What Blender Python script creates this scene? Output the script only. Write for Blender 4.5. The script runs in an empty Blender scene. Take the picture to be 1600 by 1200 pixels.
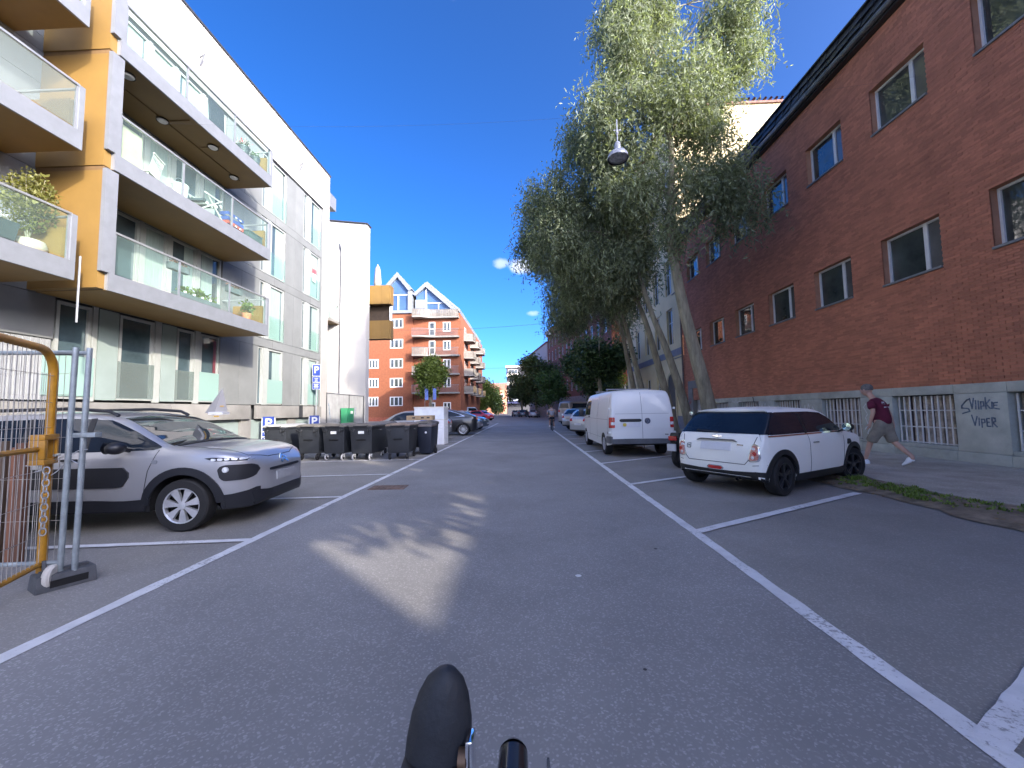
import bpy, bmesh, math, random
import numpy as np
from mathutils import Vector, Matrix
from mathutils.bvhtree import BVHTree
random.seed(7); rng = np.random.default_rng(11)
S = bpy.context.scene
COL = S.collection
R = math.radians
# ---------------------------------------------------------------- camera
cam_d = bpy.data.cameras.new('camera'); cam = bpy.data.objects.new('camera', cam_d); COL.objects.link(cam)
cam_d.sensor_fit = 'HORIZONTAL'; cam_d.sensor_width = 36.0; cam_d.lens = 36.0*612/1600
cam_d.clip_start = 0.05; cam_d.clip_end = 4000
YAW, PIT, ROLL = R(-1.994), R(3.864), R(0.9)
F_ = Vector((math.sin(YAW)*math.cos(PIT), math.cos(YAW)*math.cos(PIT), math.sin(PIT)))
Rt = Vector((math.cos(YAW), -math.sin(YAW), 0)); Up = Rt.cross(F_)
CR = Rt*math.cos(ROLL) - Up*math.sin(ROLL); CU = Rt*math.sin(ROLL) + Up*math.cos(ROLL)
cam.matrix_world = Matrix(((CR.x, CU.x, -F_.x, 0), (CR.y, CU.y, -F_.y, 0), (CR.z, CU.z, -F_.z, 1.42), (0, 0, 0, 1)))
S.camera = cam
# ---------------------------------------------------------------- sun, sky, exposure
SUN = Vector((1.0, -0.95, 0.56)).normalized()
EL = math.asin(SUN.z); AZ = math.atan2(SUN.x, SUN.y)
sun_d = bpy.data.lights.new('sun', 'SUN'); sun_d.energy = 2.3; sun_d.angle = R(0.53); sun_d.color = (1.0, 0.90, 0.76)
sun = bpy.data.objects.new('sun', sun_d); COL.objects.link(sun)
sun.rotation_euler = SUN.to_track_quat('Z', 'Y').to_euler(); sun.location = (30, -30, 30)
W = bpy.data.worlds.new('World'); S.world = W; W.use_nodes = True
wn, wl = W.node_tree.nodes, W.node_tree.links; wn.clear()
wout = wn.new('ShaderNodeOutputWorld'); wbg = wn.new('ShaderNodeBackground'); sky = wn.new('ShaderNodeTexSky')
sky.sky_type = 'NISHITA'; sky.sun_disc = False; sky.sun_elevation = EL; sky.sun_rotation = AZ
sky.altitude = 0; sky.air_density = 0.3; sky.dust_density = 2.8; sky.ozone_density = 3.2
wbg.inputs['Strength'].default_value = 0.15
SKY_SAT, SKY_HUE, SKY_VAL, SKY_GAM = 1.22, 0.503, 1.28, 1.12
hs = wn.new('ShaderNodeHueSaturation'); hs.inputs['Saturation'].default_value = SKY_SAT; hs.inputs['Hue'].default_value = SKY_HUE; hs.inputs['Value'].default_value = SKY_VAL
gm = wn.new('ShaderNodeGamma'); gm.inputs['Gamma'].default_value = SKY_GAM; wl.new(sky.outputs[0], gm.inputs['Color']); wl.new(gm.outputs[0], hs.inputs['Color'])
tc = wn.new('ShaderNodeTexCoord'); prev = hs.outputs['Color']
ns = wn.new('ShaderNodeTexNoise'); ns.inputs['Scale'].default_value = 48; ns.inputs['Detail'].default_value = 7; ns.inputs['Roughness'].default_value = .62
wl.new(tc.outputs['Generated'], ns.inputs['Vector'])
def cloud(direction, sx, sz, amount):
    """a small cloud puff: a soft region of the sky round one direction, broken up by noise"""
    global prev
    d = Vector(direction).normalized(); side = d.cross(Vector((0, 0, 1))).normalized(); upv = side.cross(d)
    def dot(v, k):
        n = wn.new('ShaderNodeVectorMath'); n.operation = 'DOT_PRODUCT'; wl.new(tc.outputs['Generated'], n.inputs[0]); n.inputs[1].default_value = v
        m = wn.new('ShaderNodeMath'); m.operation = 'MULTIPLY'; wl.new(n.outputs['Value'], m.inputs[0]); m.inputs[1].default_value = 1/k
        q = wn.new('ShaderNodeMath'); q.operation = 'POWER'; q2 = wn.new('ShaderNodeMath'); q2.operation = 'MULTIPLY'
        wl.new(m.outputs[0], q2.inputs[0]); wl.new(m.outputs[0], q2.inputs[1]); return q2
    a, b = dot(side, sx), dot(upv, sz)
    s = wn.new('ShaderNodeMath'); s.operation = 'ADD'; wl.new(a.outputs[0], s.inputs[0]); wl.new(b.outputs[0], s.inputs[1])
    f = wn.new('ShaderNodeMapRange'); f.inputs['From Min'].default_value = 1.0; f.inputs['From Max'].default_value = 0.0; wl.new(s.outputs[0], f.inputs['Value'])
    g = wn.new('ShaderNodeMath'); g.operation = 'ADD'; wl.new(f.outputs[0], g.inputs[0]); wl.new(ns.outputs['Fac'], g.inputs[1])
    h = wn.new('ShaderNodeMapRange'); h.interpolation_type = 'SMOOTHSTEP'; h.inputs['From Min'].default_value = 0.80; h.inputs['From Max'].default_value = 1.60; wl.new(g.outputs[0], h.inputs['Value'])
    k = wn.new('ShaderNodeMath'); k.operation = 'MULTIPLY'; wl.new(h.outputs[0], k.inputs[0]); k.inputs[1].default_value = amount
    zc = wn.new('ShaderNodeMath'); zc.operation = 'MINIMUM'; wl.new(k.outputs[0], zc.inputs[0]); zc.inputs[1].default_value = 1
    gate = wn.new('ShaderNodeMath'); gate.operation = 'LESS_THAN'; wl.new(s.outputs[0], gate.inputs[0]); gate.inputs[1].default_value = 1.0
    zz = wn.new('ShaderNodeMath'); zz.operation = 'MULTIPLY'; wl.new(zc.outputs[0], zz.inputs[0]); wl.new(gate.outputs[0], zz.inputs[1])
    mx = wn.new('ShaderNodeMix'); mx.data_type = 'RGBA'; wl.new(zz.outputs[0], mx.inputs['Factor']); wl.new(prev, mx.inputs['A']); mx.inputs['B'].default_value = (2.6, 2.7, 2.9, 1)
    prev = mx.outputs['Result']
cloud((-0.002, 1, 0.375), .052, .026, 0.85)
cloud((-0.060, 1, 0.385), .030, .018, 0.45)
cloud((0.022, 1, 0.25), .022, .010, 0.4)
cloud((-0.178, 1, 1.19), .030, .034, 0.16)
wl.new(prev, wbg.inputs['Color']); wl.new(wbg.outputs[0], wout.inputs['Surface'])
S.view_settings.view_transform = 'Standard'; S.view_settings.look = 'None'; S.view_settings.gamma = 1.0; S.view_settings.use_curve_mapping = False
S.view_settings.exposure = 2.02
S.render.engine = 'CYCLES'
S.cycles.max_bounces = 8; S.cycles.diffuse_bounces = 6; S.cycles.glossy_bounces = 4; S.cycles.transparent_max_bounces = 16; S.cycles.use_denoising = True
# ---------------------------------------------------------------- materials
MATS = {}
def M(name, col, rough=.6, metal=0, var=.12, scale=4.0, bump=0.0, bscale=40.0, coat=0, spec=.5, island=0.0, stretch=None, stain=0.0, speck=0.0):
    """procedural principled material: base colour broken up by noise, optional per-piece variation, stains and fine relief"""
    if name in MATS: return MATS[name]
    m = bpy.data.materials.new(name); m.use_nodes = True; MATS[name] = m
    n, l = m.node_tree.nodes, m.node_tree.links; b = n['Principled BSDF']
    b.inputs['Roughness'].default_value = rough; b.inputs['Metallic'].default_value = metal
    b.inputs['Coat Weight'].default_value = coat; b.inputs['Coat Roughness'].default_value = .04; b.inputs['Specular IOR Level'].default_value = spec
    t = n.new('ShaderNodeTexCoord'); vec = t.outputs['Object']
    if stretch:
        mp = n.new('ShaderNodeMapping'); mp.inputs['Scale'].default_value = stretch; l.new(vec, mp.inputs['Vector']); vec = mp.outputs[0]
    def noise(sc, det=6, ro=.6):
        k = n.new('ShaderNodeTexNoise'); k.inputs['Scale'].default_value = sc; k.inputs['Detail'].default_value = det; k.inputs['Roughness'].default_value = ro; l.new(vec, k.inputs['Vector']); return k
    fac = None
    def mul(a, bb):
        q = n.new('ShaderNodeMath'); q.operation = 'MULTIPLY'; l.new(a, q.inputs[0]); l.new(bb, q.inputs[1]); return q.outputs[0]
    def ranged(sock, lo, hi, f0=0.0, f1=1.0):
        q = n.new('ShaderNodeMapRange'); q.inputs['From Min'].default_value = f0; q.inputs['From Max'].default_value = f1; q.inputs['To Min'].default_value = lo; q.inputs['To Max'].default_value = hi; l.new(sock, q.inputs['Value']); return q.outputs[0]
    if var: fac = ranged(noise(scale).outputs['Fac'], 1-2.2*var, 1+2.2*var, .25, .75)
    if island:
        g = n.new('ShaderNodeNewGeometry'); o = n.new('ShaderNodeObjectInfo'); ad = n.new('ShaderNodeMath'); ad.operation = 'ADD'
        l.new(g.outputs['Random Per Island'], ad.inputs[0]); l.new(o.outputs['Random'], ad.inputs[1]); fr = n.new('ShaderNodeMath'); fr.operation = 'FRACT'; l.new(ad.outputs[0], fr.inputs[0])
        f2 = ranged(fr.outputs[0], 1-island, 1+island); fac = mul(fac, f2) if fac else f2
    if stain:
        f3 = ranged(noise(scale*.35, 8, .7).outputs['Fac'], 1-stain, 1.0, .38, .56); fac = mul(fac, f3) if fac else f3
    if speck:
        v = n.new('ShaderNodeTexVoronoi'); v.inputs['Scale'].default_value = 105; l.new(vec, v.inputs['Vector'])
        sp = n.new('ShaderNodeSeparateColor'); l.new(v.outputs['Color'], sp.inputs[0])
        f4 = ranged(sp.outputs[0], 1-.06*speck, 1+1.25*speck, .74, 1.0); fac = mul(fac, f4) if fac else f4
    if fac:
        hs = n.new('ShaderNodeVectorMath'); hs.operation = 'SCALE'; hs.inputs[0].default_value = col[:3]; l.new(fac, hs.inputs['Scale']); l.new(hs.outputs[0], b.inputs['Base Color'])
    else: b.inputs['Base Color'].default_value = (*col[:3], 1)
    if bump:
        bp = n.new('ShaderNodeBump'); bp.inputs['Strength'].default_value = bump; bp.inputs['Distance'].default_value = .02; l.new(noise(bscale, 5).outputs['Fac'], bp.inputs['Height']); l.new(bp.outputs[0], b.inputs['Normal'])
    return m
def leafmat(name, col, var=.35, trans=.35):
    m = bpy.data.materials.new(name); m.use_nodes = True; n, l = m.node_tree.nodes, m.node_tree.links; n.clear()
    o = n.new('ShaderNodeOutputMaterial'); d = n.new('ShaderNodeBsdfPrincipled'); t = n.new('ShaderNodeBsdfTranslucent'); mx = n.new('ShaderNodeMixShader')
    g = n.new('ShaderNodeNewGeometry'); r = n.new('ShaderNodeMapRange'); r.inputs['To Min'].default_value = 1-var; r.inputs['To Max'].default_value = 1+var*1.3
    l.new(g.outputs['Random Per Island'], r.inputs['Value']); v = n.new('ShaderNodeVectorMath'); v.operation = 'SCALE'; v.inputs[0].default_value = col; l.new(r.outputs[0], v.inputs['Scale'])
    l.new(v.outputs[0], d.inputs['Base Color']); d.inputs['Roughness'].default_value = .5; d.inputs['Specular IOR Level'].default_value = .35
    v2 = n.new('ShaderNodeVectorMath'); v2.operation = 'MULTIPLY'; v2.inputs[1].default_value = (1.25, 1.3, .6); l.new(v.outputs[0], v2.inputs[0]); l.new(v2.outputs[0], t.inputs['Color'])
    mx.inputs[0].default_value = trans; l.new(d.outputs[0], mx.inputs[1]); l.new(t.outputs[0], mx.inputs[2]); l.new(mx.outputs[0], o.inputs['Surface']); MATS[name] = m; return m
def glassmat(name, tint, opac, rough=.02, body=(.6, .75, .7)):
    """thin pane: partly see-through, partly a reflecting/diffusing film"""
    m = bpy.data.materials.new(name); m.use_nodes = True; n, l = m.node_tree.nodes, m.node_tree.links; n.clear()
    o = n.new('ShaderNodeOutputMaterial'); tr = n.new('ShaderNodeBsdfTransparent'); tr.inputs[0].default_value = (*tint, 1)
    df = n.new('ShaderNodeBsdfPrincipled'); df.inputs['Base Color'].default_value = (*body, 1); df.inputs['Roughness'].default_value = .3
    gl = n.new('ShaderNodeBsdfGlossy'); gl.inputs['Roughness'].default_value = rough
    a = n.new('ShaderNodeMixShader'); a.inputs[0].default_value = opac; l.new(tr.outputs[0], a.inputs[1]); l.new(df.outputs[0], a.inputs[2])
    fr = n.new('ShaderNodeFresnel'); fr.inputs['IOR'].default_value = 1.28; b = n.new('ShaderNodeMixShader'); gg = n.new('ShaderNodeNewGeometry'); ff = n.new('ShaderNodeMath'); ff.operation = 'SUBTRACT'; ff.use_clamp = True; l.new(fr.outputs[0], ff.inputs[0]); l.new(gg.outputs['Backfacing'], ff.inputs[1]); l.new(ff.outputs[0], b.inputs[0]); l.new(a.outputs[0], b.inputs[1]); l.new(gl.outputs[0], b.inputs[2])
    l.new(b.outputs[0], o.inputs['Surface']); MATS[name] = m; return m
# ---------------------------------------------------------------- object helpers
OFF = {}
def tag(o, label=None, cat=None, group=None, kind=None):
    if label: o['label'] = label
    if cat: o['category'] = cat
    if group: o['group'] = group
    if kind: o['kind'] = kind
    return o
def thing(name, label, cat, loc=(0, 0, 0), rz=0.0, group=None):
    o = bpy.data.objects.new(name, None); COL.objects.link(o); o.location = loc; o.rotation_euler = (0, 0, rz); o.empty_display_size = .2
    OFF[o.name] = Vector(loc); return tag(o, label, cat, group)
class MB:
    """collects boxes, prisms, tubes, lathes; build() links them as ONE mesh object"""
    def __init__(s): s.v = []; s.f = []; s.mi = []; s.cur = 0
    def add(s, vs, fs):
        k = len(s.v); s.v += [tuple(p) for p in vs]; s.f += [tuple(i+k for i in f) for f in fs]; s.mi += [s.cur]*len(fs); return s
    def box(s, x0, x1, y0, y1, z0, z1):
        return s.add([(x0,y0,z0),(x1,y0,z0),(x1,y1,z0),(x0,y1,z0),(x0,y0,z1),(x1,y0,z1),(x1,y1,z1),(x0,y1,z1)], [(0,3,2,1),(4,5,6,7),(0,1,5,4),(1,2,6,5),(2,3,7,6),(3,0,4,7)])
    def hexa(s, b, t):
        """b, t: four bottom and four top corners (counter-clockwise from above)"""
        return s.add(list(b)+list(t), [(0,3,2,1),(4,5,6,7),(0,1,5,4),(1,2,6,5),(2,3,7,6),(3,0,4,7)])
    def bar(s, p, q, w, h=None):
        p, q = Vector(p), Vector(q); d = (q-p).normalized(); a = d.cross(Vector((0,0,1)))
        if a.length < 1e-4: a = Vector((1,0,0))
        a.normalize(); b = a.cross(d); h = h or w; a *= w/2; b *= h/2
        return s.add([p-a-b,p+a-b,p+a+b,p-a+b,q-a-b,q+a-b,q+a+b,q-a+b], [(0,1,2,3),(7,6,5,4),(1,0,4,5),(2,1,5,6),(3,2,6,7),(0,3,7,4)])
    def tube(s, pts, r, n=8, cap=True):
        pts = [Vector(p) for p in pts]; rs = r if isinstance(r, (list, tuple)) else [r]*len(pts); k = len(s.v); a = None
        for i, p in enumerate(pts):
            d = (pts[min(i+1, len(pts)-1)]-pts[max(i-1, 0)]).normalized()
            if a is None:
                a = d.cross(Vector((0,0,1)));  a = Vector((1,0,0)) if a.length < 1e-3 else a.normalized()
            a = (a - d*a.dot(d)).normalized(); b = d.cross(a)
            for j in range(n):
                t = 2*math.pi*j/n; s.v.append(tuple(p+(a*math.cos(t)+b*math.sin(t))*rs[i]))
        for i in range(len(pts)-1):
            for j in range(n):
                s.f.append((k+i*n+j, k+i*n+(j+1)%n, k+(i+1)*n+(j+1)%n, k+(i+1)*n+j)); s.mi.append(s.cur)
        if cap:
            s.f.append(tuple(k+j for j in reversed(range(n)))); s.f.append(tuple(k+(len(pts)-1)*n+j for j in range(n))); s.mi += [s.cur]*2
        return s
    def lathe(s, prof, c, axis='Z', n=16, cap=False):
        """prof: list of (radius, height along axis)"""
        k = len(s.v); c = Vector(c)
        for r, h in prof:
            for j in range(n):
                t = 2*math.pi*j/n; u, w = r*math.cos(t), r*math.sin(t)
                s.v.append(tuple(c+Vector({'Z': (u, w, h), 'Y': (w, h, u), 'X': (h, u, w)}[axis])))
        for i in range(len(prof)-1):
            for j in range(n):
                s.f.append((k+i*n+j, k+i*n+(j+1)%n, k+(i+1)*n+(j+1)%n, k+(i+1)*n+j)); s.mi.append(s.cur)
        if cap:
            s.f.append(tuple(k+j for j in reversed(range(n)))); s.f.append(tuple(k+(len(prof)-1)*n+j for j in range(n))); s.mi += [s.cur]*2
        return s
    def prism(s, poly, d, h0, h1):
        """2D polygon extruded along axis d ('X': poly is (y,z), 'Y': (x,z), 'Z': (x,y))"""
        f = {'X': lambda a, b, h: (h, a, b), 'Y': lambda a, b, h: (a, h, b), 'Z': lambda a, b, h: (a, b, h)}[d]; n = len(poly)
        return s.add([f(a, b, h0) for a, b in poly]+[f(a, b, h1) for a, b in poly], [tuple(range(n)), tuple(reversed(range(n, 2*n)))]+[(i, i+n, (i+1) % n+n, (i+1) % n) for i in range(n)])
    def ball(s, c, r, n=10, m=6, sc=(1,1,1)):
        return s.lathe([(max(1e-4, math.sin(math.pi*i/m))*r*sc[0], -math.cos(math.pi*i/m)*r*sc[2]) for i in range(m+1)], c, 'Z', n)
    def build(s, name, mat, parent=None, world=False, smooth=False, bevel=0.0, sharp=40):
        me = bpy.data.meshes.new(name); vs = s.v
        if world and parent is not None:
            o_ = OFF[parent.name if parent.name in OFF else parent.parent.name]; vs = [(a-o_.x, b-o_.y, c-o_.z) for a, b, c in s.v]
        me.from_pydata(vs, [], s.f)
        mats = mat if isinstance(mat, (list, tuple)) else [mat]
        for q in mats: me.materials.append(q)
        if len(mats) > 1: me.polygons.foreach_set('material_index', s.mi)
        bm = bmesh.new(); bm.from_mesh(me); bmesh.ops.recalc_face_normals(bm, faces=bm.faces)
        if bevel: bmesh.ops.bevel(bm, geom=[e for e in bm.edges if len(e.link_faces) == 2 and e.calc_face_angle(0) > .5], offset=bevel, segments=2, affect='EDGES', profile=.6)
        bm.to_mesh(me); bm.free()
        if smooth or bevel:
            me.shade_smooth(); me.set_sharp_from_angle(angle=R(sharp))
        o = bpy.data.objects.new(name, me); COL.objects.link(o)
        if parent is not None: o.parent = parent
        return o
def B(name, mat, parent, x0, x1, y0, y1, z0, z1, world=True, bevel=0.0):
    return MB().box(x0, x1, y0, y1, z0, z1).build(name, mat, parent, world, bevel=bevel)
def dup(o, parent=None, **kw):
    c = o.copy(); COL.objects.link(c)
    if parent is not None: c.parent = parent
    for ch in list(o.children): dup(ch, c)
    if o.name in OFF: OFF[c.name] = OFF[o.name].copy()
    return c
def structure(o, label=None): return tag(o, label, None, None, 'structure')
def text_mesh(body, size, extrude=.002, bold=0.0):
    cu = bpy.data.curves.new('txt', 'FONT'); cu.body = body; cu.size = size; cu.extrude = extrude; cu.align_x = 'CENTER'; cu.align_y = 'CENTER'; cu.offset = bold; cu.resolution_u = 3
    ob = bpy.data.objects.new('txt', cu); COL.objects.link(ob); dg = bpy.context.evaluated_depsgraph_get(); me = bpy.data.meshes.new_from_object(ob.evaluated_get(dg))
    bpy.data.objects.remove(ob); bpy.data.curves.remove(cu); return me
def text(body, size, mat, parent, loc, face, name='lettering', bold=0.0):
    """face: 'Y-' reads from -Y, 'X-' reads from -X, 'X+' reads from +X (in the parent's own axes)"""
    me = text_mesh(body, size, bold=bold); me.materials.append(mat); o = bpy.data.objects.new(name, me); COL.objects.link(o); o.parent = parent
    o.location = loc; o.rotation_euler = {'Y-': (R(90), 0, 0), 'X-': (R(90), 0, R(-90)), 'X+': (R(90), 0, R(90))}[face]; return o
# ---------------------------------------------------------------- shared materials
def asphalt(name, base, speck):
    return M(name, base, rough=.88, var=.07, scale=.7, bump=.12, bscale=220, speck=speck, stain=.16)
ASPH = asphalt('asphalt', (.240, .234, .228), .40)
BAYA = asphalt('bay_asphalt', (.238, .228, .212), .32)
PAVE = M('pavement_asphalt', (.40, .365, .30), .9, var=.12, scale=1.5, bump=.3, bscale=90, stain=.2, speck=.4)
CONC = M('concrete', (.19, .185, .172), .85, var=.08, scale=1.3, bump=.15, bscale=30, stain=.16)
BASEST = M('grey_green_stone', (.42, .43, .375), .85, var=.10, scale=2.0, bump=.2, bscale=45, stain=.22, island=.06)
PANEL = M('grey_fibre_cement', (.155, .163, .160), .6, var=.05, scale=1.6, stain=.10, island=.05)
GALV = M('galvanised_steel', (.20, .212, .23), .5, .35, var=.04, scale=5, stain=.06)
GOLD = M('ochre_plywood', (.185, .108, .026), .6, var=.05, scale=1.2, stain=.10, island=.04)
WPLAST = M('white_plaster', (.29, .28, .265), .85, var=.03, scale=1.2, bump=.08, bscale=20, stain=.06)
WPAINT = M('white_paint', (.64, .64, .62), .45, var=.03, scale=3)
LINEP = M('road_paint', (.66, .66, .66), .8, var=.06, scale=5, stain=.12, bump=.2, bscale=120)
def worn_paint(m):
    # paint worn through to the asphalt in small chips and thin patches
    n, l = m.node_tree.nodes, m.node_tree.links; b = n['Principled BSDF']; src = b.inputs['Base Color'].links[0].from_socket; t = n.new('ShaderNodeTexCoord')
    a = n.new('ShaderNodeTexNoise'); a.inputs['Scale'].default_value = 38; a.inputs['Detail'].default_value = 6; a.inputs['Roughness'].default_value = .7; c = n.new('ShaderNodeTexNoise'); c.inputs['Scale'].default_value = 1.7; c.inputs['Detail'].default_value = 3
    for k in (a, c): l.new(t.outputs['Object'], k.inputs['Vector'])
    s_ = n.new('ShaderNodeMath'); s_.operation = 'MULTIPLY_ADD'; l.new(c.outputs['Fac'], s_.inputs[0]); s_.inputs[1].default_value = .55; l.new(a.outputs['Fac'], s_.inputs[2])
    r = n.new('ShaderNodeMapRange'); r.inputs['From Min'].default_value = .86; r.inputs['From Max'].default_value = .96; r.inputs['To Max'].default_value = .85; l.new(s_.outputs[0], r.inputs['Value'])
    x = n.new('ShaderNodeMix'); x.data_type = 'RGBA'; l.new(r.outputs[0], x.inputs['Factor']); l.new(src, x.inputs['A']); x.inputs['B'].default_value = (.25, .245, .24, 1); l.new(x.outputs['Result'], b.inputs['Base Color'])
worn_paint(LINEP)
BRICK = M('red_brick', (.44, .172, .100), .85, var=.10, scale=1.0, island=.17, bump=.25, bscale=60)
MORTAR = M('dark_mortar', (.41, .20, .115), .95, var=.1, scale=3)
DKMET = M('dark_metal', (.05, .052, .056), .45, .4, var=.05)
BLACKP = M('black_plastic', (.013, .0135, .015), .5, var=.08, scale=6)
RUB = M('tyre_rubber', (.011, .011, .012), .8, var=.1, scale=8)
CHROME = M('chrome', (.75, .76, .78), .12, 1.0, var=0)
STEEL = M('brushed_steel', (.55, .56, .58), .32, .9, var=.05)
GLASSD = M('window_glass', (.050, .060, .056), .025, 0, var=.35, scale=.8, spec=.9)
GLASSC = M('car_glass', (.010, .016, .026), .02, 0, var=.15, scale=1.5, spec=.32)
GCLR = glassmat('clear_balustrade', (.90, .97, .95), .03)
GFROST = glassmat('frosted_mint_glass', (.72, .86, .82), .72, .25, (.27, .40, .36))
GHAZE = glassmat('frosted_grey_glass', (.85, .9, .9), .25, .2, (.22, .25, .23))
BARK = M('bark', (.25, .225, .155), .95, var=.2, scale=3, bump=.9, bscale=9, stretch=(3, 3, .6), stain=.25)
WILLOW = leafmat('silver_willow_leaf', (.166, .194, .122), .38, .42)
LEAFD = leafmat('dark_leaf', (.058, .092, .032), .35, .3)
LEAFL = leafmat('light_leaf', (.115, .155, .035), .35, .4)
# ================================================================ GROUND
def sheet(name, pts, z, mat, label=None):
    return structure(MB().add([(x, y, z) for x, y in pts], [tuple(range(len(pts)))]).build(name, mat), label)
sheet('ground', [(-1500, -1500), (1500, -1500), (1500, 1500), (-1500, 1500)], -0.03, M('far_ground', (.12, .115, .10), .95, var=.15, scale=.05))
def road_sheet():
    # the carriageway follows the street: straight to 45 m, then bending slightly to the left
    m = MB(); ys = [-60, -20, 0, 10, 20, 30, 45, 60, 80, 100, 130, 170]; c = lambda y: 0 if y < 45 else -(y-45)*.16
    for a, b in zip(ys, ys[1:]):
        m.add([(c(a)-8.4, a, 0), (c(a)+6.6+(5 if a >= 45 else 0), a, 0), (c(b)+6.6+(5 if b >= 45 else 0), b, 0), (c(b)-8.4, b, 0)], [(0, 1, 2, 3)])
    return structure(m.build('road', BAYA))
road_sheet()
m = MB(); prevp = None
for a, b in ((-60, 0), (0, 20), (20, 45), (45, 80), (80, 130), (130, 170)):
    c = lambda y: 0 if y < 45 else -(y-45)*.16
    m.add([(c(a)-3.1, a, .004), (c(a)+1.9, a, .004), (c(b)+1.9, b, .004), (c(b)-3.1, b, .004)], [(0, 1, 2, 3)])
structure(m.build('carriageway', ASPH))
def stripe(name, p, q, w, z=.009, wear=0.0, n=1):
    p, q = Vector(p), Vector(q); d = (q-p).normalized(); s = Vector((-d.y, d.x)); m = MB(); N = max(n, int((q-p).length/.12)); L = []; Rr = []
    for i in range(N+1):
        c = p+(q-p)*(i/N); j = wear*(random.random()-.5); k = wear*(random.random()-.5)
        L.append((*(c+s*(w/2+j)), z)); Rr.append((*(c-s*(w/2+k)), z))
    for i in range(N): m.add([L[i], L[i+1], Rr[i+1], Rr[i]], [(0, 3, 2, 1)])
    return structure(m.build(name, LINEP))
stripe('edge_line', (-3.13, -8), (-3.10, 21.5), .11, wear=.012)
stripe('edge_line', (-3.10, 21.9), (-3.2, 45), .11, wear=.01)
stripe('edge_line', (1.90, -8), (1.88, 27.5), .115, wear=.012)
for y in (-1.05, 1.80, 4.64, 7.50, 10.36, 13.2, 16.1):
    stripe('bay_line', (1.88, y-.02), (5.3 if y < 10 else 4.9, y+.03+3.34*.577), .115, z=.0125, wear=.008)
for y in (19.0, 22.0, 25.0): stripe('bay_line', (1.88, y), (4.9, y+1.6), .1, z=.0125, wear=.01)
for y in (-.1, 2.18, 4.42, 6.63, 8.97, 11.72, 14.0, 16.25, 18.5, 20.8, 23.1, 25.4, 27.7):
    stripe('bay_line', (-3.12, y), (-8.2, y-.55), .10, z=.0125, wear=.008)
# drain grate and repaired strip at the left edge line
g = thing('drain_grate', 'rusty iron drain grate set in the road by the left edge line', 'drain grate', (-2.62, 7.42, 0), R(3))
MB().box(-.33, .33, -.2, .2, .002, .013).build('frame', M('rusty_iron', (.17, .115, .09), .8, .3, var=.2, scale=9), g)
for i in range(7): MB().box(-.27+i*.08, -.235+i*.08, -.15, .15, .013, .02).build('bar', MATS['rusty_iron'], g)
for i, (x, y, r) in enumerate([(.62, 2.25, .013), (1.28, 4.1, .018)]):
    structure(MB().lathe([(r*(.8+.4*random.random()), .0062), (.001, .0065)], (x, y, 0), n=9).build('tar_spot', M('tar', (.02, .02, .022), .7)))
structure(MB().lathe([(.028, .0062), (.001, .007)], (.42, 3.46, 0), n=7).build('paint_splash', LINEP))
# left pavement with kerb
structure(MB().box(-24, -8.42, -40, 110, -.02, .12).build('pavement', CONC))
structure(MB().box(-8.42, -8.28, -40, 60, -.02, .118).build('kerb', M('granite', (.30, .29, .28), .8, var=.15, scale=12, island=.1)))
# right pavement: paved walk, earth verge in front of it
m = MB(); ys = np.arange(-40, 120.1, 1.0); edge = lambda y: 6.25+.12*math.sin(y*1.7)+.08*math.sin(y*4.1)
for a, b in zip(ys, ys[1:]): m.add([(edge(a), a, .10), (14, a, .10), (14, b, .10), (edge(b), b, .10), (edge(a)-.06, a, 0.0), (edge(b)-.06, b, 0.0)], [(0, 1, 2, 3), (4, 0, 3, 5)])
structure(m.build('pavement', PAVE, smooth=False))
m = MB(); N = 220; cols = 9
yy = np.linspace(-20, 45, N); idx = []
for i, y in enumerate(yy):
    e0 = 5.42+.07*math.sin(y*2.3)+.05*math.sin(y*7.1)+random.uniform(-.03, .03)
    if y > 10.5: e0 = 5.0+random.uniform(-.03, .03)
    row = []
    for j in range(cols):
        t = j/(cols-1); x = e0+(edge(y)+.03-e0)*t; row.append((x, y, .012+.085*math.sin(min(1, t*1.15)*math.pi/2)*1.0+random.uniform(-.012, .014)*(0 < j < cols-1)))
    m.v += row
for i in range(N-1):
    for j in range(cols-1):
        a = i*cols+j; m.f.append((a, a+1, a+cols+1, a+cols)); m.mi.append(0)
structure(m.build('earth_verge', M('verge_earth', (.21, .165, .115), .97, var=.28, scale=5, bump=.6, bscale=40, stain=.3), smooth=True))
# grass and weeds on the verge (nobody could count it)
v = []; f = []
def tuft(x, y, z, n, hgt, spread):
    for _ in range(n):
        a = random.uniform(0, 6.28); r = random.random()*spread; bx, by = x+r*math.cos(a), y+r*math.sin(a); h = hgt*random.uniform(.5, 1.2); l = random.uniform(0, 6.28); w = .006+.006*random.random()
        dx, dy = math.cos(l)*h*.6, math.sin(l)*h*.6; k = len(v); px, py = -math.sin(l)*w, math.cos(l)*w
        v.extend([(bx-px, by-py, z), (bx+px, by+py, z), (bx+dx*.5+px*.7, by+dy*.5+py*.7, z+h*.7), (bx+dx*.5-px*.7, by+dy*.5-py*.7, z+h*.7), (bx+dx, by+dy, z+h)]); f.extend([(k, k+1, k+2, k+3), (k+3, k+2, k+4)])
for _ in range(420):
    y = random.uniform(4.3, 8.6); dens = math.exp(-((y-6.4)/.9)**2)
    if random.random() > dens+.03: continue
    x = edge(y)-random.uniform(.05, .55); tuft(x, y, .05+.05*((x-5.4)/.9), random.randint(8, 16), random.uniform(.02, .055), .07)
for _ in range(110): y = random.uniform(-3, 30); tuft(edge(y)-random.uniform(.1, .7), y, .05, 7, .035, .06)
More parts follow.
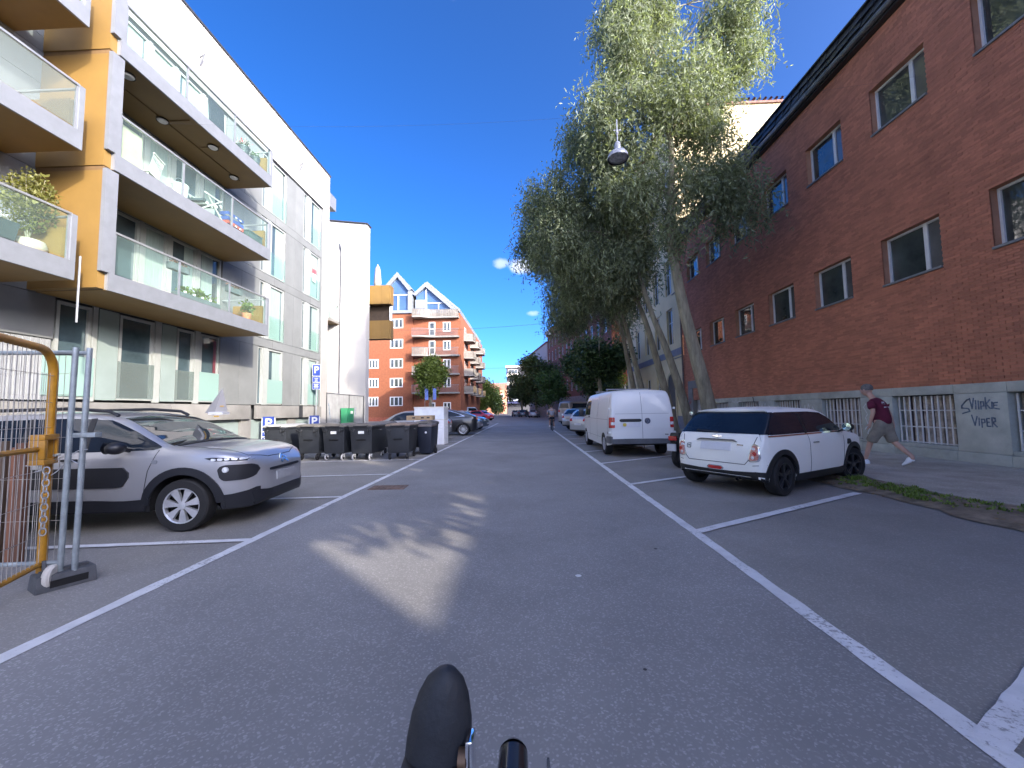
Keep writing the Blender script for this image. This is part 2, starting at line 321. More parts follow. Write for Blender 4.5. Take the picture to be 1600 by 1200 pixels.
for _ in range(14): tuft(5.95+random.uniform(-.1, .1), 7.35+random.uniform(-.12, .12), .06, 12, .10, .08)
mb = MB(); mb.v = v; mb.f = f; mb.mi = [0]*len(f)
o = mb.build('grass', leafmat('verge_grass', (.15, .22, .045), .45, .3)); tag(o, 'patchy green grass and weeds on the earth verge', 'grass', None, 'stuff')
v = []; f = []
for _ in range(500):
    y = random.uniform(3.5, 9); x = edge(y)-random.uniform(-.1, .85); r = random.uniform(.012, .03); a = random.uniform(0, 6.28); k = len(v); z = .07+.02*random.random() if x > 5.7 else .035
    v.extend([(x+r*math.cos(a+q), y+r*math.sin(a+q), z+random.uniform(0, .012)) for q in (0, 1.2, 3.1, 4.3)]); f.append((k, k+1, k+2, k+3))
mb = MB(); mb.v = v; mb.f = f; mb.mi = [0]*len(f)
tag(mb.build('dead_leaves', leafmat('dead_leaf', (.20, .125, .06), .5, .2)), 'dry brown leaves scattered along the verge', 'leaf litter', None, 'stuff')
# ================================================================ RED BRICK BUILDING (right)
X0 = 10.0
bb = thing('brick_building', 'long dark red brick building with two rows of square windows above a stone base', 'building', (X0, 14, 0))
YB, YE, ZB, ZT = -0.6, 25.0, 1.86, 11.86
wins = []
for k in range(-3, 7):
    y0 = 9.49+2.56*k; wins.append((y0, y0+1.54))
wall = MB()
holes = [(a, b, 4.72, 5.99) for a, b in wins]+[(a, b, 9.07, 10.38) for a, b in wins]
def holed_wall(mb, x, y0, y1, z0, z1, holes, depth, back_x):
    """wall skin at x (facing -X) with rectangular openings and their reveals"""
    ysx = sorted({y0, y1, *[h[0] for h in holes], *[h[1] for h in holes]}); ysx = [q for q in ysx if y0 <= q <= y1]
    zs = sorted({z0, z1, *[h[2] for h in holes], *[h[3] for h in holes]}); zs = [q for q in zs if z0 <= q <= z1]
    for a, b in zip(ysx, ysx[1:]):
        for c, d in zip(zs, zs[1:]):
            if any(h[0] <= a and b <= h[1] and h[2] <= c and d <= h[3] for h in holes): continue
            mb.add([(x, a, c), (x, b, c), (x, b, d), (x, a, d)], [(0, 1, 2, 3)])
    for a, b, c, d in holes:
        if a < y0 or b > y1: continue
        e = x+depth
        mb.add([(x, a, c), (x, b, c), (x, b, d), (x, a, d), (e, a, c), (e, b, c), (e, b, d), (e, a, d)], [(0, 1, 5, 4), (1, 2, 6, 5), (2, 3, 7, 6), (3, 0, 4, 7)])
holed_wall(wall, X0+.012, YB, YE, ZB, ZT, holes, .30, 0)
wall.add([(X0+.012, YB, ZB), (26, YB, ZB), (26, YB, ZT), (X0+.012, YB, ZT)], [(0, 1, 2, 3)]); wall.add([(X0+.012, YE, ZB), (26, YE, ZB), (26, YE, ZT), (X0+.012, YE, ZT)], [(0, 1, 2, 3)])
wall.build('mortar_wall', MORTAR, bb, True)
# bricks: the nearest 300 singly, the rest joined
bl, bh, pl, ph = .228, .056, .237, .0665
nb = int((ZT-ZB)/ph); singles = []; rest = []
for i in range(nb):
    z = ZB+.006+i*ph; y = YB-(.12 if i % 2 else 0)
    while y < YE:
        a, b = max(y, YB), min(y+bl, YE); y += pl
        segs = [(a, b)]
        for h in holes:
            if h[2]-.04 < z+.02 < h[3]:
                ns_ = []
                for (p, q) in segs:
                    if q <= h[0] or p >= h[1]: ns_.append((p, q))
                    else:
                        if p < h[0]-.03: ns_.append((p, h[0]))
                        if q > h[1]+.03: ns_.append((h[1], q))
                segs = ns_
        for p, q in segs:
            if q-p < .03: continue
            (singles if (7.55 < p < 9.1 and 1.9 < z < 5.35 and q-p > .2) else rest).append((p, q, z))
singles.sort(key=lambda s: s[0]+abs(s[2]-3)*.4); rest += singles[300:]; singles = singles[:300]
bm_ = MB().add([(-.004, 0, 0), (-.004, bl, 0), (-.004, bl, bh), (-.004, 0, bh), (.03, 0, 0), (.03, bl, 0), (.03, bl, bh), (.03, 0, bh)], [(0, 3, 2, 1), (0, 1, 5, 4), (1, 2, 6, 5), (2, 3, 7, 6), (3, 0, 4, 7)])
first = bm_.build('brick', BRICK, bb)
for k, (p, q, z) in enumerate(singles):
    o = first if k == 0 else first.copy()
    if k: COL.objects.link(o); o.parent = bb
    o.location = (random.uniform(-.004, .003), p-14, z)
mb = MB()
for p, q, z in rest:
    d = random.uniform(-.004, .003); x = X0-.004+d; k = len(mb.v)
    mb.v += [(x, p, z), (x, q, z), (x, q, z+bh), (x, p, z+bh), (X0+.03, p, z), (X0+.03, q, z), (X0+.03, q, z+bh), (X0+.03, p, z+bh)]
    mb.f += [(k, k+3, k+2, k+1), (k, k+1, k+5, k+4), (k+1, k+2, k+6, k+5), (k+2, k+3, k+7, k+6), (k+3, k, k+4, k+7)]
mb.mi = [0]*len(mb.f); o = mb.build('brickwork', BRICK, bb, True); o['kind'] = 'stuff'
FRAMEW = M('white_window_frame', (.62, .62, .60), .4, var=.04)
CURT = M('net_curtain', (.45, .43, .38), .9, var=.2, scale=9, stretch=(1, 6, .3))
def brick_window(a, b, c, d, split):
    e = X0+.20; w = .055
    fr = MB(); fr.box(e-.03, e+.05, a, b, c, c+w); fr.box(e-.03, e+.05, a, b, d-w, d); fr.box(e-.03, e+.05, a, a+w, c+w, d-w); fr.box(e-.03, e+.05, b-w, b, c+w, d-w); s = a+(b-a)*split; fr.box(e-.028, e+.05, s-.05, s+.05, c+w, d-w)
    f_ = fr.build('window', FRAMEW, bb, True)
    B('pane', GLASSD, f_, e+.012, e+.02, s+.05, b-w, c+w, d-w); B('pane', M('blind_pane', (.10, .10, .098), .06, var=.15, scale=1, spec=.8), f_, e+.002, e+.01, a+w, s-.05, c+w, d-w)
    B('sill', M('slate_sill', (.16, .165, .165), .6, var=.1), f_, X0-.05, e-.032, a-.0, b+.0, c-.055, c-.002)
for a, b in wins:
    brick_window(a, b, 4.72, 5.99, .33); brick_window(a, b, 9.07, 10.38, .33)
# stone base in separate slabs with barred basement windows
bw = [(a, b) for a, b in wins if b < 21.4]
zb0, zb1 = .42, 1.64
edges = []
yc = YB
for a, b in bw:
    edges.append(('pier', yc, a)); edges.append(('win', a, b)); yc = b
edges.append(('pier', yc, 21.75))
XB = X0-.04
for kind, a, b in edges:
    g_ = .004
    if kind == 'pier': B('stone_slab', BASEST, bb, XB, X0+.3, a+g_, b-g_, .335, zb1, bevel=.006)
    B('stone_slab', BASEST, bb, XB-.0, X0+.3, a+g_, b-g_, zb1+.006, ZB, bevel=.006)
    B('plinth_slab', BASEST, bb, XB-.03, X0+.3, a+g_, b-g_, .06, .328, bevel=.006)
    if kind == 'win':
        B('stone_sill', BASEST, bb, XB, X0+.3, a+g_, b-g_, .335, zb0, bevel=.004)
        f_ = MB(); f_.box(X0+.26, X0+.32, a, b, zb0, zb1); f_ = f_.build('window', M('basement_dark', (.05, .035, .04), .5, var=.3, scale=4), bb, True)
        for j in range(6):
            y = a+.1+j*(b-a-.2)/5; MB().box(X0+.235, X0+.255, y-.09, y+.09, zb0+.02, zb1-.02).build('blind_slat', M('dusty_blind', (.42, .36, .30), .85, var=.25, scale=6), f_, True)
        gr = MB(); n_ = 11
        for z in (zb0+.03, zb0+.42, zb0+.84): gr.box(X0+.10, X0+.118, a+.02, b-.02, z-.012, z+.012)
        gr = gr.build('bar_frame', WPAINT, bb, True)
        for j in range(n_):
            y = a+.06+j*(b-a-.12)/(n_-1); MB().box(X0+.082, X0+.1, y-.016, y+.016, zb0+.01, zb1-.02).build('bar', WPAINT, gr, True)
B('basement_back', BLACKP, bb, X0+.4, X0+.5, YB, 21.7, .06, ZB-.01)
# entrance door with stone surround at the far end
B('door_lintel', CONC, bb, XB-.02, X0+.3, 21.6, 24.35, 2.56, 3.02, bevel=.01)
B('door_jamb', CONC, bb, XB-.02, X0+.3, 23.75, 24.35, .06, 2.555, bevel=.008); B('door_jamb', CONC, bb, XB-.019, X0+.3, 21.755, 22.0, .06, 2.555, bevel=.008)
d_ = B('door', M('grey_door', (.33, .33, .33), .6, var=.15, scale=2, stain=.3), bb, X0+.2, X0+.27, 22.0, 23.75, .1, 2.55)
MB().ball((X0+.16, 23.5, 1.1), .035).build('handle', CHROME, d_, True, smooth=True)
B('stone_slab', BASEST, bb, XB, X0+.3, 24.36, YE, .06, ZB)
# eaves, mansard strip of slates
B('eaves_board', DKMET, bb, X0-.18, X0+.5, YB-.1, YE+.1, ZT, ZT+.10)
MB().tube([(X0-.25, YB-.1, ZT+.13), (X0-.25, YE+.1, ZT+.13)], .085, 8).build('gutter', M('zinc_dark', (.13, .135, .14), .5, .4, var=.1), bb, True, smooth=True)
B('mansard', BLACKP, bb, X0+.13, X0+.8, YB, YE, ZT+.10, ZT+1.10); B('roof', DKMET, bb, X0+.12, 26, YB, YE, ZT+1.102, ZT+1.16)
SLATE = M('dark_slate', (.035, .037, .042), .5, var=.2, scale=8, island=.45, bump=.3)
tl = MB().add([(-.02, 0, 0), (-.02, .42, 0), (.10, .42, .34), (.10, 0, .34), (.02, 0, 0), (.02, .42, 0)], [(0, 1, 2, 3), (0, 4, 5, 1), (0, 3, 4), (1, 5, 2)]).build('roof_tile', SLATE, bb)
k = 0
for r in range(4):
    for j in range(59):
        o = tl if k == 0 else tl.copy()
        if k: COL.objects.link(o); o.parent = bb
        k += 1; o.location = (-.07+.055*r*.6+random.uniform(-.012, .012), YB-14+.0+j*.435-(.2 if r % 2 else 0)*0+random.uniform(-.02, .02), ZT+.12+r*.25+random.uniform(-.015, .015)); o.rotation_euler = (random.uniform(-.09, .09), random.uniform(-.06, .06), random.uniform(-.05, .05))
B('roof_cap', DKMET, bb, X0+.02, X0+.5, YB, YE, ZT+1.161, ZT+1.21)
# downpipe at the far end
MB().tube([(X0-.1, YE-.12, .1), (X0-.1, YE-.12, ZT+.1)], .055, 8).build('downpipe', M('brown_pipe', (.10, .07, .065), .5), bb, True, smooth=True)
# graffiti: sprayed strokes on the slab between the two nearest basement windows
GRAF = M('blue_grey_spray', (.15, .19, .24), .8, var=.2, scale=20); GRAW = M('white_spray', (.55, .56, .56), .8, var=.15, scale=20)
def strokes(par, x, lines, y0, z0, sy, sz, w, mat, name='graffiti'):
    """sprayed line work on a wall facing -X; a: 0..1 runs towards -Y (left to right as read)"""
    m = MB()
    for ln in lines:
        P = [Vector((x, y0-a*sy, z0+b*sz)) for a, b in ln]
        for p, q in zip(P, P[1:]):
            d = (q-p).normalized(); s = Vector((0, -d.z, d.y))*w/2; p2, q2 = p-d*w*.3, q+d*w*.3
            m.add([p2-s, p2+s, q2+s, q2-s], [(0, 1, 2, 3)])
    return m.build(name, mat, par, True)
xg = XB-.003
S1 = [[(.20, .92), (.04, .66), (.03, .55), (.22, .52), (.25, .40), (.04, .30)], [(.12, .80), (.22, .93), (.28, .92)], [(.27, .98), (.32, .52), (.38, .98)], [(.43, .88), (.42, .5)], [(.50, .86), (.50, .5)], [(.56, .5), (.56, .82), (.63, .82), (.64, .64), (.57, .62)], [(.69, 1.0), (.69, .5)], [(.80, .9), (.70, .72), (.80, .52)], [(.85, .80), (.84, .52)], [(.99, .78), (.89, .76), (.88, .54), (1.02, .50)], [(.89, .66), (.97, .66)]]
S2 = [[(.28, .40), (.35, -.12), (.42, .34)], [(.47, .26), (.46, -.12)], [(.53, -.2), (.53, .20), (.60, .20), (.61, .04), (.54, .02)], [(.73, .24), (.66, .24), (.66, -.14), (.75, -.14)], [(.66, .06), (.72, .06)], [(.79, -.16), (.79, .28), (.87, .26), (.87, .10), (.80, .06), (.90, -.16)]]
strokes(bb, xg, S1, 9.36, 1.04, .72, .50, .030, GRAF); strokes(bb, xg, S2, 9.36, .98, .74, .44, .028, GRAF)
scr = [[(0, .2), (.2, .8), (.3, .3), (.5, .9), (.6, .2), (.8, .7), (1, .4)], [(.1, .5), (.5, .45), (.9, .55)]]
strokes(bb, xg, scr, 14.5, 1.0, .6, .55, .03, GRAW); strokes(bb, xg, scr, 17.05, 1.2, .7, .4, .03, GRAW); strokes(bb, xg, scr, 19.4, 1.55, .9, .22, .025, GRAW)
strokes(bb, xg, [[(.2, .9), (.0, .8), (.3, .6), (.1, .5), (.3, .3), (.0, .15)], [(.4, .2), (.2, .05), (.45, -.05)]], 11.95, .55, .4, 1.0, .03, GRAW)
strokes(d_, X0+.196, scr, 23.3, 1.2, .9, 1.0, .05, GRAF); strokes(bb, XB-.024, [[(.1, 0), (.5, 1), (.6, .2), (1, .9)], [(0, .4), (.9, .5)]], 24.3, 1.5, .4, .5, .04, M('red_spray', (.25, .06, .05), .8))
# ---------------------------------------------------------------- unseen block added behind the viewpoint; its heights shape the sun band
nb_ = thing('shade_block', 'unseen brick block added behind the viewpoint to shade the road', 'building', (14, -20, 0))
B('wall', BRICK, nb_, 10, 16, -10.3, -2.4, 0, 5.8); B('roof', DKMET, nb_, 9.95, 16.1, -10.29, -2.4, 5.802, 5.95); B('sun_slot_lintel', BRICK, nb_, 10.05, 10.6, -2.39, -.61, 4.7, 11.5); B('sun_slot_barrier', DKMET, nb_, 10.1, 10.2, -2.39, -.61, 0, 2.0); B('shade_wall', BRICK, nb_, 10, 13, -45, -10.31, 0, 9.8); B('shade_roof', DKMET, nb_, 9.9, 13.1, -45.1, -10.3, 9.802, 9.95)  # added lintel and low barrier leave a slot that shapes sun patches
# ================================================================ CREAM BUILDING
CREAM = M('cream_plaster', (.70, .57, .33), .85, var=.04, scale=.8, bump=.08, bscale=20, stain=.07)
GREYB = M('grey_band', (.20, .20, .23), .8, var=.08)
cb = thing('cream_building', 'tall cream plastered apartment house beyond the brick building', 'building', (12, 32, 0))
cy0, cy1 = 25.06, 38.6; ch = []
cw = [(26.0+1.05+i*2.55-.55, 26.0+1.05+i*2.55+.55) for i in range(5)]
for a, b in cw:
    for z0, z1 in ((5.75, 8.2), (9.2, 11.65), (12.65, 15.1), (16.1, 18.4)): ch.append((a, b, z0, z1))
for a, b in cw[1:]: ch.append((a, b, 1.5, 3.75))
w_ = MB(); holed_wall(w_, X0, cy0, cy1, 0, 21.3, ch, .25, 0)
for y in (cy0, cy1): w_.add([(X0, y, 0), (24, y, 0), (24, y, 21.3), (X0, y, 21.3)], [(0, 1, 2, 3)])
w_.build('wall', CREAM, cb, True); B('grey_course', GREYB, cb, X0-.05, X0+.02, cy0+.01, cy1, 4.85, 5.3); B('grey_course', GREYB, cb, X0-.03, X0+.02, cy0+.01, cy1, 0, .9)
B('roof', M('clay_roof', (.17, .085, .065), .8, var=.2, scale=6), cb, X0-.3, 24.2, cy0-.12, cy1+.1, 21.3, 21.45)
for i in range(40): MB().lathe([(.08, 0), (.08, .35)], (X0-.1+i*.36, cy0-.2, 21.56), 'Y', 8).build('ridge_tile', MATS['clay_roof'], cb, True)
def x_window(par, x, a, b, c, d, frame, nmull=1, bars=1, t=.06, dep=.14, glass=None, sgn=1):
    """window in a wall facing -X (sgn=1) or +X (sgn=-1)"""
    e0, e1 = x+sgn*dep, x+sgn*(dep+.05); e0, e1 = min(e0, e1), max(e0, e1); m = MB()
    m.box(e0, e1, a, b, c, c+t); m.box(e0, e1, a, b, d-t, d); m.box(e0, e1, a, a+t, c+t, d-t); m.box(e0, e1, b-t, b, c+t, d-t)
    for i in range(nmull): y = a+(b-a)*(i+1)/(nmull+1); m.box(e0+.002, e1, y-t*.55, y+t*.55, c+t, d-t)
    for i in range(bars): z = c+(d-c)*(.62 if bars == 1 else (i+1)/(bars+1)); m.box(e0+.004, e1, a+t, b-t, z-t*.4, z+t*.4)
    f = m.build('window', frame, par, True); g0 = (e0+e1)/2; B('pane', glass or GLASSD, f, g0-.004, g0+.004, a+t, b-t, c+t, d-t); return f
def y_window(par, y, a, b, c, d, frame, nmull=1, bars=0, t=.06, dep=.14, glass=None):
    """window in a wall facing -Y"""
    m = MB(); e0, e1 = y+dep, y+dep+.05
    m.box(a, b, e0, e1, c, c+t); m.box(a, b, e0, e1, d-t, d); m.box(a, a+t, e0, e1, c+t, d-t); m.box(b-t, b, e0, e1, c+t, d-t)
    for i in range(nmull): x = a+(b-a)*(i+1)/(nmull+1); m.box(x-t*.6, x+t*.6, e0+.002, e1, c+t, d-t)
    for i in range(bars): z = c+(d-c)*(i+1)/(bars+1); m.box(a+t, b-t, e0+.004, e1, z-t*.5, z+t*.5)
    f = m.build('window', frame, par, True); B('pane', glass or GLASSD, f, a+t, b-t, e0+.02, e0+.03, c+t, d-t); return f
for h in ch: x_window(cb, X0, *h, FRAMEW, 1, 1)
m = MB(); pts = [(26.4, .1)]+[(27.05-.65*math.cos(t), 3.1+.65*math.sin(t)) for t in np.linspace(0, math.pi, 9)]+[(27.7, .1)]
m.prism(pts, 'X', X0-.03, X0-.012); m.build('door', M('dark_green_door', (.06, .065, .06), .5, var=.1), cb, True)
MB().prism([(26.25, 0), (26.25, 3.1)]+[(27.05-.8*math.cos(t), 3.1+.8*math.sin(t)) for t in np.linspace(0, math.pi, 9)][1:-1]+[(27.85, 3.1), (27.85, 0), (27.7, 0), (27.7, 3.1)]+[(27.05+.65*math.cos(t), 3.1+.65*math.sin(t)) for t in np.linspace(0, math.pi, 9)][1:-1]+[(26.4, 3.1), (26.4, 0)], 'X', X0-.06, X0-.005).build('door_arch', M('ochre_arch', (.50, .42, .25), .8, var=.05), cb, True)
# ================================================================ BROWN BRICK BUILDING (street bends left)
def angled_building(name, label, p, q, hgt, wallmat, fmat, nwin, floors, cornice=None, base=None, winh=2.1, winw=1.15, depth=10, sidewall=None):
    p, q = Vector(p), Vector(q); d = (q-p); L = d.length; rz = math.atan2(d.y, d.x)-math.pi/2
    b = thing(name, label, 'building', (p.x, p.y, 0), rz)   # local: +Y along the facade, +X into the block
    hs_ = []; pit = L/nwin
    for i in range(nwin):
        for z in floors: hs_.append((pit*(i+.5)-winw/2, pit*(i+.5)+winw/2, z, z+winh))
    w = MB(); holed_wall(w, 0, 0, L, 0, hgt, hs_, .2, 0); w.add([(0, L, 0), (depth, L, 0), (depth, L, hgt), (0, L, hgt)], [(0, 1, 2, 3)])
    w.add([(0, 0, 0), (depth, 0, 0), (depth, 0, hgt), (0, 0, hgt)], [(0, 1, 2, 3)]); w.build('wall', wallmat, b)
    for h in hs_:
        f = MB(); a, bb2, c, dd = h; t = .09; f.box(.1, .15, a, bb2, c, c+t); f.box(.1, .15, a, bb2, dd-t, dd); f.box(.1, .15, a, a+t, c+t, dd-t); f.box(.1, .15, bb2-t, bb2, c+t, dd-t); y = (a+bb2)/2; f.box(.102, .15, y-.05, y+.05, c+t, dd-t)
        f = f.build('window', fmat, b); MB().box(.12, .13, a+t, bb2-t, c+t, dd-t).build('pane', GLASSD, f)
    MB().box(-.2, depth, -.2, L+.2, hgt, hgt+.3).build('roof', M('clay_roof2', (.22, .10, .07), .8, var=.2, scale=3), b)
    if cornice:
        MB().box(-.35, .1, -.02, L+.02, hgt-.9, hgt-.02).build('cornice', cornice, b); MB().box(-.55, .1, -.05, L+.05, hgt-.35, hgt-.01).build('cornice_lip', cornice, b)
    if base: MB().box(-.08, .02, 0, L, 0, 3.6).build('base_course', base, b)
    return b
BRB = M('brown_brick', (.17, .075, .055), .9, var=.12, scale=5, bump=.2, bscale=50)
SAND = M('ochre_cornice', (.52, .33, .15), .8, var=.08)
GRST = M('grey_stone', (.26, .25, .235), .9, var=.1, scale=2)
PALE = M('pale_grey_render', (.40, .40, .38), .9, var=.05)
brb = angled_building('brown_brick_building', 'long brown brick block with ochre cornice where the street bends', (11.25, 47.3), (4.9, 84.3), 18.0, BRB, FRAMEW, 14, (4.6, 8.0, 11.4, 14.4), SAND, GRST)
angled_building('grey_apartment_house', 'pale grey rendered house farther along the right row behind the trees', (4.75, 84.8), (1.0, 106.5), 16.0, PALE, FRAMEW, 8, (4.6, 8.0, 11.2), None, GRST)
rw = MB()
ORBR = M('orange_red_brick', (.215, .071, .032), .9, var=.12, scale=4, bump=.2, bscale=45, island=.0)
rb_ = thing('red_gable_house', 'sunlit red brick house with white windows seen between the willow trunks', 'building', (13, 46, 0))
B('wall', ORBR, rb_, 10.4, 18, 46.6, 47.1, 0, 17.0)
for z in (2.2, 6.4, 10.3, 13.6):
    for x in (11.3, 13.6, 15.9): y_window(rb_, 46.44, x, x+1.25, z, z+2.1, WPAINT, 2, 1, .12, .1)
B('roof', MATS['clay_roof'], rb_, 10.2, 18.2, 46.3, 47.15, 17.0, 17.3)
# dark block closing the street
db = thing('dark_corner_block', 'dark flat roofed block with a blue shop awning at the end of the street', 'building', (-3.5, 128, 0))
B('wall', M('dark_render', (.055, .055, .065), .8, var=.1), db, -6.1, 4, 126, 140, 0, 15.2); B('roof', PALE, db, -6.4, 4.2, 125.7, 140.2, 15.2, 15.9)
for z in (6.5, 9.5, 12.2):
    f_ = B('balcony', M('pale_balcony', (.42, .38, .32), .8), db, -6.0, -2.2, 124.8, 125.98, z, z+1.0)
y_window(db, 125.8, -5.6, -2.5, 13.2, 14.6, FRAMEW, 2, 0, .1)
B('awning', M('navy_awning', (.03, .035, .10), .7), db, -6.0, 1.5, 124.2, 125.97, 3.6, 4.3); B('shop_sign', M('pale_sign', (.45, .5, .62), .6), db, -5.6, -.5, 124.0, 124.19, 4.4, 5.1)
# ================================================================ GREY APARTMENT BUILDING (left)
FX = -11.3; XF = -9.55
gb = thing('grey_apartment_building', 'modern apartment block clad in grey panels with ochre balcony boxes and a white parapet', 'building', (-11.3, 10, 0))
B('core', M('dark_core', (.07, .075, .08), .8), gb, -24, FX-.30, -12, 21.45, .1, 15.2)
LV = [1.82, 4.70, 7.58, 10.44]          # floor tops
BANDS = [(4.33, 4.70), (7.21, 7.58), (10.07, 10.44)]
# parapet and end strip in plaster
for y0, y1 in ((-12, 4.0), (4.006, 12.4), (12.406, 21.78)): B('parapet_panel', WPLAST, gb, FX-.34, FX+.03, y0, y1, 13.0, 15.28)
B('end_wall', WPLAST, gb, -24, FX+.03, 21.12, 21.78, .1, 12.996); B('coping', DKMET, gb, FX-.4, FX+.07, -12, 21.85, 15.281, 15.36); B('roof', DKMET, gb, -24, FX-.41, -12, 21.8, 15.22, 15.30)
B('roof_hood', GALV, gb, FX-.9, FX+.0, 21.785, 22.6, 13.6, 14.4)
B('shadow_gap', BLACKP, gb, FX-.25, FX-.02, -12, 21.1, 12.90, 12.998)
for y in (12.6, 18.7):
    MB().bar((FX+.02, y, 14.0), (FX+.22, y, 14.12), .03).bar((FX+.22, y, 14.12), (FX+.05, y, 13.72), .03).build('wall_hook', GALV, gb, True)
FR = M('pale_frame', (.27, .285, .27), .4, var=.03)
GLB = M('balcony_window_glass', (.05, .075, .085), .03, var=.3, scale=.6, spec=.9)
CURW = M('pale_curtain_sheen', (.21, .265, .245), .8, var=.12, scale=10, stretch=(1, 6, .2))
FROSTP = M('frosted_infill', (.20, .245, .23), .25, var=.05, scale=1)
def panel(y0, y1, z0, z1, x=FX, mat=None, nm='concrete_panel'): return B(nm, mat or PANEL, gb, x-.06, x, y0+.006, y1-.006, z0+.006, z1-.006)
def gwin(y0, y1, z0, z1, lower=None, frame=FR, t=.07, curtain_sheen=None, low_h=1.1, sidelight=False):
    m = MB(); e0, e1 = FX-.14, FX-.02
    m.box(e0, e1, y0, y0+t, z0, z1); m.box(e0, e1, y1-t, y1, z0, z1); m.box(e0, e1, y0+t, y1-t, z0, z0+t); m.box(e0, e1, y0+t, y1-t, z1-t, z1)
    f = m.build('window', frame, gb, True); B('pane', GLB, f, FX-.10, FX-.09, y0+t, y1-t, z0+t, z1-t)
    if curtain_sheen: # curtain strip in front of the pane; in the end bays it paints reflected sky
        B('curtain_sheen', CURW, f, FX-.088, FX-.082, y0+t+(y1-y0)*curtain_sheen[0], y0+t+(y1-y0)*curtain_sheen[1], z0+t, z1-t)
    if lower: B('guard_glass', lower, f, FX-.015, FX-.003, y0-.02, y1+.02, z0+.05, z0+low_h)
    return f
# ground floor: z 1.82..4.33
Z0, Z1 = 1.88, 4.27
def light_stripes(y0, y1, z0, z1):  # raised ribs stand in for a striped pattern of light on the wall
    m = MB(); n = int((y1-y0)/.11); m.box(FX-.06, FX-.03, y0, y1, z0, z1)
    for i in range(n): y = y0+(i+.5)*(y1-y0)/n; m.box(FX-.03, FX-.0, y-.028, y+.028, z0, z1)
    return m.build('light_stripe_panel', M('light_stripe_pale', (.24, .25, .255), .5, var=.05), gb, True)
for y in (-10, -5.5, -2.2): panel(y, y+3.2, 1.82, 4.33)
light_stripes(1.1, 8.88, 1.84, 3.28); panel(1.02, 5.0, 3.30, 4.33); panel(5.0, 7.0, 3.30, 4.33); panel(7.0, 8.9, 3.30, 4.33)
gwin(8.95, 9.72, Z0, Z1, None, curtain_sheen=None); panel(9.74, 9.86, 1.82, 4.33, mat=FR, nm='post')
B('guard_glass', GFROST, gb, FX+.01, FX+.022, 8.7, 9.8, 1.95, 2.95)
panel(9.88, 10.40, 1.86, 4.30, mat=FROSTP, nm='infill_panel'); gwin(10.44, 11.46, Z0, Z1, GHAZE, low_h=1.08); panel(11.48, 11.68, 1.82, 4.33, mat=FR, nm='post')
panel(11.70, 12.20, 1.86, 4.30, mat=FROSTP, nm='infill_panel'); gwin(12.24, 12.90, Z0, Z1, GHAZE, low_h=1.02); panel(12.92, 13.14, 1.82, 4.33, mat=FR, nm='post'); gwin(13.16, 13.98, Z0, Z1, GFROST, low_h=1.05)
B('banner', M('maroon_banner', (.12, .03, .04), .6), gb, FX-.018, FX-.012, 13.72, 13.84, 2.7, 4.1)
for y0, y1 in ((14.0, 15.0), (15.0, 16.05), (17.78, 18.5), (18.5, 19.22)):
    for z0, z1 in ((1.82, 4.33), (4.70, 7.21), (7.58, 10.07), (10.44, 12.9)): panel(y0, y1, z0, z1)
for z0, z1 in ((1.82, 4.33), (4.70, 7.21), (7.58, 10.07), (10.44, 12.9)): panel(20.9, 21.12, z0, z1)
for i, (z0, z1) in enumerate(((1.85, 4.30), (4.73, 7.18), (7.61, 10.04), (10.47, 12.88))):
    for y0, yn, y1 in ((16.07, 16.72, 17.76), (19.24, 19.90, 20.88)):
        panel(yn-.32, yn, z0-.02, z1+.02, mat=FR, nm='post')
        gwin(y0, yn-.33, z0, z1, None, t=.05); gwin(yn+.02, y1, z0, z1, GFROST if i == 0 else None, curtain_sheen=((.0, .75) if (i+int(y0)) % 2 else (.3, 1.0)))  # pale strips stand in for bright sky reflected in these panes
        if i: B('guard_glass', GCLR, gb, FX+.01, FX+.02, yn-.02, y1, z0+.03, z0+1.05)
B('for_sale_sign', M('red_white_sign', (.62, .08, .09), .5), gb, FX-.015, FX-.008, 20.15, 20.55, 8.95, 9.2); B('for_sale_sign', WPAINT, gb, FX-.015, FX-.008, 20.15, 20.5, 8.5, 8.94)
for z0, z1 in BANDS:
    for y0, y1 in ((14.0, 17.0), (17.0, 20.0), (20.0, 21.12)): panel(y0, y1, z0, z1)
    panel(-12, 8.4, z0, z1); panel(8.4, 14.0, z0, z1)
# floors behind the balconies
for fl, (z0, z1) in enumerate(((4.73, 7.18), (7.61, 10.04), (10.47, 12.88))):
    for j, (y0, y1) in enumerate(((8.55, 9.45), (9.58, 10.85), (10.98, 11.75), (11.88, 12.85), (12.98, 13.95))):
        if fl == 1 and j in (1, 3): gwin(y0, y1, z0, z1, curtain_sheen=None)
        else: gwin(y0, y1, z0, z1, curtain_sheen=((.45, 1), (.05, .30), (.0, 1), (.5, 1), (.1, .6))[j] if fl != 2 else ((.0, 1), (.0, .85), (.0, 1), (.15, 1), (.0, .9))[j])
        if j < 4: panel(y1+.01, (9.58, 10.98, 11.88, 12.98)[j]-.01, z0-.02, z1+.02, mat=FR, nm='post')
    for y0, y1 in ((-4, -1), (-1, 2), (2, 5), (5, 8.45)):
        panel(y0, y1, z0-.03, z1-.75, x=FX-.0, mat=M('dark_grey_panel', (.16, .17, .18), .6, var=.08, scale=1.5)); panel(y0, y1, z1-.75, z1+.03, mat=MATS['dark_grey_panel'])
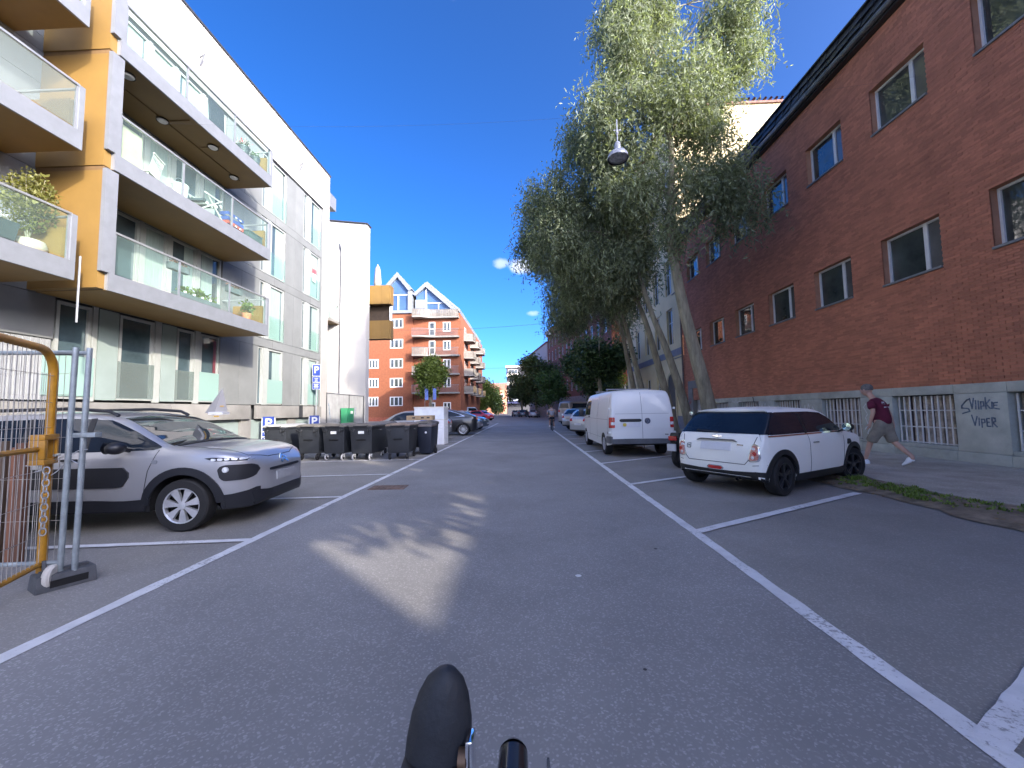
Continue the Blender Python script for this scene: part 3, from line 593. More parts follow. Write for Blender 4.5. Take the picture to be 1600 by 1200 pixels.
B('base_ledge', CONC, gb, FX-.06, FX+.10, -12, 12.0, 1.24, 1.80, bevel=.01); B('base_ledge', CONC, gb, FX-.06, FX+.10, 12.01, 15.6, 1.24, 1.80, bevel=.01); B('base_ledge', CONC, gb, FX-.06, FX+.10, 16.0, 19.0, 1.24, 1.80, bevel=.01); B('base_ledge', CONC, gb, FX-.06, FX+.10, 19.40, 21.1, 1.24, 1.80, bevel=.01); B('base_ledge', DKMET, gb, FX-.06, FX+.06, 19.01, 19.39, 1.24, 1.80)
B('basement_wall', CONC, gb, FX-.28, FX-.05, -12, 21.1, .1, .32)
yb = -6.0
while yb < 21:
    B('basement_pane', FROSTP, gb, FX-.2, FX-.12, yb, yb+2.5, .33, 1.2); B('basement_pier', CONC, gb, FX-.28, FX-.04, yb+2.52, yb+3.1, .33, 1.235); yb += 3.12
# balconies
RAILM = M('rail_steel', (.40, .41, .41), .35, .7, var=.06)
def balcony(y0, y1, zb, cheek_to, frosted=None, near=True, posts=(.33, .66), hang=True):
    slab = MB().box(FX, XF-.05, y0, y1, zb+.012, zb+.36); s_ = slab.build('balcony', CONC, gb, True)
    B('soffit', GOLD, s_, FX+.01, XF-.052, y0+.002, y1-.002, zb, zb+.011)
    B('fascia', GALV, s_, XF-.049, XF, y0-.0, y1, zb-.006, zb+.40); B('deck', M('deck_boards', (.22, .18, .13), .8, var=.15, scale=3, stretch=(6, .6, 1)), s_, FX+.02, XF-.06, y0+.02, y1-.02, zb+.361, zb+.385)
    zr = zb+1.38
    if near:
        B('cheek_wall', GOLD, s_, FX+.0, XF-.10, y0-.16, y0-.003, zb+.02, cheek_to-.10); B('cheek_frame', GALV, s_, XF-.098, XF, y0-.17, y0+.10, zb+.402, cheek_to-.06)
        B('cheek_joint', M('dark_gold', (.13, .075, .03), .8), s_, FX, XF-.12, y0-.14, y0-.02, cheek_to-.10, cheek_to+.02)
    B('end_parapet', GOLD, s_, FX+.45, XF-.2, y1-.11, y1-.01, zb+.40, zb+1.12); B('end_frame', GALV, s_, XF-.12, XF, y1-.10, y1+.002, zb+.402, zr+.03)
    MB().bar((XF-.06, y1-.06, zr-.02), (FX+.02, y1-.06, zr-.02), .04).build('end_rail', RAILM, s_, True)
    L = [y0+.12]+[y0+(y1-y0)*q for q in posts]+[y1-.12]
    for a, b in zip(L, L[1:]): B('balustrade_pane', frosted or GCLR, s_, XF-.040, XF-.028, a+.04, b-.04, zb+.44, zr-.01)
    for y in L: MB().box(XF-.07, XF-.02, y-.022, y+.022, zb+.402, zr+.02).build('post', GALV, s_, True)
    MB().box(XF-.075, XF-.005, y0+.1, y1-.1, zr, zr+.045).build('handrail', RAILM, s_, True)
    return s_
zz = [4.33, 7.21, 10.07]
bal = []
for i, z in enumerate(zz): bal.append(balcony(8.5, 14.10, z, (zz+[12.96])[i+1]))
for i, z in enumerate(zz): balcony(-1.5, 7.82, z, 0, frosted=GHAZE if i == 1 else None, near=False, posts=(.25, .5, .75))
for x, y in ((-9.94, 9.04), (-10.48, 10.55), (-9.94, 11.75), (-10.48, 13.36)):
    o = MB().lathe([(.001, -.075), (.10, -.07), (.13, -.04)], (x, y, 10.07), n=18).build('soffit_lamp', M('opal_glass', (.62, .62, .60), .4), bal[2], True, smooth=True)
    o2 = MB().lathe([(.15, -.045), (.15, -.001)], (x, y, 10.07), n=18).build('soffit_lamp_ring', BLACKP, bal[2], True)
MB().tube([(-10.45, 9.2, 10.055), (-10.45, 13.6, 10.055)], .012, 5).build('cable_duct', MATS['dark_gold'], bal[2], True)
for y in (10.6, 11.75): MB().tube([(-10.45, y, 10.055), (-9.7, y, 10.055)], .01, 5).build('cable_duct', MATS['dark_gold'], bal[2], True)
MB().tube([(XF-.05, 7.95, 4.9), (XF-.05, 7.95, 3.45)], .02, 6).build('rain_spout', GALV, gb, True)
# ---- things on the balconies
def foliage(name, parent, n, c, rad, leaf, mat, droop=0.0):
    q = np.zeros((n, 4, 3)); u = rng.normal(size=(n, 3)); u /= np.linalg.norm(u, axis=1)[:, None]; r = rng.random(n)**.4
    p = np.array(c)+u*r[:, None]*np.array(rad); a = rng.normal(size=(n, 3)); a[:, 2] -= droop; a /= np.linalg.norm(a, axis=1)[:, None]; b = np.cross(a, rng.normal(size=(n, 3))); b /= np.linalg.norm(b, axis=1)[:, None]
    l = leaf*(.6+.8*rng.random(n))[:, None]; q[:, 0] = p; q[:, 1] = p+a*l*.5+b*l*.25; q[:, 2] = p+a*l; q[:, 3] = p+a*l*.5-b*l*.25
    return quads(name, q, mat, parent)
def quads(name, q, mat, parent=None):
    n = len(q); me = bpy.data.meshes.new(name); me.vertices.add(n*4); me.loops.add(n*4); me.polygons.add(n)
    me.vertices.foreach_set('co', q.reshape(-1).astype(np.float32)); me.loops.foreach_set('vertex_index', np.arange(n*4, dtype=np.int32)); me.polygons.foreach_set('loop_start', np.arange(0, n*4, 4, dtype=np.int32))
    me.update(calc_edges=True); me.validate(); me.materials.append(mat); o = bpy.data.objects.new(name, me); COL.objects.link(o)
    if parent is not None: o.parent = parent
    return o
d1, d2, d3 = zz[0]+.387, zz[1]+.387, zz[2]+.387
TERRA = M('terracotta', (.42, .17, .08), .8, var=.1); POT = M('dark_planter', (.035, .045, .05), .6, var=.1); STONEP = M('stone_pot', (.36, .30, .24), .85, var=.12, scale=8)
GOLDLEAF = leafmat('golden_leaf', (.135, .135, .035), .35, .4); FLW = leafmat('white_flower', (.62, .55, .62), .25, .3); FLR = leafmat('red_flower', (.5, .04, .06), .3, .2)
t = thing('potted_bush', 'tall golden leaved bush in a round stone pot on the nearest left balcony', 'plant', (-10.15, 7.45, d1))
MB().lathe([(.14, 0), (.26, .10), (.29, .22), (.25, .33), (.22, .34)], (0, 0, 0), n=18, cap=True).build('pot', STONEP, t, smooth=True)
m = MB(); 
for k in range(7): a = k*.9; m.tube([(0, 0, .3), (.12*math.cos(a), .12*math.sin(a), .9), (.3*math.cos(a), .3*math.sin(a), 1.6)], [.012, .009, .004], 5)
m.build('stems', BARK, t); foliage('leaves', t, 2300, (0, 0, 1.15), (.42, .42, .68), .075, GOLDLEAF)
t = thing('flower_planter', 'dark square planter with white flowers on the nearest left balcony', 'planter', (-10.1, 6.75, d1)); MB().hexa([(-.2,-.3,0),(.2,-.3,0),(.2,.3,0),(-.2,.3,0)], [(-.25,-.36,.5),(.25,-.36,.5),(.25,.36,.5),(-.25,.36,.5)]).build('box', POT, t); foliage('flowers', t, 420, (0, 0, .55), (.3, .4, .12), .07, FLW); foliage('leaves', t, 200, (0, 0, .48), (.28, .38, .1), .08, LEAFD)
t = thing('folded_parasol', 'dark folded parasol with a white pole on the nearest left balcony', 'parasol', (-10.2, 6.3, d1)); MB().tube([(0, 0, 0), (0, 0, 1.9)], .03, 8).build('pole', WPAINT, t); MB().lathe([(.02, 1.9), (.07, 1.7), (.11, 1.1), (.05, .85)], (0, 0, 0), n=10).build('canopy', M('dark_cloth', (.04, .04, .045), .9), t)
# level one: planter trough with herbs, terracotta pot, rail boxes
t = thing('planter_trough', 'long grey trough of herbs standing behind the lowest balcony glass', 'planter', (-9.78, 11.2, d1)); MB().box(-.11, .11, -.75, .75, 0, .20).build('box', M('grey_trough', (.10, .11, .115), .6), t); foliage('leaves', t, 420, (0, 0, .30), (.10, .7, .14), .10, LEAFL); foliage('flowers', t, 60, (0, .2, .32), (.1, .5, .1), .05, FLW)
for k in range(4): MB().lathe([(.03, .2), (.04, .27)], (.06, -.5+.3*k, 0), n=8, cap=True).build('label_stake', WPAINT, t)
t = thing('terracotta_pot', 'small terracotta pot with a young green plant at the end of the lowest balcony', 'plant', (-9.85, 13.35, d1)); MB().lathe([(.10, 0), (.15, .24), (.16, .24), (.16, .28), (.13, .28)], (0, 0, 0), n=16, cap=True).build('pot', TERRA, t, smooth=True); foliage('leaves', t, 160, (0, 0, .5), (.2, .2, .25), .11, LEAFL)
for y, lab in ((10.45, 'hanging box of dry pink flowers on the lowest balcony rail, nearer of two'), (12.55, 'hanging box of dry pink flowers on the lowest balcony rail, farther of two')):
    t = thing('rail_planter', lab, 'planter', (XF-.16, y, zz[0]+1.14), 0, 'flower boxes on the lowest balcony rail'); MB().box(-.08, .07, -.3, .3, 0, .18).build('box', MATS['grey_trough'], t); foliage('flowers', t, 150, (0, 0, .22), (.1, .3, .08), .06, leafmat('dry_pink', (.30, .16, .13), .4, .3) if 'dry_pink' not in MATS else MATS['dry_pink'])
# level two
t = thing('cream_board', 'cream painted board leaning inside the middle balcony beside the ochre wall', 'board', (-9.74, 8.98, d2)); MB().box(-.02, .02, -.30, .30, 0, .95).build('board', M('cream_board', (.34, .32, .22), .6, var=.05), t)
MB().box(.021, .026, -.30, -.27, 0, .95).build('edge_strip', WPAINT, t)
t = thing('slatted_chair', 'pale slatted folding chair behind the glass of the middle balcony', 'chair', (-10.15, 10.0, d2), R(20))
for k in range(9): MB().bar((.02, -.24+.06*k, .42), (.14, -.24+.06*k, .92), .03, .012).build('slat', M('pale_wood', (.52, .50, .45), .6, var=.1), t)
MB().bar((.14, -.27, .92), (.14, .27, .92), .035).bar((.02, -.27, .42), (.02, .27, .42), .035).build('back_frame', MATS['pale_wood'], t)
MB().box(-.40, .02, -.25, .25, .40, .43).build('seat', MATS['pale_wood'], t)
for x in (-.36, 0):
    for y in (-.22, .22): MB().bar((x, y, 0), (x, y, .40), .03).build('leg', MATS['pale_wood'], t)
t = thing('white_bucket', 'white bucket beside the slatted chair on the middle balcony', 'bucket', (-9.85, 10.55, d2)); MB().lathe([(.15, 0), (.19, .42), (.2, .42), (.2, .45), (.17, .45), (.14, .05)], (0, 0, 0), n=18, cap=True).build('body', WPAINT, t, smooth=True); MB().tube([(0, .19*math.cos(a), .45+.2*math.sin(a)) for a in np.linspace(0, 3.14, 9)], .008, 5).build('handle', STEEL, t)
t = thing('lounge_chair', 'reclining lounge chair with a striped cushion on the middle balcony', 'lounge chair', (-10.0, 11.6, d2), R(95))
MB().bar((-.55, -.28, .05), (.35, -.28, .75), .03).bar((-.55, .28, .05), (.35, .28, .75), .03).bar((.5, -.28, .0), (-.3, -.28, .62), .03).bar((.5, .28, .0), (-.3, .28, .62), .03).bar((-.45, -.3, .62), (.2, -.3, .66), .035).bar((-.45, .3, .62), (.2, .3, .66), .035).build('frame', MATS['pale_wood'], t)
for k in range(8): x = -.4+k*.1; MB().box(x, x+.085, -.25, .25, .28+.05*abs(k-2), .36+.05*abs(k-2)).build('cushion', WPAINT if k % 2 else M('dark_stripe', (.04, .05, .06), .9), t)
for nm, lab, col, z in (('bottle_crate', 'blue bottle crate stacked on the red crate on the middle balcony', (.03, .06, .22), .30), ('bottle_crate', 'red bottle crate under the blue crate on the middle balcony', (.40, .07, .05), 0)):
    t = thing(nm, lab, 'crate', (-9.92, 12.62, d2+z), 0, None); c_ = M('crate_'+('blue' if z else 'red'), col, .5, var=.06)
    MB().box(-.15, .15, -.36, .36, 0, .02).build('bottom', c_, t)
    for a in ((-.15, -.135, -.36, .36), (.135, .15, -.36, .36), (-.134, .134, -.36, -.345), (-.134, .134, .345, .36)): MB().box(a[0], a[1], a[2], a[3], .021, .12).box(a[0], a[1], a[2], a[3], .19, .29).build('side', c_, t)
    for y in (-.2, 0, .2): MB().box(.151, .153, y-.04, y+.04, .2, .25).build('mark', WPAINT, t)
t = thing('storage_box', 'dark green storage box at the end of the middle balcony', 'box', (-9.9, 13.5, d2)); MB().box(-.2, .2, -.36, .36, 0, .32).build('box', M('dark_green_box', (.05, .07, .065), .5), t, bevel=.015); MB().box(-.22, .22, -.38, .38, .322, .37).build('lid', MATS['dark_green_box'], t, bevel=.01)
# level three
t = thing('dark_board', 'dark folding screen on the top balcony leaning by the glass', 'screen', (-9.85, 11.75, d3), R(8)); MB().hexa([(-.03,-.30,0),(.03,-.30,0),(.03,.38,0),(-.03,.38,0)], [(-.03,-.42,1.0),(.03,-.42,1.0),(.03,.30,1.0),(-.03,.30,1.0)]).build('board', M('navy_dark', (.03, .035, .05), .6), t); MB().box(-.3, -.02, .35, .4, 0, .9).build('foot', MATS['navy_dark'], t)
for y, r, lab, fl in ((12.95, .20, 'dark round pot with white and red flowers on the top balcony', True), (13.55, .17, 'plain dark round pot at the end of the top balcony', False)):
    t = thing('plant_pot', lab, 'plant pot', (-9.86, y, d3), 0, 'dark pots on the top balcony'); MB().lathe([(r*.7, 0), (r, .36), (r*1.06, .36), (r*1.06, .42), (r*.85, .42)], (0, 0, 0), n=16, cap=True).build('pot', POT, t, smooth=True)
    foliage('leaves', t, 90, (0, 0, .48), (r, r, .12), .09, LEAFD)
    if fl: foliage('flowers', t, 120, (0, 0, .58), (r, r, .12), .07, FLW); foliage('blooms', t, 40, (.05, .05, .6), (r, r, .1), .06, FLR)
t = thing('flue_pipe', 'short white flue pipe on the middle balcony by the ochre wall', 'pipe', (-10.4, 8.85, d2)); MB().tube([(0, 0, 0), (0, 0, 2.2)], .045, 10).build('pipe', WPAINT, t, smooth=True); MB().lathe([(.07, .95), (.07, 1.15)], (0, 0, 0), n=12, cap=True).build('collar', CHROME, t, smooth=True)
# ================================================================ CORRUGATED YARD FENCE
cf = thing('corrugated_fence', 'grey corrugated metal yard fence between the grey and the white buildings', 'fence', (FX, 24.3, .1))
n = 46
for k in range(n):
    y = -2.5+k*5.0/n; MB().prism([(0, y), (.03, y+.025), (.03, y+.07), (0, y+.095), (-.01, y+.095), (-.01, y)], 'Z', .05, 2.45).build('sheet_rib', M('grey_sheet', (.20, .205, .21), .5, .2, var=.08, scale=2, stain=.15, island=.06), cf)
for y in (-2.52, .3, 2.52): MB().box(-.06, .05, y-.04, y+.04, 0, 2.5).build('post', DKMET, cf)
MB().box(-.05, .05, -2.52, 2.52, 2.45, 2.50).build('top_rail', GALV, cf)
strokes_ = MB().bar((.036, 1.0, 1.6), (.036, 1.3, 1.2), .05, .004).bar((.036, 1.3, 1.7), (.036, 1.1, 1.1), .05, .004).bar((.036, -2.3, 1.9), (.036, -2.1, 1.0), .05, .004); strokes_.build('graffiti', GRAF, cf)
t = thing('green_cabinet', 'small green letter cabinet with a white sticker in front of the corrugated fence', 'cabinet', (FX+.35, 23.7, .12)); MB().box(-.2, .2, -.45, .45, .55, 1.55).build('body', M('green_enamel', (.03, .20, .09), .45, var=.06), t, bevel=.02); MB().box(-.05, .05, -.05, .05, 0, .55).build('post', DKMET, t); MB().box(.2, .206, 0, .3, 1.25, 1.42).build('sticker', WPAINT, t); MB().box(-.22, .22, -.47, .47, 1.552, 1.6).build('lid', MATS['green_enamel'], t)
# ================================================================ WHITE HOUSE
WHITE = M('sunny_white_plaster', (.38, .37, .35), .85, var=.03, scale=.6, stain=.12)
wh = thing('white_house', 'tall white plastered house with a drainpipe on its blank gable and ochre balcony boxes', 'building', (-13, 33, 0))
B('wall', WHITE, wh, -26, FX, 27.2, 27.8, .1, 15.0); B('side_wing', WHITE, wh, -26, -12.2, 27.801, 28.9, .1, 14.8); B('rear_wing', WHITE, wh, -26, -16.5, 28.901, 40.0, .1, 14.6)
# roofline falls towards the street
MB().prism([(-26, 15.0), (FX, 15.0), (FX, 15.05), (-14.1, 15.40), (-26, 15.6)], 'Y', 27.2, 27.8).build('gable_top', WHITE, wh, True); MB().prism([(-26.1, 15.605), (-14.1, 15.405), (FX+.1, 15.055), (FX+.1, 15.13), (-14.1, 15.48), (-26.1, 15.68)], 'Y', 27.1, 27.85).build('roof', DKMET, wh, True)
MB().tube([(-13.03, 27.08, .2), (-13.03, 27.08, 13.3)], .075, 10).build('drainpipe', M('pale_pipe', (.60, .60, .58), .5, var=.05), wh, True, smooth=True); MB().lathe([(.08, 13.2), (.16, 13.45), (.17, 13.75), (.12, 13.75)], (-13.03, 27.08, 0), n=12, cap=True).build('hopper_head', MATS['pale_pipe'], wh, True, smooth=True)
b_ = MB().box(-14.4, -13.25, 25.9, 27.19, 7.75, 7.95).build('balcony', CONC, wh, True); B('soffit', GOLD, b_, -14.39, -13.26, 25.91, 27.18, 7.735, 7.749)
for x in (-13.30,): B('balustrade_pane', GCLR, b_, x, x+.012, 25.95, 27.1, 8.0, 9.0)
MB().bar((-13.3, 25.95, 9.05), (-13.3, 27.15, 9.05), .04).bar((-13.3, 25.95, 7.95), (-13.3, 25.95, 9.05), .04).bar((-14.4, 25.95, 9.05), (-13.3, 25.95, 9.05), .04).build('handrail', RAILM, b_, True); B('balustrade_pane', GCLR, b_, -14.38, -13.32, 25.93, 25.942, 8.0, 9.0)
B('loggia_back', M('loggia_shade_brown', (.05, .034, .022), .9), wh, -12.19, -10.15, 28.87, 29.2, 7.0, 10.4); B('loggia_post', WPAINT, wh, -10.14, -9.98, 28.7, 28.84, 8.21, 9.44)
for z, hh in ((10.85-1.3, 1.3), (8.2-1.27, 1.27)):
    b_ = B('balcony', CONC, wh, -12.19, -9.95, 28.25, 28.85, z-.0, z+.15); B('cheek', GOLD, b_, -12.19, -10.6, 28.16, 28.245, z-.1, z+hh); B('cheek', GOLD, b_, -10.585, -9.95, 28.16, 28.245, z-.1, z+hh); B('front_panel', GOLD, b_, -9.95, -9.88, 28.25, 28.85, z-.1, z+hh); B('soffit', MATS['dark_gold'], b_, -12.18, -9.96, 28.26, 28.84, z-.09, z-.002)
t = thing('folded_umbrella', 'white closed parasol standing on the upper ochre balcony of the white house', 'parasol', (-11.0, 28.55, 9.7)); MB().tube([(0, 0, 0), (0, 0, 2.9)], .025, 6).build('pole', WPAINT, t); MB().lathe([(.02, 2.9), (.2, 2.5), (.30, 1.4), (.22, 1.2)], (0, 0, 0), n=10).build('canopy', WPLAST, t, smooth=True)
# ================================================================ RED BRICK APARTMENT HOUSE WITH GLAZED GABLES
YR = 58.0
ra = thing('red_apartment_house', 'orange red brick apartment house with two glazed zinc gables and curved balconies', 'building', (-15, YR, 0))
ZINC = M('pale_zinc', (.23, .25, .265), .4, .3, var=.06, scale=2)
B('wall', ORBR, ra, -26.5, -16.9, YR, YR+14, 0, 16.35); B('wall', ORBR, ra, -16.895, -9.75, YR+.25, YR+30, 0, 16.3)
B('brick_base', M('brick_base', (.30, .09, .05), .9, var=.15), ra, -26.5, -16.9, YR-.03, YR-.001, 0, .7)
for z in (2.35, 5.15, 8.05, 11.05, 14.15): # three-light windows
    y_window(ra, YR-.10, -20.35, -18.4, z, z+1.4, WPAINT, 2, 0, .13, .06)
    if z < 10.5: y_window(ra, YR-.10, -23.6, -22.1, z, z+1.4, WPAINT, 2, 0, .13, .06)
# glazed gable of the left bay
BLUEG = M('blue_gable_glass', (.05, .10, .20), .03, var=.25, scale=.3, spec=.9)
def gable(xl, xa, xr, zl, za, zr, zbase, t, y):
    o = MB(); o.prism([(xl-.0, zl), (xa, za), (xr, zr), (xr-t*.9, zr-t*.5), (xa, za-t*1.4), (xl+t*.9, zl-t*.5)], 'Y', y-.45, y+6); g = o.build('gable_frame', ZINC, ra, True)
    MB().prism([(xl+t*.9, zbase), (xr-t*.9, zbase), (xr-t*.9, zr-t*.5), (xa, za-t*1.4), (xl+t*.9, zl-t*.5)], 'Y', y+.05, y+.12).build('pane', BLUEG, g, True); return g
g = gable(-21.45, -19.2, -16.95, 20.15, 22.7, 20.0, 16.4, .55, YR)
MB().box(-21.45, -20.85, YR-.3, YR+6, 16.36, 19.9).build('side_panel', ZINC, g, True); MB().box(-17.6, -16.95, YR-.3, YR+6, 16.36, 19.75).build('side_panel', ZINC, g, True); MB().box(-20.85, -17.6, YR-.3, YR+.02, 16.36, 16.8).build('sill_panel', ZINC, g, True)
MB().box(-20.9, -17.55, YR-.1, YR+.045, 19.15, 19.3).box(-19.2, -19.06, YR-.1, YR+.045, 16.8, 19.14).box(-20.1, -20.0, YR-.1, YR+.045, 16.8, 17.5).build('glazing_bar', WPAINT, g, True)
g = gable(-16.93, -14.95, -10.0, 19.3, 21.1, 16.6, 16.35, .5, YR+.35)
MB().box(-15.0, -14.85, YR+.25, YR+.39, 16.9, 20.3).box(-14.84, -11.6, YR+.25, YR+.39, 17.85, 18.0).box(-13.1, -13.0, YR+.25, YR+.39, 16.9, 17.84).build('glazing_bar', WPAINT, g, True); MB().box(-16.6, -15.01, YR+.2, YR+.39, 16.9, 18.5).build('side_panel', ZINC, g, True)
MB().prism([(-14.9, 21.1), (-9.9, 16.6), (-9.75, 16.3), (-9.75, 16.9), (-14.8, 21.3)], 'Y', YR+.2, YR+28).build('roof', ZINC, ra, True)
# curved balconies of the right bay
WOODR = M('grey_board', (.17, .155, .135), .85, var=.15, scale=3, island=.15)
def curved_balcony(z, n, style):
    P = []
    for k in range(n+1):
        s = k/n; x = -16.7+s*6.85; dep = 1.55-.85*(1/(1+math.exp(-(s-.30)*22))); P.append((x, YR+.25-dep))
    bo = MB(); bo.prism(P+[(-9.85, YR+.24), (-16.7, YR+.24)], 'Z', z-.22, z); b = bo.build('balcony', M('balcony_edge', (.22, .21, .19), .8, var=.1), ra, True)
    for k in range(n):
        (xa, ya), (xb, yb_) = P[k], P[k+1]
        if style == 'board' or (style == 'mixed' and k < n*.33):
            MB().hexa([(xa+.02, ya, z+.02), (xb-.02, yb_, z+.02), (xb-.02, yb_+.04, z+.02), (xa+.02, ya+.04, z+.02)], [(xa+.02, ya, z+1.05), (xb-.02, yb_, z+1.05), (xb-.02, yb_+.04, z+1.05), (xa+.02, ya+.04, z+1.05)]).build('board', WOODR, b, True)
        else: MB().bar((xa, ya, z), (xa, ya, z+1.0), .03).bar(((xa+xb)/2, (ya+yb_)/2, z), ((xa+xb)/2, (ya+yb_)/2, z+1.0), .03).build('baluster', GALV, b, True)
    MB().tube([(x, y, z+1.05) for x, y in P], .035, 5).build('handrail', GALV, b, True)
for z, st in ((15.7, 'board'), (12.75, 'rail'), (9.9, 'mixed'), (7.1, 'mixed'), (4.3, 'rail')):
    curved_balcony(z, 24, st)
    if z < 15: y_window(ra, YR+.15, -14.5, -13.55, z+.1, z+2.25, WPAINT, 0, 1, .16, .05); y_window(ra, YR+.15, -12.35, -11.2, z+.75, z+2.2, WPAINT, 1, 0, .13, .05)
y_window(ra, YR+.15, -14.5, -13.55, .3, 2.8, WPAINT, 0, 1, .16, .05); y_window(ra, YR+.15, -12.35, -11.2, 1.2, 2.8, WPAINT, 1, 0, .13, .05)
for z in (4.4, 7.2, 10.0, 12.8): # street-side balconies seen in profile
    for y in (61.5, 68.5, 76):
        b_ = MB().prism([(-9.74, y), (-8.3, y+.5), (-8.1, y+2), (-8.3, y+3.5), (-9.74, y+4)], 'Z', z-.2, z).build('balcony', MATS['balcony_edge'], ra, True)
        MB().prism([(-8.32, y+.48), (-8.08, y+2), (-8.32, y+3.52), (-8.26, y+3.55), (-8.02, y+2), (-8.26, y+.45)], 'Z', z, z+1.0).build('front_board', WOODR if z > 6 else M('pine_board', (.55, .38, .18), .8, var=.1), b_, True); MB().prism([(-9.74, y), (-8.3, y+.5), (-8.3, y+.54), (-9.74, y+.04)], 'Z', z, z+1.0).build('side_board', WOODR, b_, True)
        x_window(ra, -9.75, y+.8, y+2.8, z+.1, z+2.2, WPAINT, 1, 0, .12, -.02, sgn=-1)
# ================================================================ FAR LEFT ROW
fr_ = thing('low_white_house', 'low white house with a dark pitched roof past the red apartment house', 'building', (-19, 96, 0)); B('wall', WHITE, fr_, -24, -11.2, 92, 102, 0, 4.6); MB().prism([(91.6, 4.6), (102.4, 4.6), (97, 9.4)], 'X', -24.2, -11.0).build('roof', M('dark_roof', (.10, .10, .11), .8, var=.1), fr_, True); x_window(fr_, -11.2, 95, 96.2, 1.2, 3, FRAMEW, 1, 1, .1, -.02, sgn=-1)
for k, (x0, x1, y0, y1, h, c, lab) in enumerate(((-34, -17.5, 118, 134, 13.5, (.46, .22, .13), 'distant terracotta tenement with white dormers on the left side, nearer of the row'), (-34, -18.5, 134.3, 152, 12.6, (.48, .26, .16), 'distant orange tenement with white dormers behind the terracotta one'), (-22, 12, 185, 195, 11.5, (.46, .20, .12), 'far orange tenement that closes the street behind the conifer'))):
    b = thing('far_tenement', lab, 'building', (x1, (y0+y1)/2, 0)); cm = M('tenement_%s' % 'abc'[k], c, .9, var=.08, scale=2)
    B('wall', cm, b, x0, x1, y0, y1, 0, h); MB().prism([(y0-.3, h), (y1+.3, h), (y1-3, h+3.2), (y0+3, h+3.2)], 'X', x0, x1+.3).build('roof', M('tile_roof', (.26, .12, .08), .8, var=.15, scale=2), b, True)
    for i in range(5):
        if k < 2:
            y = y0+1.5+i*(y1-y0-3)/4; MB().box(x1-1.6, x1+.35, y-.7, y+.7, h, h+1.9).build('dormer', WPAINT, b, True)
            for z in (1.5, 4.6, 7.7, 10.2): x_window(b, x1, y-.7, y+.7, z, z+1.7, FRAMEW, 1, 0, .12, -.03, sgn=-1)
        else:
            for z in (1.5, 4.6, 7.7): y_window(b, y0-.12, -12+i*3.4, -10.6+i*3.4, z, z+1.7, FRAMEW, 1, 0, .12, .05)
    MB().box(x1-6, x1-5, y0+4, y0+5.2, h+2.5, h+4.6).build('chimney', cm, b, True)
# ================================================================ TREES
def blob_points(blobs, n, shell=.45):
    vol = np.array([b[3]*b[4]*b[5] for b in blobs])**.75; idx = rng.choice(len(blobs), n, p=vol/vol.sum()); b = np.array(blobs)[idx]
    u = rng.normal(size=(n, 3)); u /= np.linalg.norm(u, axis=1)[:, None]; r = rng.random(n)**shell
    return b[:, :3]+u*r[:, None]*b[:, 3:6]*(1+.12*rng.normal(size=n))[:, None]
def hanging_leaves(blobs, n, per, leaf, width, length):
    """strands of narrow leaves hanging from points spread through the crown"""
    nc = max(1, n//22); cl = blob_points(blobs, nc, .38); p0 = cl[rng.integers(0, nc, n)]+rng.normal(size=(n, 3))*np.array([.20, .20, .26]); d = rng.normal(size=(n, 3))*.42; d[:, 2] = -1; d /= np.linalg.norm(d, axis=1)[:, None]
    L = length*(.45+.9*rng.random(n)); t = (np.arange(per)+rng.random((n, per)))/per
    bend = rng.normal(size=(n, 3))*.25; bend[:, 2] = 0
    P = p0[:, None]+d[:, None]*(t*L[:, None])[..., None]+bend[:, None]*((1-t)**2)[..., None]*.8
    m = n*per; P = P.reshape(m, 3); a = rng.normal(size=(m, 3))*.75; a[:, 2] -= .75; a /= np.linalg.norm(a, axis=1)[:, None]; b = np.cross(a, rng.normal(size=(m, 3))); b /= np.linalg.norm(b, axis=1)[:, None]
    l = (leaf*(.6+.8*rng.random(m)))[:, None]; w = width*(.7+.6*rng.random(m))[:, None]
    return np.stack([P, P+a*l*.45+b*w, P+a*l, P+a*l*.45-b*w], 1)
def tuft_leaves(blobs, n, leaf):
    """small leaf clumps facing mostly up and outward"""
    k = 6; c = blob_points(blobs, n//k, .36); P = (c[:, None]+rng.normal(size=(n//k, k, 3))*leaf*1.3).reshape(-1, 3); m = len(P)
    a = rng.normal(size=(m, 3)); a[:, 2] *= .6; a /= np.linalg.norm(a, axis=1)[:, None]; b = np.cross(a, rng.normal(size=(m, 3))); b /= np.linalg.norm(b, axis=1)[:, None]
    l = (leaf*(.6+.8*rng.random(m)))[:, None]
    return np.stack([P, P+a*l*.5+b*l*.42, P+a*l, P+a*l*.5-b*l*.42], 1)
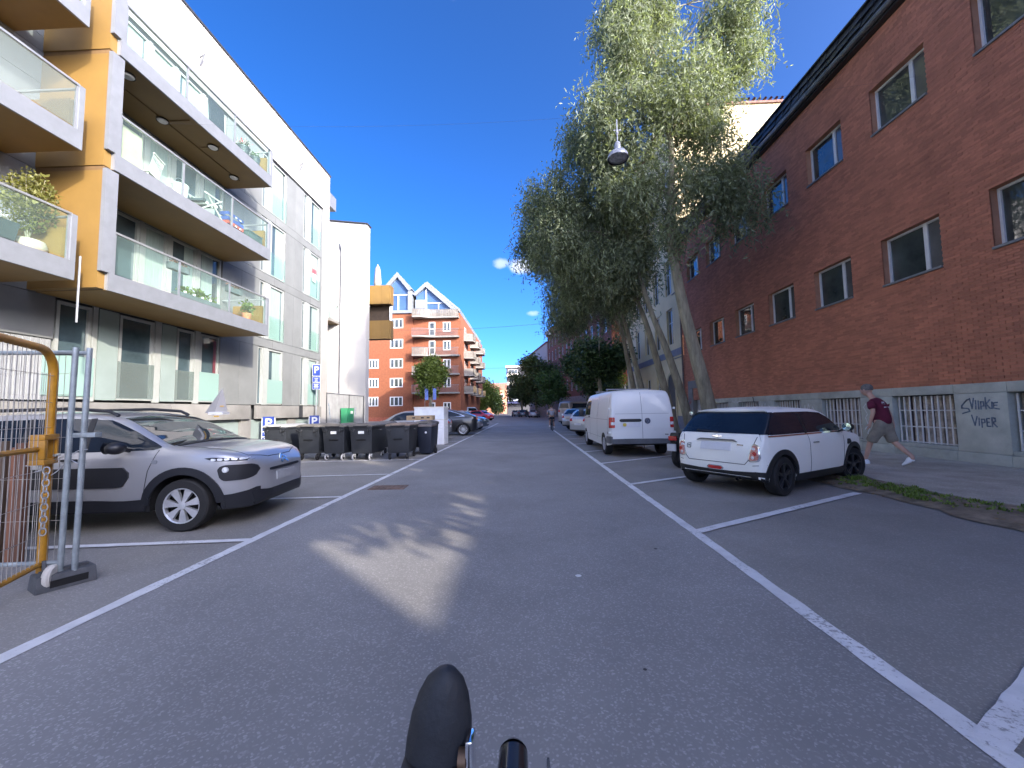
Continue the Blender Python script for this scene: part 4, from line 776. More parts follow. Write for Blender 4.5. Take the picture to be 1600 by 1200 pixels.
def tree(name, label, base, trunk, r0, blobs, leaves, mat, group=None):
    t = thing(name, label, 'tree', base, 0, group); b = np.array(base)
    loc = [(x-b[0], y-b[1], z-b[2]) for x, y, z in trunk]; n = len(loc)
    # smooth the trunk line
    L = [Vector(p) for p in loc]; pts = []; rad = []
    for i in range(n-1):
        p0, p1, p2, p3 = L[max(i-1, 0)], L[i], L[i+1], L[min(i+2, n-1)]
        for s in range(5):
            u = s/5; pts.append(.5*((2*p1)+(p2-p0)*u+(2*p0-5*p1+4*p2-p3)*u*u+(3*p1-p0-3*p2+p3)*u**3)); g = (i+u)/(n-1); rad.append(max(.02, r0*(1-.88*g)*(1+.35*max(0, .08-g)/.08)*(1+.05*random.random())))
    pts.append(L[-1]); rad.append(.02); m = MB().tube(pts, rad, 12)
    for bl in blobs:
        c = Vector((bl[0]-b[0], bl[1]-b[1], bl[2]-b[2])); s = min(pts[:-2], key=lambda p: (p-c).length+max(0, p.z-c.z+.8)*3); i = pts.index(s); mid = (s+c)*.5+Vector((random.uniform(-.3, .3), random.uniform(-.3, .3), .25)); m.tube([s, mid, c, c+Vector((random.uniform(-.6, .6), random.uniform(-.4, .4), bl[5]*.8))], [rad[i]*.55, rad[i]*.34, .022, .006], 6)
        for _ in range(3): e = c+Vector([random.uniform(-1, 1)*bl[3+q]*.9 for q in range(3)]); m.tube([mid, (mid+e)*.5+Vector((0, 0, .15)), e], [.022, .014, .005], 4)
    m.build('trunk', BARK, t, smooth=True)
    q = leaves.copy(); q -= b; quads('crown', q, mat, t); return t
GW = 'willows leaning over the right pavement'
W1 = [(4.3,14,15.6,1.5,1.6,2.4),(4.7,14,16.9,1.3,1.5,1.1),(8.1,14.3,15.7,1.2,1.4,1.7),(8.4,14.3,17.2,1.2,1.4,1.2),(6.9,14.2,12.7,1.1,1.3,1.7),(5.5,14,12.9,1.5,1.6,1.7),(3.4,14,12.4,1.3,1.5,1.6),(7.2,14.2,10.1,.9,1.1,1.0),(6.3,13.9,9.9,1.2,1.2,1.2),(4.2,14.2,10.2,1.4,1.4,1.4),(6.9,14.1,14.2,.8,.9,1.0),(7.9,13.8,8.9,.9,.8,.7),(5.4,13.8,8.0,.9,.9,.8)]
tree('willow_tree', 'thickest willow, nearest to the white hatchback, crown above the brick wall', (6.7, 14.26, .1), [(6.7,14.26,.0),(6.45,14.2,1.7),(6.0,14.15,3.8),(5.6,14.1,5.8),(5.35,14,8),(5.5,14,11),(5.0,14,14.5),(4.8,14,17)], .27, W1, hanging_leaves(W1, 8400, 10, .19, .023, 1.15), WILLOW, GW)
W2 = [(2.7,16,12.9,1.1,1.3,1.2),(3.7,16,10.6,1.4,1.5,1.6),(1.8,16.3,10.9,1.2,1.4,1.4),(4.5,15.8,7.9,1.3,1.3,1.3),(2.2,16.2,9.0,1.2,1.3,1.1),(3.2,16,7.8,1.1,1.2,1.0)]
tree('willow_tree', 'second willow from the near end, trunk just past the white van corner', (6.7, 16.1, .1), [(6.7,16.1,0),(6.3,16,1.8),(5.7,15.9,3.8),(5.1,15.8,5.4),(4.3,15.8,8.5),(3.4,16,12.5)], .20, W2, hanging_leaves(W2, 3800, 9, .20, .024, 1.1), WILLOW, GW)
W3 = [(1.6,18,9.6,1.4,1.5,1.4),(1.0,18.4,11.3,1.1,1.3,1.1),(3.5,18,8.6,1.5,1.5,1.4),(4.7,18,10.2,1.4,1.5,1.6),(2.6,18,7.6,1.3,1.2,1.0),(4.8,17.8,7.2,1.2,1.1,.9)]
tree('willow_tree', 'third willow, its trunk rising behind the roof of the white van', (6.7, 17.8, .1), [(6.7,17.8,0),(6.3,17.7,1.8),(5.75,17.5,3.9),(5.2,17.4,5.8),(4.2,17.6,8.4),(2.6,18,11)], .21, W3, hanging_leaves(W3, 3800, 9, .20, .024, 1.1), WILLOW, GW)
W4 = [(.9,20.6,11.6,1.2,1.4,1.3),(2.5,21.3,10,1.6,1.6,1.7),(4.3,21.5,8.4,1.6,1.5,1.4),(2.4,21,7.9,1.3,1.3,1.1),(.5,20.4,10.1,.9,1.0,.8),(4,21.5,11.5,1.5,1.5,1.5)]
tree('willow_tree', 'fourth willow, one of the close pair over the van roof rack, nearer of the pair', (6.7, 21.6, .1), [(6.7,21.6,0),(6.3,21.4,2.2),(5.8,21.2,4.4),(5.3,21,6.3),(4.2,21.2,8.6),(2.4,21.2,11)], .21, W4, hanging_leaves(W4, 3800, 9, .20, .024, 1.1), WILLOW, GW)
W5 = [(3.1,24.2,8.2,1.6,1.6,1.4),(3.0,24,11.2,1.9,1.9,1.8),(5,24,9.6,1.7,1.7,1.9),(5.4,23.6,7.4,1.3,1.2,1.0),(2.4,24.4,6.9,1.0,1.1,.9),(6.6,24.2,11.5,1.5,1.5,1.8)]
tree('willow_tree', 'farthest willow of the row, thin trunk at the left of the close pair', (6.7, 23.5, .1), [(6.7,23.5,0),(6.4,23.3,2.2),(6.0,23.1,4.4),(5.6,23,6.3),(4.7,23.4,8.6),(3.4,24,11)], .20, W5, hanging_leaves(W5, 3800, 9, .20, .024, 1.1), WILLOW, GW)
# unseen willows added behind the viewpoint, crowns shaped to dapple the road
for i, (x, y) in enumerate(((7.2, -5.0), (6.9, -10.5))):
    Wk = [(x+random.uniform(-.7, .5), y-2.6+1.05*q+random.uniform(-.3, .3), random.uniform(7.0, 8.0), 1.5, 1.1, 1.0) for q in range(6)]+[(x-.2, y-2.2+1.1*q+random.uniform(-.25, .25), 5.6+.5*(q % 2), .7, .30, .55) for q in range(5)]
    tree('shade_willow', ('unseen willow added just behind the viewpoint to dapple the road', 'unseen willow added farther behind the viewpoint to dapple the road')[i], (x, y, .1), [(x,y,0),(x-.2,y,3),(x-.3,y,6),(x-.4,y,8.5)], .22, Wk, hanging_leaves(Wk, 2100, 9, .32, .055, .8), WILLOW, 'added shade willows behind the viewpoint')
Wk = [(8.6,-2.0,3.6,.9,1.0,1.0),(8.7,-1.6,5.2,.9,1.2,1.0),(8.5,-2.2,6.9,1.1,1.3,1.1),(8.4,-1.2,8.6,1.1,1.2,1.0)]
tree('shade_willow', 'slim unseen willow added to break up sun through the gap beside the brick building', (8.6, -1.9, .1), [(8.6,-1.9,0),(8.6,-1.9,3),(8.5,-1.8,6),(8.5,-1.8,9)], .16, Wk, hanging_leaves(Wk, 500, 9, .30, .04, .8), WILLOW, 'added shade willows behind the viewpoint')  # another added tree, out of view, scattering the sun from the slot
# farther trees
def round_tree(label, base, h, r, n, leaf, mat, trunk_h, seed, squash=1.0, name='street_tree', group='street trees farther along the road'):
    random.seed(seed); x, y = base; bl = []
    for _ in range(15):
        a = random.uniform(0, 6.28); q = random.uniform(.15, .82)*r; z = random.uniform(trunk_h+.25*r, h-.3*r); k = 1-.45*abs((z-trunk_h)/(h-trunk_h)-.45)
        bl.append((x+q*k*math.cos(a), y+q*k*math.sin(a), z, r*random.uniform(.24, .46), r*random.uniform(.24, .46), r*random.uniform(.2, .42)*squash))
    return tree(name, label, (x, y, 0), [(x, y, 0), (x+.05, y, trunk_h*.6), (x, y, trunk_h+.3*(h-trunk_h)), (x+.1, y, h*.92)], .03*h, bl, tuft_leaves(bl, n, leaf), mat, group)
round_tree('broad dark tree over the parked cars between the willows and the brown brick building', (7.4, 47, 0)[:2], 9.2, 2.9, 11000, .30, LEAFD, 2.6, 3)
round_tree('sunlit light green tree in front of the red gable house', (9.6, 45, 0)[:2], 8.6, 2.2, 7000, .26, LEAFL, 3.0, 4)
round_tree('small round tree behind the cyclist', (3.5, 58, 0)[:2], 7.2, 2.3, 7000, .28, leafmat('mid_leaf', (.065, .115, .035), .35, .35), 2.6, 5)
round_tree('large dark tree beside the dark corner block', (1.9, 76, 0)[:2], 12.2, 4.0, 14000, .36, LEAFD, 2.4, 6)
round_tree('dark tree behind the large one at the street bend', (-1.0, 92, 0)[:2], 11.0, 3.6, 8000, .42, LEAFD, 2.4, 8)
round_tree('dark columnar shrub at the edge of the cream building', (9.4, 42.5, 0)[:2], 5.4, 1.1, 4000, .22, LEAFD, .6, 9, 1.5)
round_tree('dark tree shading the red house wall behind the willows', (6.2, 33, 0)[:2], 8.8, 2.4, 9000, .26, LEAFD, 3.4, 12)
round_tree('leafy green maple in front of the red apartment house', (-12.3, 50, 0)[:2], 8.9, 2.35, 11000, .27, LEAFL, 3.4, 10, 1.0)
round_tree('bushy light tree before the terracotta tenement', (-11.5, 104, 0)[:2], 9.2, 3.6, 7000, .42, LEAFL, 1.6, 13)
round_tree('low shrub by the white house past the red apartment house', (-10.3, 84, 0)[:2], 4.2, 2.0, 4000, .32, LEAFL, .5, 14)
def conifer():
    t = thing('conifer', 'dark narrow conifer at the far end of the street', 'tree', (-9.5, 128, 0)); MB().tube([(0, 0, 0), (0, 0, 9)], [.2, .03], 6).build('trunk', BARK, t)
    bl = [(0, 0, 1.6+k*.9, 2.3*(1-k/9.5), 2.3*(1-k/9.5), .35) for k in range(9)]; quads('crown', tuft_leaves(bl, 5000, .42), LEAFD, t)
conifer()
# ================================================================ VEHICLES
def pchip(P, xs):
    P = sorted(P); x = np.array([p[0] for p in P], float); y = np.array([p[1] for p in P], float); h = np.diff(x); d = np.diff(y)/h; m = np.zeros(len(x)); m[0], m[-1] = d[0], d[-1]
    for i in range(1, len(x)-1):
        if d[i-1]*d[i] > 0: w1 = 2*h[i]+h[i-1]; w2 = h[i]+2*h[i-1]; m[i] = (w1+w2)/(w1/d[i-1]+w2/d[i])
    xs = np.clip(xs, x[0], x[-1]); k = np.clip(np.searchsorted(x, xs, side='right')-1, 0, len(h)-1); t = (xs-x[k])/h[k]
    return (2*t**3-3*t**2+1)*y[k]+(t**3-2*t**2+t)*h[k]*m[k]+(-2*t**3+3*t**2)*y[k+1]+(t**3-t**2)*h[k]*m[k+1]
UNDER = M('underbody', (.006, .006, .007), .9)
def car_body(root, top, bot, plan, sec, wheels, arch, mat, er=.07, crown=.035, ncol=90, m=14, low=.24):
    """lofted shell: top/bot = side silhouette, plan = half width along the car, sec = half-width factor by height"""
    x0, x1 = top[0][0], top[-1][0]; xs = set(np.linspace(x0, x1, ncol).tolist()); L = x1-x0
    for e in (.004, .012, .025, .045, .07, .1): xs |= {x0+e*L*.5, x1-e*L*.5}
    for cx in wheels:
        for a in np.linspace(0, math.pi, 21): xs.add(cx+arch*math.cos(a))
    xs = np.array(sorted(xs)); xs = xs[np.concatenate([[True], np.diff(xs) > .004])]
    zt = pchip(top, xs); zb = pchip(bot, xs); w = pchip(plan, xs); V = []; n = len(xs)
    for cx in wheels:
        k = np.abs(xs-cx) <= arch+1e-6; zb[k] = np.maximum(zb[k], .31+np.sqrt(np.maximum(0, arch**2-(xs[k]-cx)**2)))
    for i in range(n):
        e = min(er, max(.005, (zt[i]-zb[i])*.3)); ze = zt[i]-e; side = []
        for q in range(m+1):
            z = zb[i]+(ze-zb[i])*q/m; side.append((w[i]*float(pchip(sec, np.array([z]))[0]), z))
        h = side[-1][0]; side += [(h-.10*e, ze+.45*e), (h-.42*e, ze+.82*e), (h-e, ze+.97*e)]
        hh = h-e; side += [(hh*f, ze+.97*e+crown*(1-f*f)) for f in (.85, .6, .3)]
        row = [(-y, z) for y, z in side]+[(0, ze+.97*e+crown)]+[(y, z) for y, z in reversed(side)]
        V.append(row)
    c = len(V[0]); mb = MB(); mb.v = [(xs[i], y, z) for i in range(n) for y, z in V[i]]
    for i in range(n-1):
        for j in range(c-1): mb.f.append((i*c+j, i*c+j+1, (i+1)*c+j+1, (i+1)*c+j)); mb.mi.append(1 if max(V[i][j][1], V[i][j+1][1], V[i+1][j][1]) < low else 0)
        mb.f.append((i*c+c-1, i*c, (i+1)*c, (i+1)*c+c-1)); mb.mi.append(1)
    mb.f += [tuple(range(c)), tuple((n-1)*c+j for j in reversed(range(c)))]; mb.mi += [0, 0]
    bvh = BVHTree.FromPolygons([Vector(v) for v in mb.v], mb.f)
    o = mb.build('body', [mat, UNDER], root, smooth=True, sharp=42); o['bvh_ok'] = 1
    return o, bvh
AX = {'L': ((0, 9), lambda a, b: (Vector((a, 9, b)), Vector((0, -1, 0)))), 'R': ((0, -9), lambda a, b: (Vector((a, -9, b)), Vector((0, 1, 0)))),
      'F': (None, lambda a, b: (Vector((9, a, b)), Vector((-1, 0, 0)))), 'B': (None, lambda a, b: (Vector((-9, a, b)), Vector((1, 0, 0)))), 'BR': (None, lambda a, b: (Vector((-6+a*.70711, -6-a*.70711, b)), Vector((.70711, .70711, 0)))), 'BL': (None, lambda a, b: (Vector((-6+a*.70711, 6+a*.70711, b)), Vector((.70711, -.70711, 0)))),
      'T': (None, lambda a, b: (Vector((a, b, 9)), Vector((0, 0, -1))))}
def patch(name, parent, bvh, grid, ax, mat, off=.006):
    """a thin piece laid on the body shell: grid of 2D points projected along one axis, with a skirt that reaches into the shell"""
    nr, nc = len(grid), len(grid[0]); mb = MB(); d = None
    for row in grid:
        for a, b in row:
            o, d = AX[ax][1](a, b); h = bvh.ray_cast(o, d)[0]
            if h is None: h = bvh.find_nearest(o+d*7)[0]
            mb.v.append(tuple(h-d*off))
    for i in range(nr-1):
        for j in range(nc-1): k = i*nc+j; mb.f.append((k, k+1, k+nc+1, k+nc)); mb.mi.append(0)
    loop = [j for j in range(nc)]+[i*nc+nc-1 for i in range(1, nr)]+[(nr-1)*nc+j for j in range(nc-2, -1, -1)]+[i*nc for i in range(nr-2, 0, -1)]
    k = len(mb.v); mb.v += [tuple(Vector(mb.v[i])+d*(off+.006)) for i in loop]; n = len(loop)
    for i in range(n): mb.f.append((loop[i], loop[(i+1) % n], k+(i+1) % n, k+i)); mb.mi.append(0)
    return mb.build(name, mat, parent, smooth=True, sharp=50)
def rpoly(P, r, n=5):
    out = []
    for i in range(len(P)):
        p, a, b = Vector(P[i]), Vector(P[i-1]), Vector(P[(i+1) % len(P)]); u, v = (a-p), (b-p); q = min(r, u.length*.45, v.length*.45); s, e = p+u.normalized()*q, p+v.normalized()*q
        for t in range(n+1): t /= n; out.append(tuple(s*(1-t)**2+p*2*t*(1-t)+e*t*t))
    return out
def pgrid(P, n=14, m=7):
    """grid filling a polygon that is monotone in its first coordinate"""
    lo, hi = min(p[0] for p in P), max(p[0] for p in P); g = []
    for i in range(n+1):
        a = lo+(hi-lo)*(.0015+.997*i/n); ys = []
        for p, q in zip(P, P[1:]+P[:1]):
            if (p[0]-a)*(q[0]-a) <= 0 and p[0] != q[0]: ys.append(p[1]+(q[1]-p[1])*(a-p[0])/(q[0]-p[0]))
        y0, y1 = min(ys), max(ys); g.append([(a, y0+(y1-y0)*j/m) for j in range(m+1)])
    return g
def strip(path, w, n=1):
    """thin band along a 2D path"""
    g = []
    for i, p in enumerate(path):
        d = (Vector(path[min(i+1, len(path)-1)])-Vector(path[max(i-1, 0)])).normalized(); s = Vector((-d.y, d.x))*w/2; p = Vector(p); g.append([tuple(p-s), tuple(p+s)])
    return g
def dense(path, step=.06):
    out = []
    for p, q in zip(path, path[1:]):
        n = max(1, int((Vector(q)-Vector(p)).length/step)); out += [tuple(Vector(p)+(Vector(q)-Vector(p))*i/n) for i in range(n)]
    return out+[path[-1]]
def arch_band(cx, cz, r0, r1, a0=-8, a1=188, n=26):
    return [[(cx+r0*math.cos(R(a)), cz+r0*math.sin(R(a))), (cx+(r0+r1)/2*math.cos(R(a)), cz+(r0+r1)/2*math.sin(R(a))), (cx+r1*math.cos(R(a)), cz+r1*math.sin(R(a)))] for a in np.linspace(a0, a1, n)]
def wheel(root, x, y, r, w, rim_r, spokes, rim_mat, style='bar', steer=0, dark=True):
    """tyre lathe with a rim of real spokes; y sign tells the outer side"""
    s = 1 if y > 0 else -1; o = MB().lathe([(rim_r, -w*.5), (r*.93, -w*.5), (r*.985, -w*.42), (r, -w*.25), (r, w*.25), (r*.985, w*.42), (r*.93, w*.5), (rim_r, w*.48), (rim_r*.97, w*.2), (rim_r*.97, -w*.4)], (0, 0, 0), 'Y', 28).build('wheel', RUB, root, smooth=True, sharp=35)
    o.location = (x, y, r); o.rotation_euler = (0, 0, steer); f = s*w*.5
    MB().lathe([(.001, f-s*.10), (rim_r*.98, f-s*.10)], (0, 0, 0), 'Y', 24).build('brake_disc', UNDER, o)
    m = MB().lathe([(rim_r*.90, f-s*.05), (rim_r*.93, f-s*.005), (rim_r*1.0, f-s*.002), (rim_r*1.01, f-s*.02)], (0, 0, 0), 'Y', 30)
    for k in range(spokes):
        a = 2*math.pi*k/spokes+.3
        def pt(rr, t, d): return (rr*math.cos(t), f-s*d, rr*math.sin(t))
        hw0, hw1 = {'bar': (.16, .075), 'blade': (.20, .30), 'pair': (.10, .07)}[style]
        for da in ((-.13, .13) if style == 'pair' else (0,)):
            A = a+da; r0, r1 = rim_r*.18, rim_r*.94; q0, q1 = hw0*(1.2 if style != 'pair' else 1.0), hw1
            b = [pt(r0, A-q0*1.6, .045), pt(r1, A-q1*.8, .055), pt(r1, A+q1*.8, .055), pt(r0, A+q0*1.6, .045)]; t_ = [pt(r0, A-q0*1.6, .012), pt(r1, A-q1*.8, .012), pt(r1, A+q1*.8, .012), pt(r0, A+q0*1.6, .012)]
            m.hexa(b, t_)
    m.lathe([(rim_r*.24, f-s*.05), (rim_r*.22, f-s*.006), (.001, f-s*.002)], (0, 0, 0), 'Y', 14)
    m.build('rim', rim_mat, o, smooth=True, sharp=30); return o
def paint(name, col, metal=0.0, rough=.32, coat=.8): return M(name, col, rough, metal, var=.012, scale=1.5, coat=coat)
WHITEP = paint('white_car_paint', (.80, .80, .75), 0, .4, .25); VANW = paint('van_white_paint', (.66, .67, .66), 0, .4, .35); SILV = paint('silver_car_paint', (.36, .365, .385), .5, .34)
SEAM = M('panel_seam', (.03, .03, .032), .8); REDL = M('red_lamp', (.42, .02, .02), .15, spec=.8, var=.15, scale=20); REDCLR = M('pink_lamp', (.50, .20, .16), .12, spec=.8, var=.3, scale=40); LAMPW = M('clear_lamp', (.62, .64, .66), .1, spec=.8, var=.2, scale=30)
PLATE = M('blank_plate', (.60, .61, .64), .6, var=.05, scale=4)
# ---------------------------------------------------------------- white hatchback, right
mini = thing('hatchback', 'white three door hatchback with black wheel arches parked nose to the brick building', 'car', (4.79, 7.84, 0), R(31.3))
top = [(-1.85,.60),(-1.835,.70),(-1.80,.80),(-1.73,.95),(-1.62,1.07),(-1.44,1.26),(-1.34,1.345),(-1.20,1.378),(-.6,1.39),(0,1.372),(.32,1.30),(.62,1.12),(.88,.965),(1.05,.93),(1.45,.865),(1.68,.76),(1.80,.62),(1.85,.50)]
bot = [(-1.85,.31),(-1.75,.25),(-1.3,.20),(0,.19),(1.2,.20),(1.75,.23),(1.85,.32)]
plan = [(-1.85,.60),(-1.83,.69),(-1.76,.765),(-1.6,.81),(-1.2,.838),(0,.842),(1.0,.84),(1.4,.82),(1.65,.74),(1.78,.63),(1.85,.48)]
sec = [(.15,.95),(.3,.975),(.5,1.0),(.75,1.0),(.90,.975),(.945,.945),(1.1,.895),(1.25,.835),(1.33,.79),(1.42,.73)]
bo, bv = car_body(mini, top, bot, plan, sec, (-1.33, 1.137), .345, WHITEP, er=.075, low=.31)
for s, ax in ((-1, 'R'), (1, 'L')):
    patch('side_glass', mini, bv, pgrid([(-1.72,.975),(-1.60,.965),(.70,.965),(.78,.99),(.42,1.21),(.20,1.298),(-.2,1.322),(-1.30,1.322),(-1.43,1.28),(-1.57,1.12)], 26, 7), ax, GLASSC, .005)
    patch('window_pillar', mini, bv, strip(dense([(-.52,.96),(-.57,1.30)]), .075), ax, BLACKP, .009); patch('chrome_trim', mini, bv, strip(dense([(-1.64,.945),(.80,.95)]), .022), ax, CHROME, .012)
    for cx in (-1.33, 1.137): patch('wheel_arch', mini, bv, arch_band(cx, .31, .345, .425, -24, 204), ax, BLACKP, .014)
    patch('sill_trim', mini, bv, pgrid([(-.97,.16),(.78,.16),(.78,.285),(-.97,.285)], 16, 3), ax, BLACKP, .012)
    patch('door_seam', mini, bv, strip(dense([(-.50,.30),(-.50,.94)]), .009), ax, SEAM, .003); patch('door_seam', mini, bv, strip(dense([(.70,.30),(.73,.62),(.76,.93)]), .009), ax, SEAM, .003)
    m = MB().bar((-.43, s*.855, .80), (-.24, s*.858, .80), .022, .028); m.build('door_handle', CHROME, mini, bevel=.006)
    t = MB().hexa([(.56, s*.82, .93), (.66, s*.82, .93), (.66, s*.90, .97), (.56, s*.90, .97)], [(.56, s*.82, .96), (.66, s*.82, .96), (.66, s*.9, 1.0), (.56, s*.9, 1.0)]).ball((.62, s*.965, 1.03), .085, 14, 8, (1, 1, .85)).build('mirror', BLACKP, mini, smooth=True)
    MB().lathe([(.068, 0), (.001, -.012)], (.545, s*.965, 1.035), 'X', 18).build('mirror_glass', M('mirror_glass_green', (.55, .72, .62), .05, .8), t, smooth=True)
    patch('corner_pillar', mini, bv, [[(-.665+.135*t+q, .975+.35*t) for q in np.linspace(-.075, .085, 7)] for t in np.linspace(0, 1, 9)], 'B'+ax, GLASSC, .007)
    # tail lamp with chrome ring, wraps the rear corner
    patch('lamp_ring', mini, bv, pgrid(rpoly([(s*.555,.545),(s*.735,.56),(s*.725,.80),(s*.615,.845)], .05), 12, 10), 'B', CHROME, .010)
    lm = patch('tail_lamp', mini, bv, pgrid(rpoly([(s*.580,.572),(s*.713,.583),(s*.705,.785),(s*.628,.818)], .045), 12, 10), 'B', REDCLR, .024)
    for q in ((.64, .75, .03), (.66, .68, .034), (.635, .62, .026)):
        h = bv.ray_cast(Vector((-9, s*q[0], q[1])), Vector((1, 0, 0)))[0]; MB().lathe([(.001, -.03), (q[2], -.026), (q[2], .01)], h, 'X', 12).build('lamp_bulb', REDL if q[2] > .03 else LAMPW, lm, smooth=True)
    patch('headlamp', mini, bv, pgrid(rpoly([(s*.45,.60),(s*.66,.60),(s*.66,.80),(s*.45,.80)], .09), 12, 8), 'F', LAMPW, .012)
    patch('side_scuttle', mini, bv, pgrid(rpoly([(.86,.70),(1.02,.72),(.98,.80),(.88,.80)], .02), 8, 4), ax, BLACKP, .014)
patch('rear_window', mini, bv, pgrid(rpoly([(-.785,.98),(.785,.98),(.70,1.335),(-.70,1.335)], .01), 30, 10), 'B', GLASSC, .006)
patch('windscreen', mini, bv, pgrid(rpoly([(-.60,.98),(.60,.98),(.54,1.29),(-.54,1.29)], .06), 22, 9), 'F', GLASSC, .006)
patch('rear_wiper', mini, bv, strip(dense([(.0,.995),(.22,1.012),(.42,1.022)]), .022), 'B', BLACKP, .022)
MB().box(-1.40, -1.20, -.60, .60, 1.345, 1.362).build('roof_spoiler', WHITEP, mini, bevel=.012)
patch('tailgate_seam', mini, bv, strip(dense([(.66,.94),(.56,.57),(.50,.50),(-.50,.50),(-.56,.57),(-.66,.94)]), .010), 'B', SEAM, .003)
patch('bumper_seam', mini, bv, strip(dense([(.62,.49),(.78,.51)]), .008), 'B', SEAM, .003); patch('bumper_seam', mini, bv, strip(dense([(-.62,.49),(-.78,.51)]), .008), 'B', SEAM, .003)
patch('bumper_trim', mini, bv, pgrid([(-.69,.25),(.69,.25),(.69,.40),(.3,.375),(-.3,.375),(-.69,.40)], 22, 3), 'B', BLACKP, .012)
for s, ax in ((-1, 'R'), (1, 'L')): patch('bumper_trim', mini, bv, pgrid([(-1.84,.25),(-1.68,.22),(-1.68,.39),(-1.84,.40)], 8, 2), ax, BLACKP, .012)
patch('grip_bar', mini, bv, pgrid(rpoly([(-.37,.845),(-.30,.885),(.30,.885),(.37,.845),(.30,.862),(-.30,.862)], .01), 20, 2), 'B', M('gunmetal', (.10, .10, .105), .3, .6), .030)
patch('number_plate', mini, bv, pgrid([(-.27,.70),(.27,.70),(.27,.835),(-.27,.835)], 10, 4), 'B', PLATE, .014)
patch('fog_lamp_ring', mini, bv, pgrid(rpoly([(-.15,.37),(.15,.37),(.15,.445),(-.15,.445)], .035), 10, 4), 'B', CHROME, .014); patch('fog_lamp', mini, bv, pgrid(rpoly([(-.125,.382),(.125,.382),(.125,.433),(-.125,.433)], .025), 10, 4), 'B', REDL, .022)
bd = patch('badge', mini, bv, pgrid(rpoly([(-.028,.90),(.028,.90),(.028,.948),(-.028,.948)], .024), 8, 5), 'B', CHROME, .014)
for s in (-1, 1): patch('badge_wing', bd, bv, pgrid([(s*.03,.915),(s*.095,.925),(s*.09,.937),(s*.03,.935)], 6, 2), 'B', CHROME, .011)
patch('sticker', mini, bv, strip(dense([(.47,.705),(.54,.705),(.545,.775),(.475,.785),(.47,.705)], .03), .010), 'B', BLACKP, .006); patch('sticker_mark', mini, bv, pgrid([(.492,.735),(.522,.735),(.522,.755),(.492,.755)], 3, 2), 'B', BLACKP, .006)
patch('model_badge', mini, bv, strip(dense([(-.47,.80),(-.37,.806)]), .018), 'B', CHROME, .008)
MB().tube([(-1.80, -.38, .27), (-1.87, -.38, .27)], .035, 12, False).build('exhaust', CHROME, mini, smooth=True); MB().tube([(-.55, 0, 1.40), (-.62, 0, 1.60)], .006, 5).build('aerial', BLACKP, mini)
GUNR = M('grey_alloy', (.085, .085, .09), .3, .7)
for x in (-1.33, 1.137):
    for s in (-1, 1): wheel(mini, x, s*.735, .31, .20, .215, 5, GUNR, 'pair', steer=R(-14) if x > 0 else 0)
# ---------------------------------------------------------------- silver crossover, left
cac = thing('crossover_car', 'silver crossover with black side cladding parked behind the site fence on the left', 'car', (-5.58, 5.45, 0), R(6))
top = [(-2.08,.70),(-2.05,.92),(-1.95,1.10),(-1.78,1.30),(-1.55,1.415),(-1.0,1.462),(-.3,1.47),(.1,1.445),(.38,1.385),(.75,1.20),(1.02,1.055),(1.12,1.03),(1.4,1.005),(1.70,.955),(1.92,.865),(2.02,.76),(2.07,.62),(2.08,.48)]
bot = [(-2.08,.36),(-1.9,.28),(0,.25),(1.3,.25),(1.95,.24),(2.08,.33)]
plan = [(-2.08,.66),(-2.04,.74),(-1.9,.81),(-1.5,.855),(0,.865),(1.2,.862),(1.6,.84),(1.85,.76),(1.99,.63),(2.06,.49),(2.08,.42)]
sec = [(.2,.93),(.35,.965),(.5,.99),(.75,1.0),(.93,.985),(1.0,.955),(1.15,.90),(1.3,.83),(1.42,.765),(1.5,.72)]
bo, bv = car_body(cac, top, bot, plan, sec, (-1.375, 1.26), .385, SILV, er=.08, low=.40)
BLK = M('black_cladding', (.009, .010, .014), .45, var=.05)
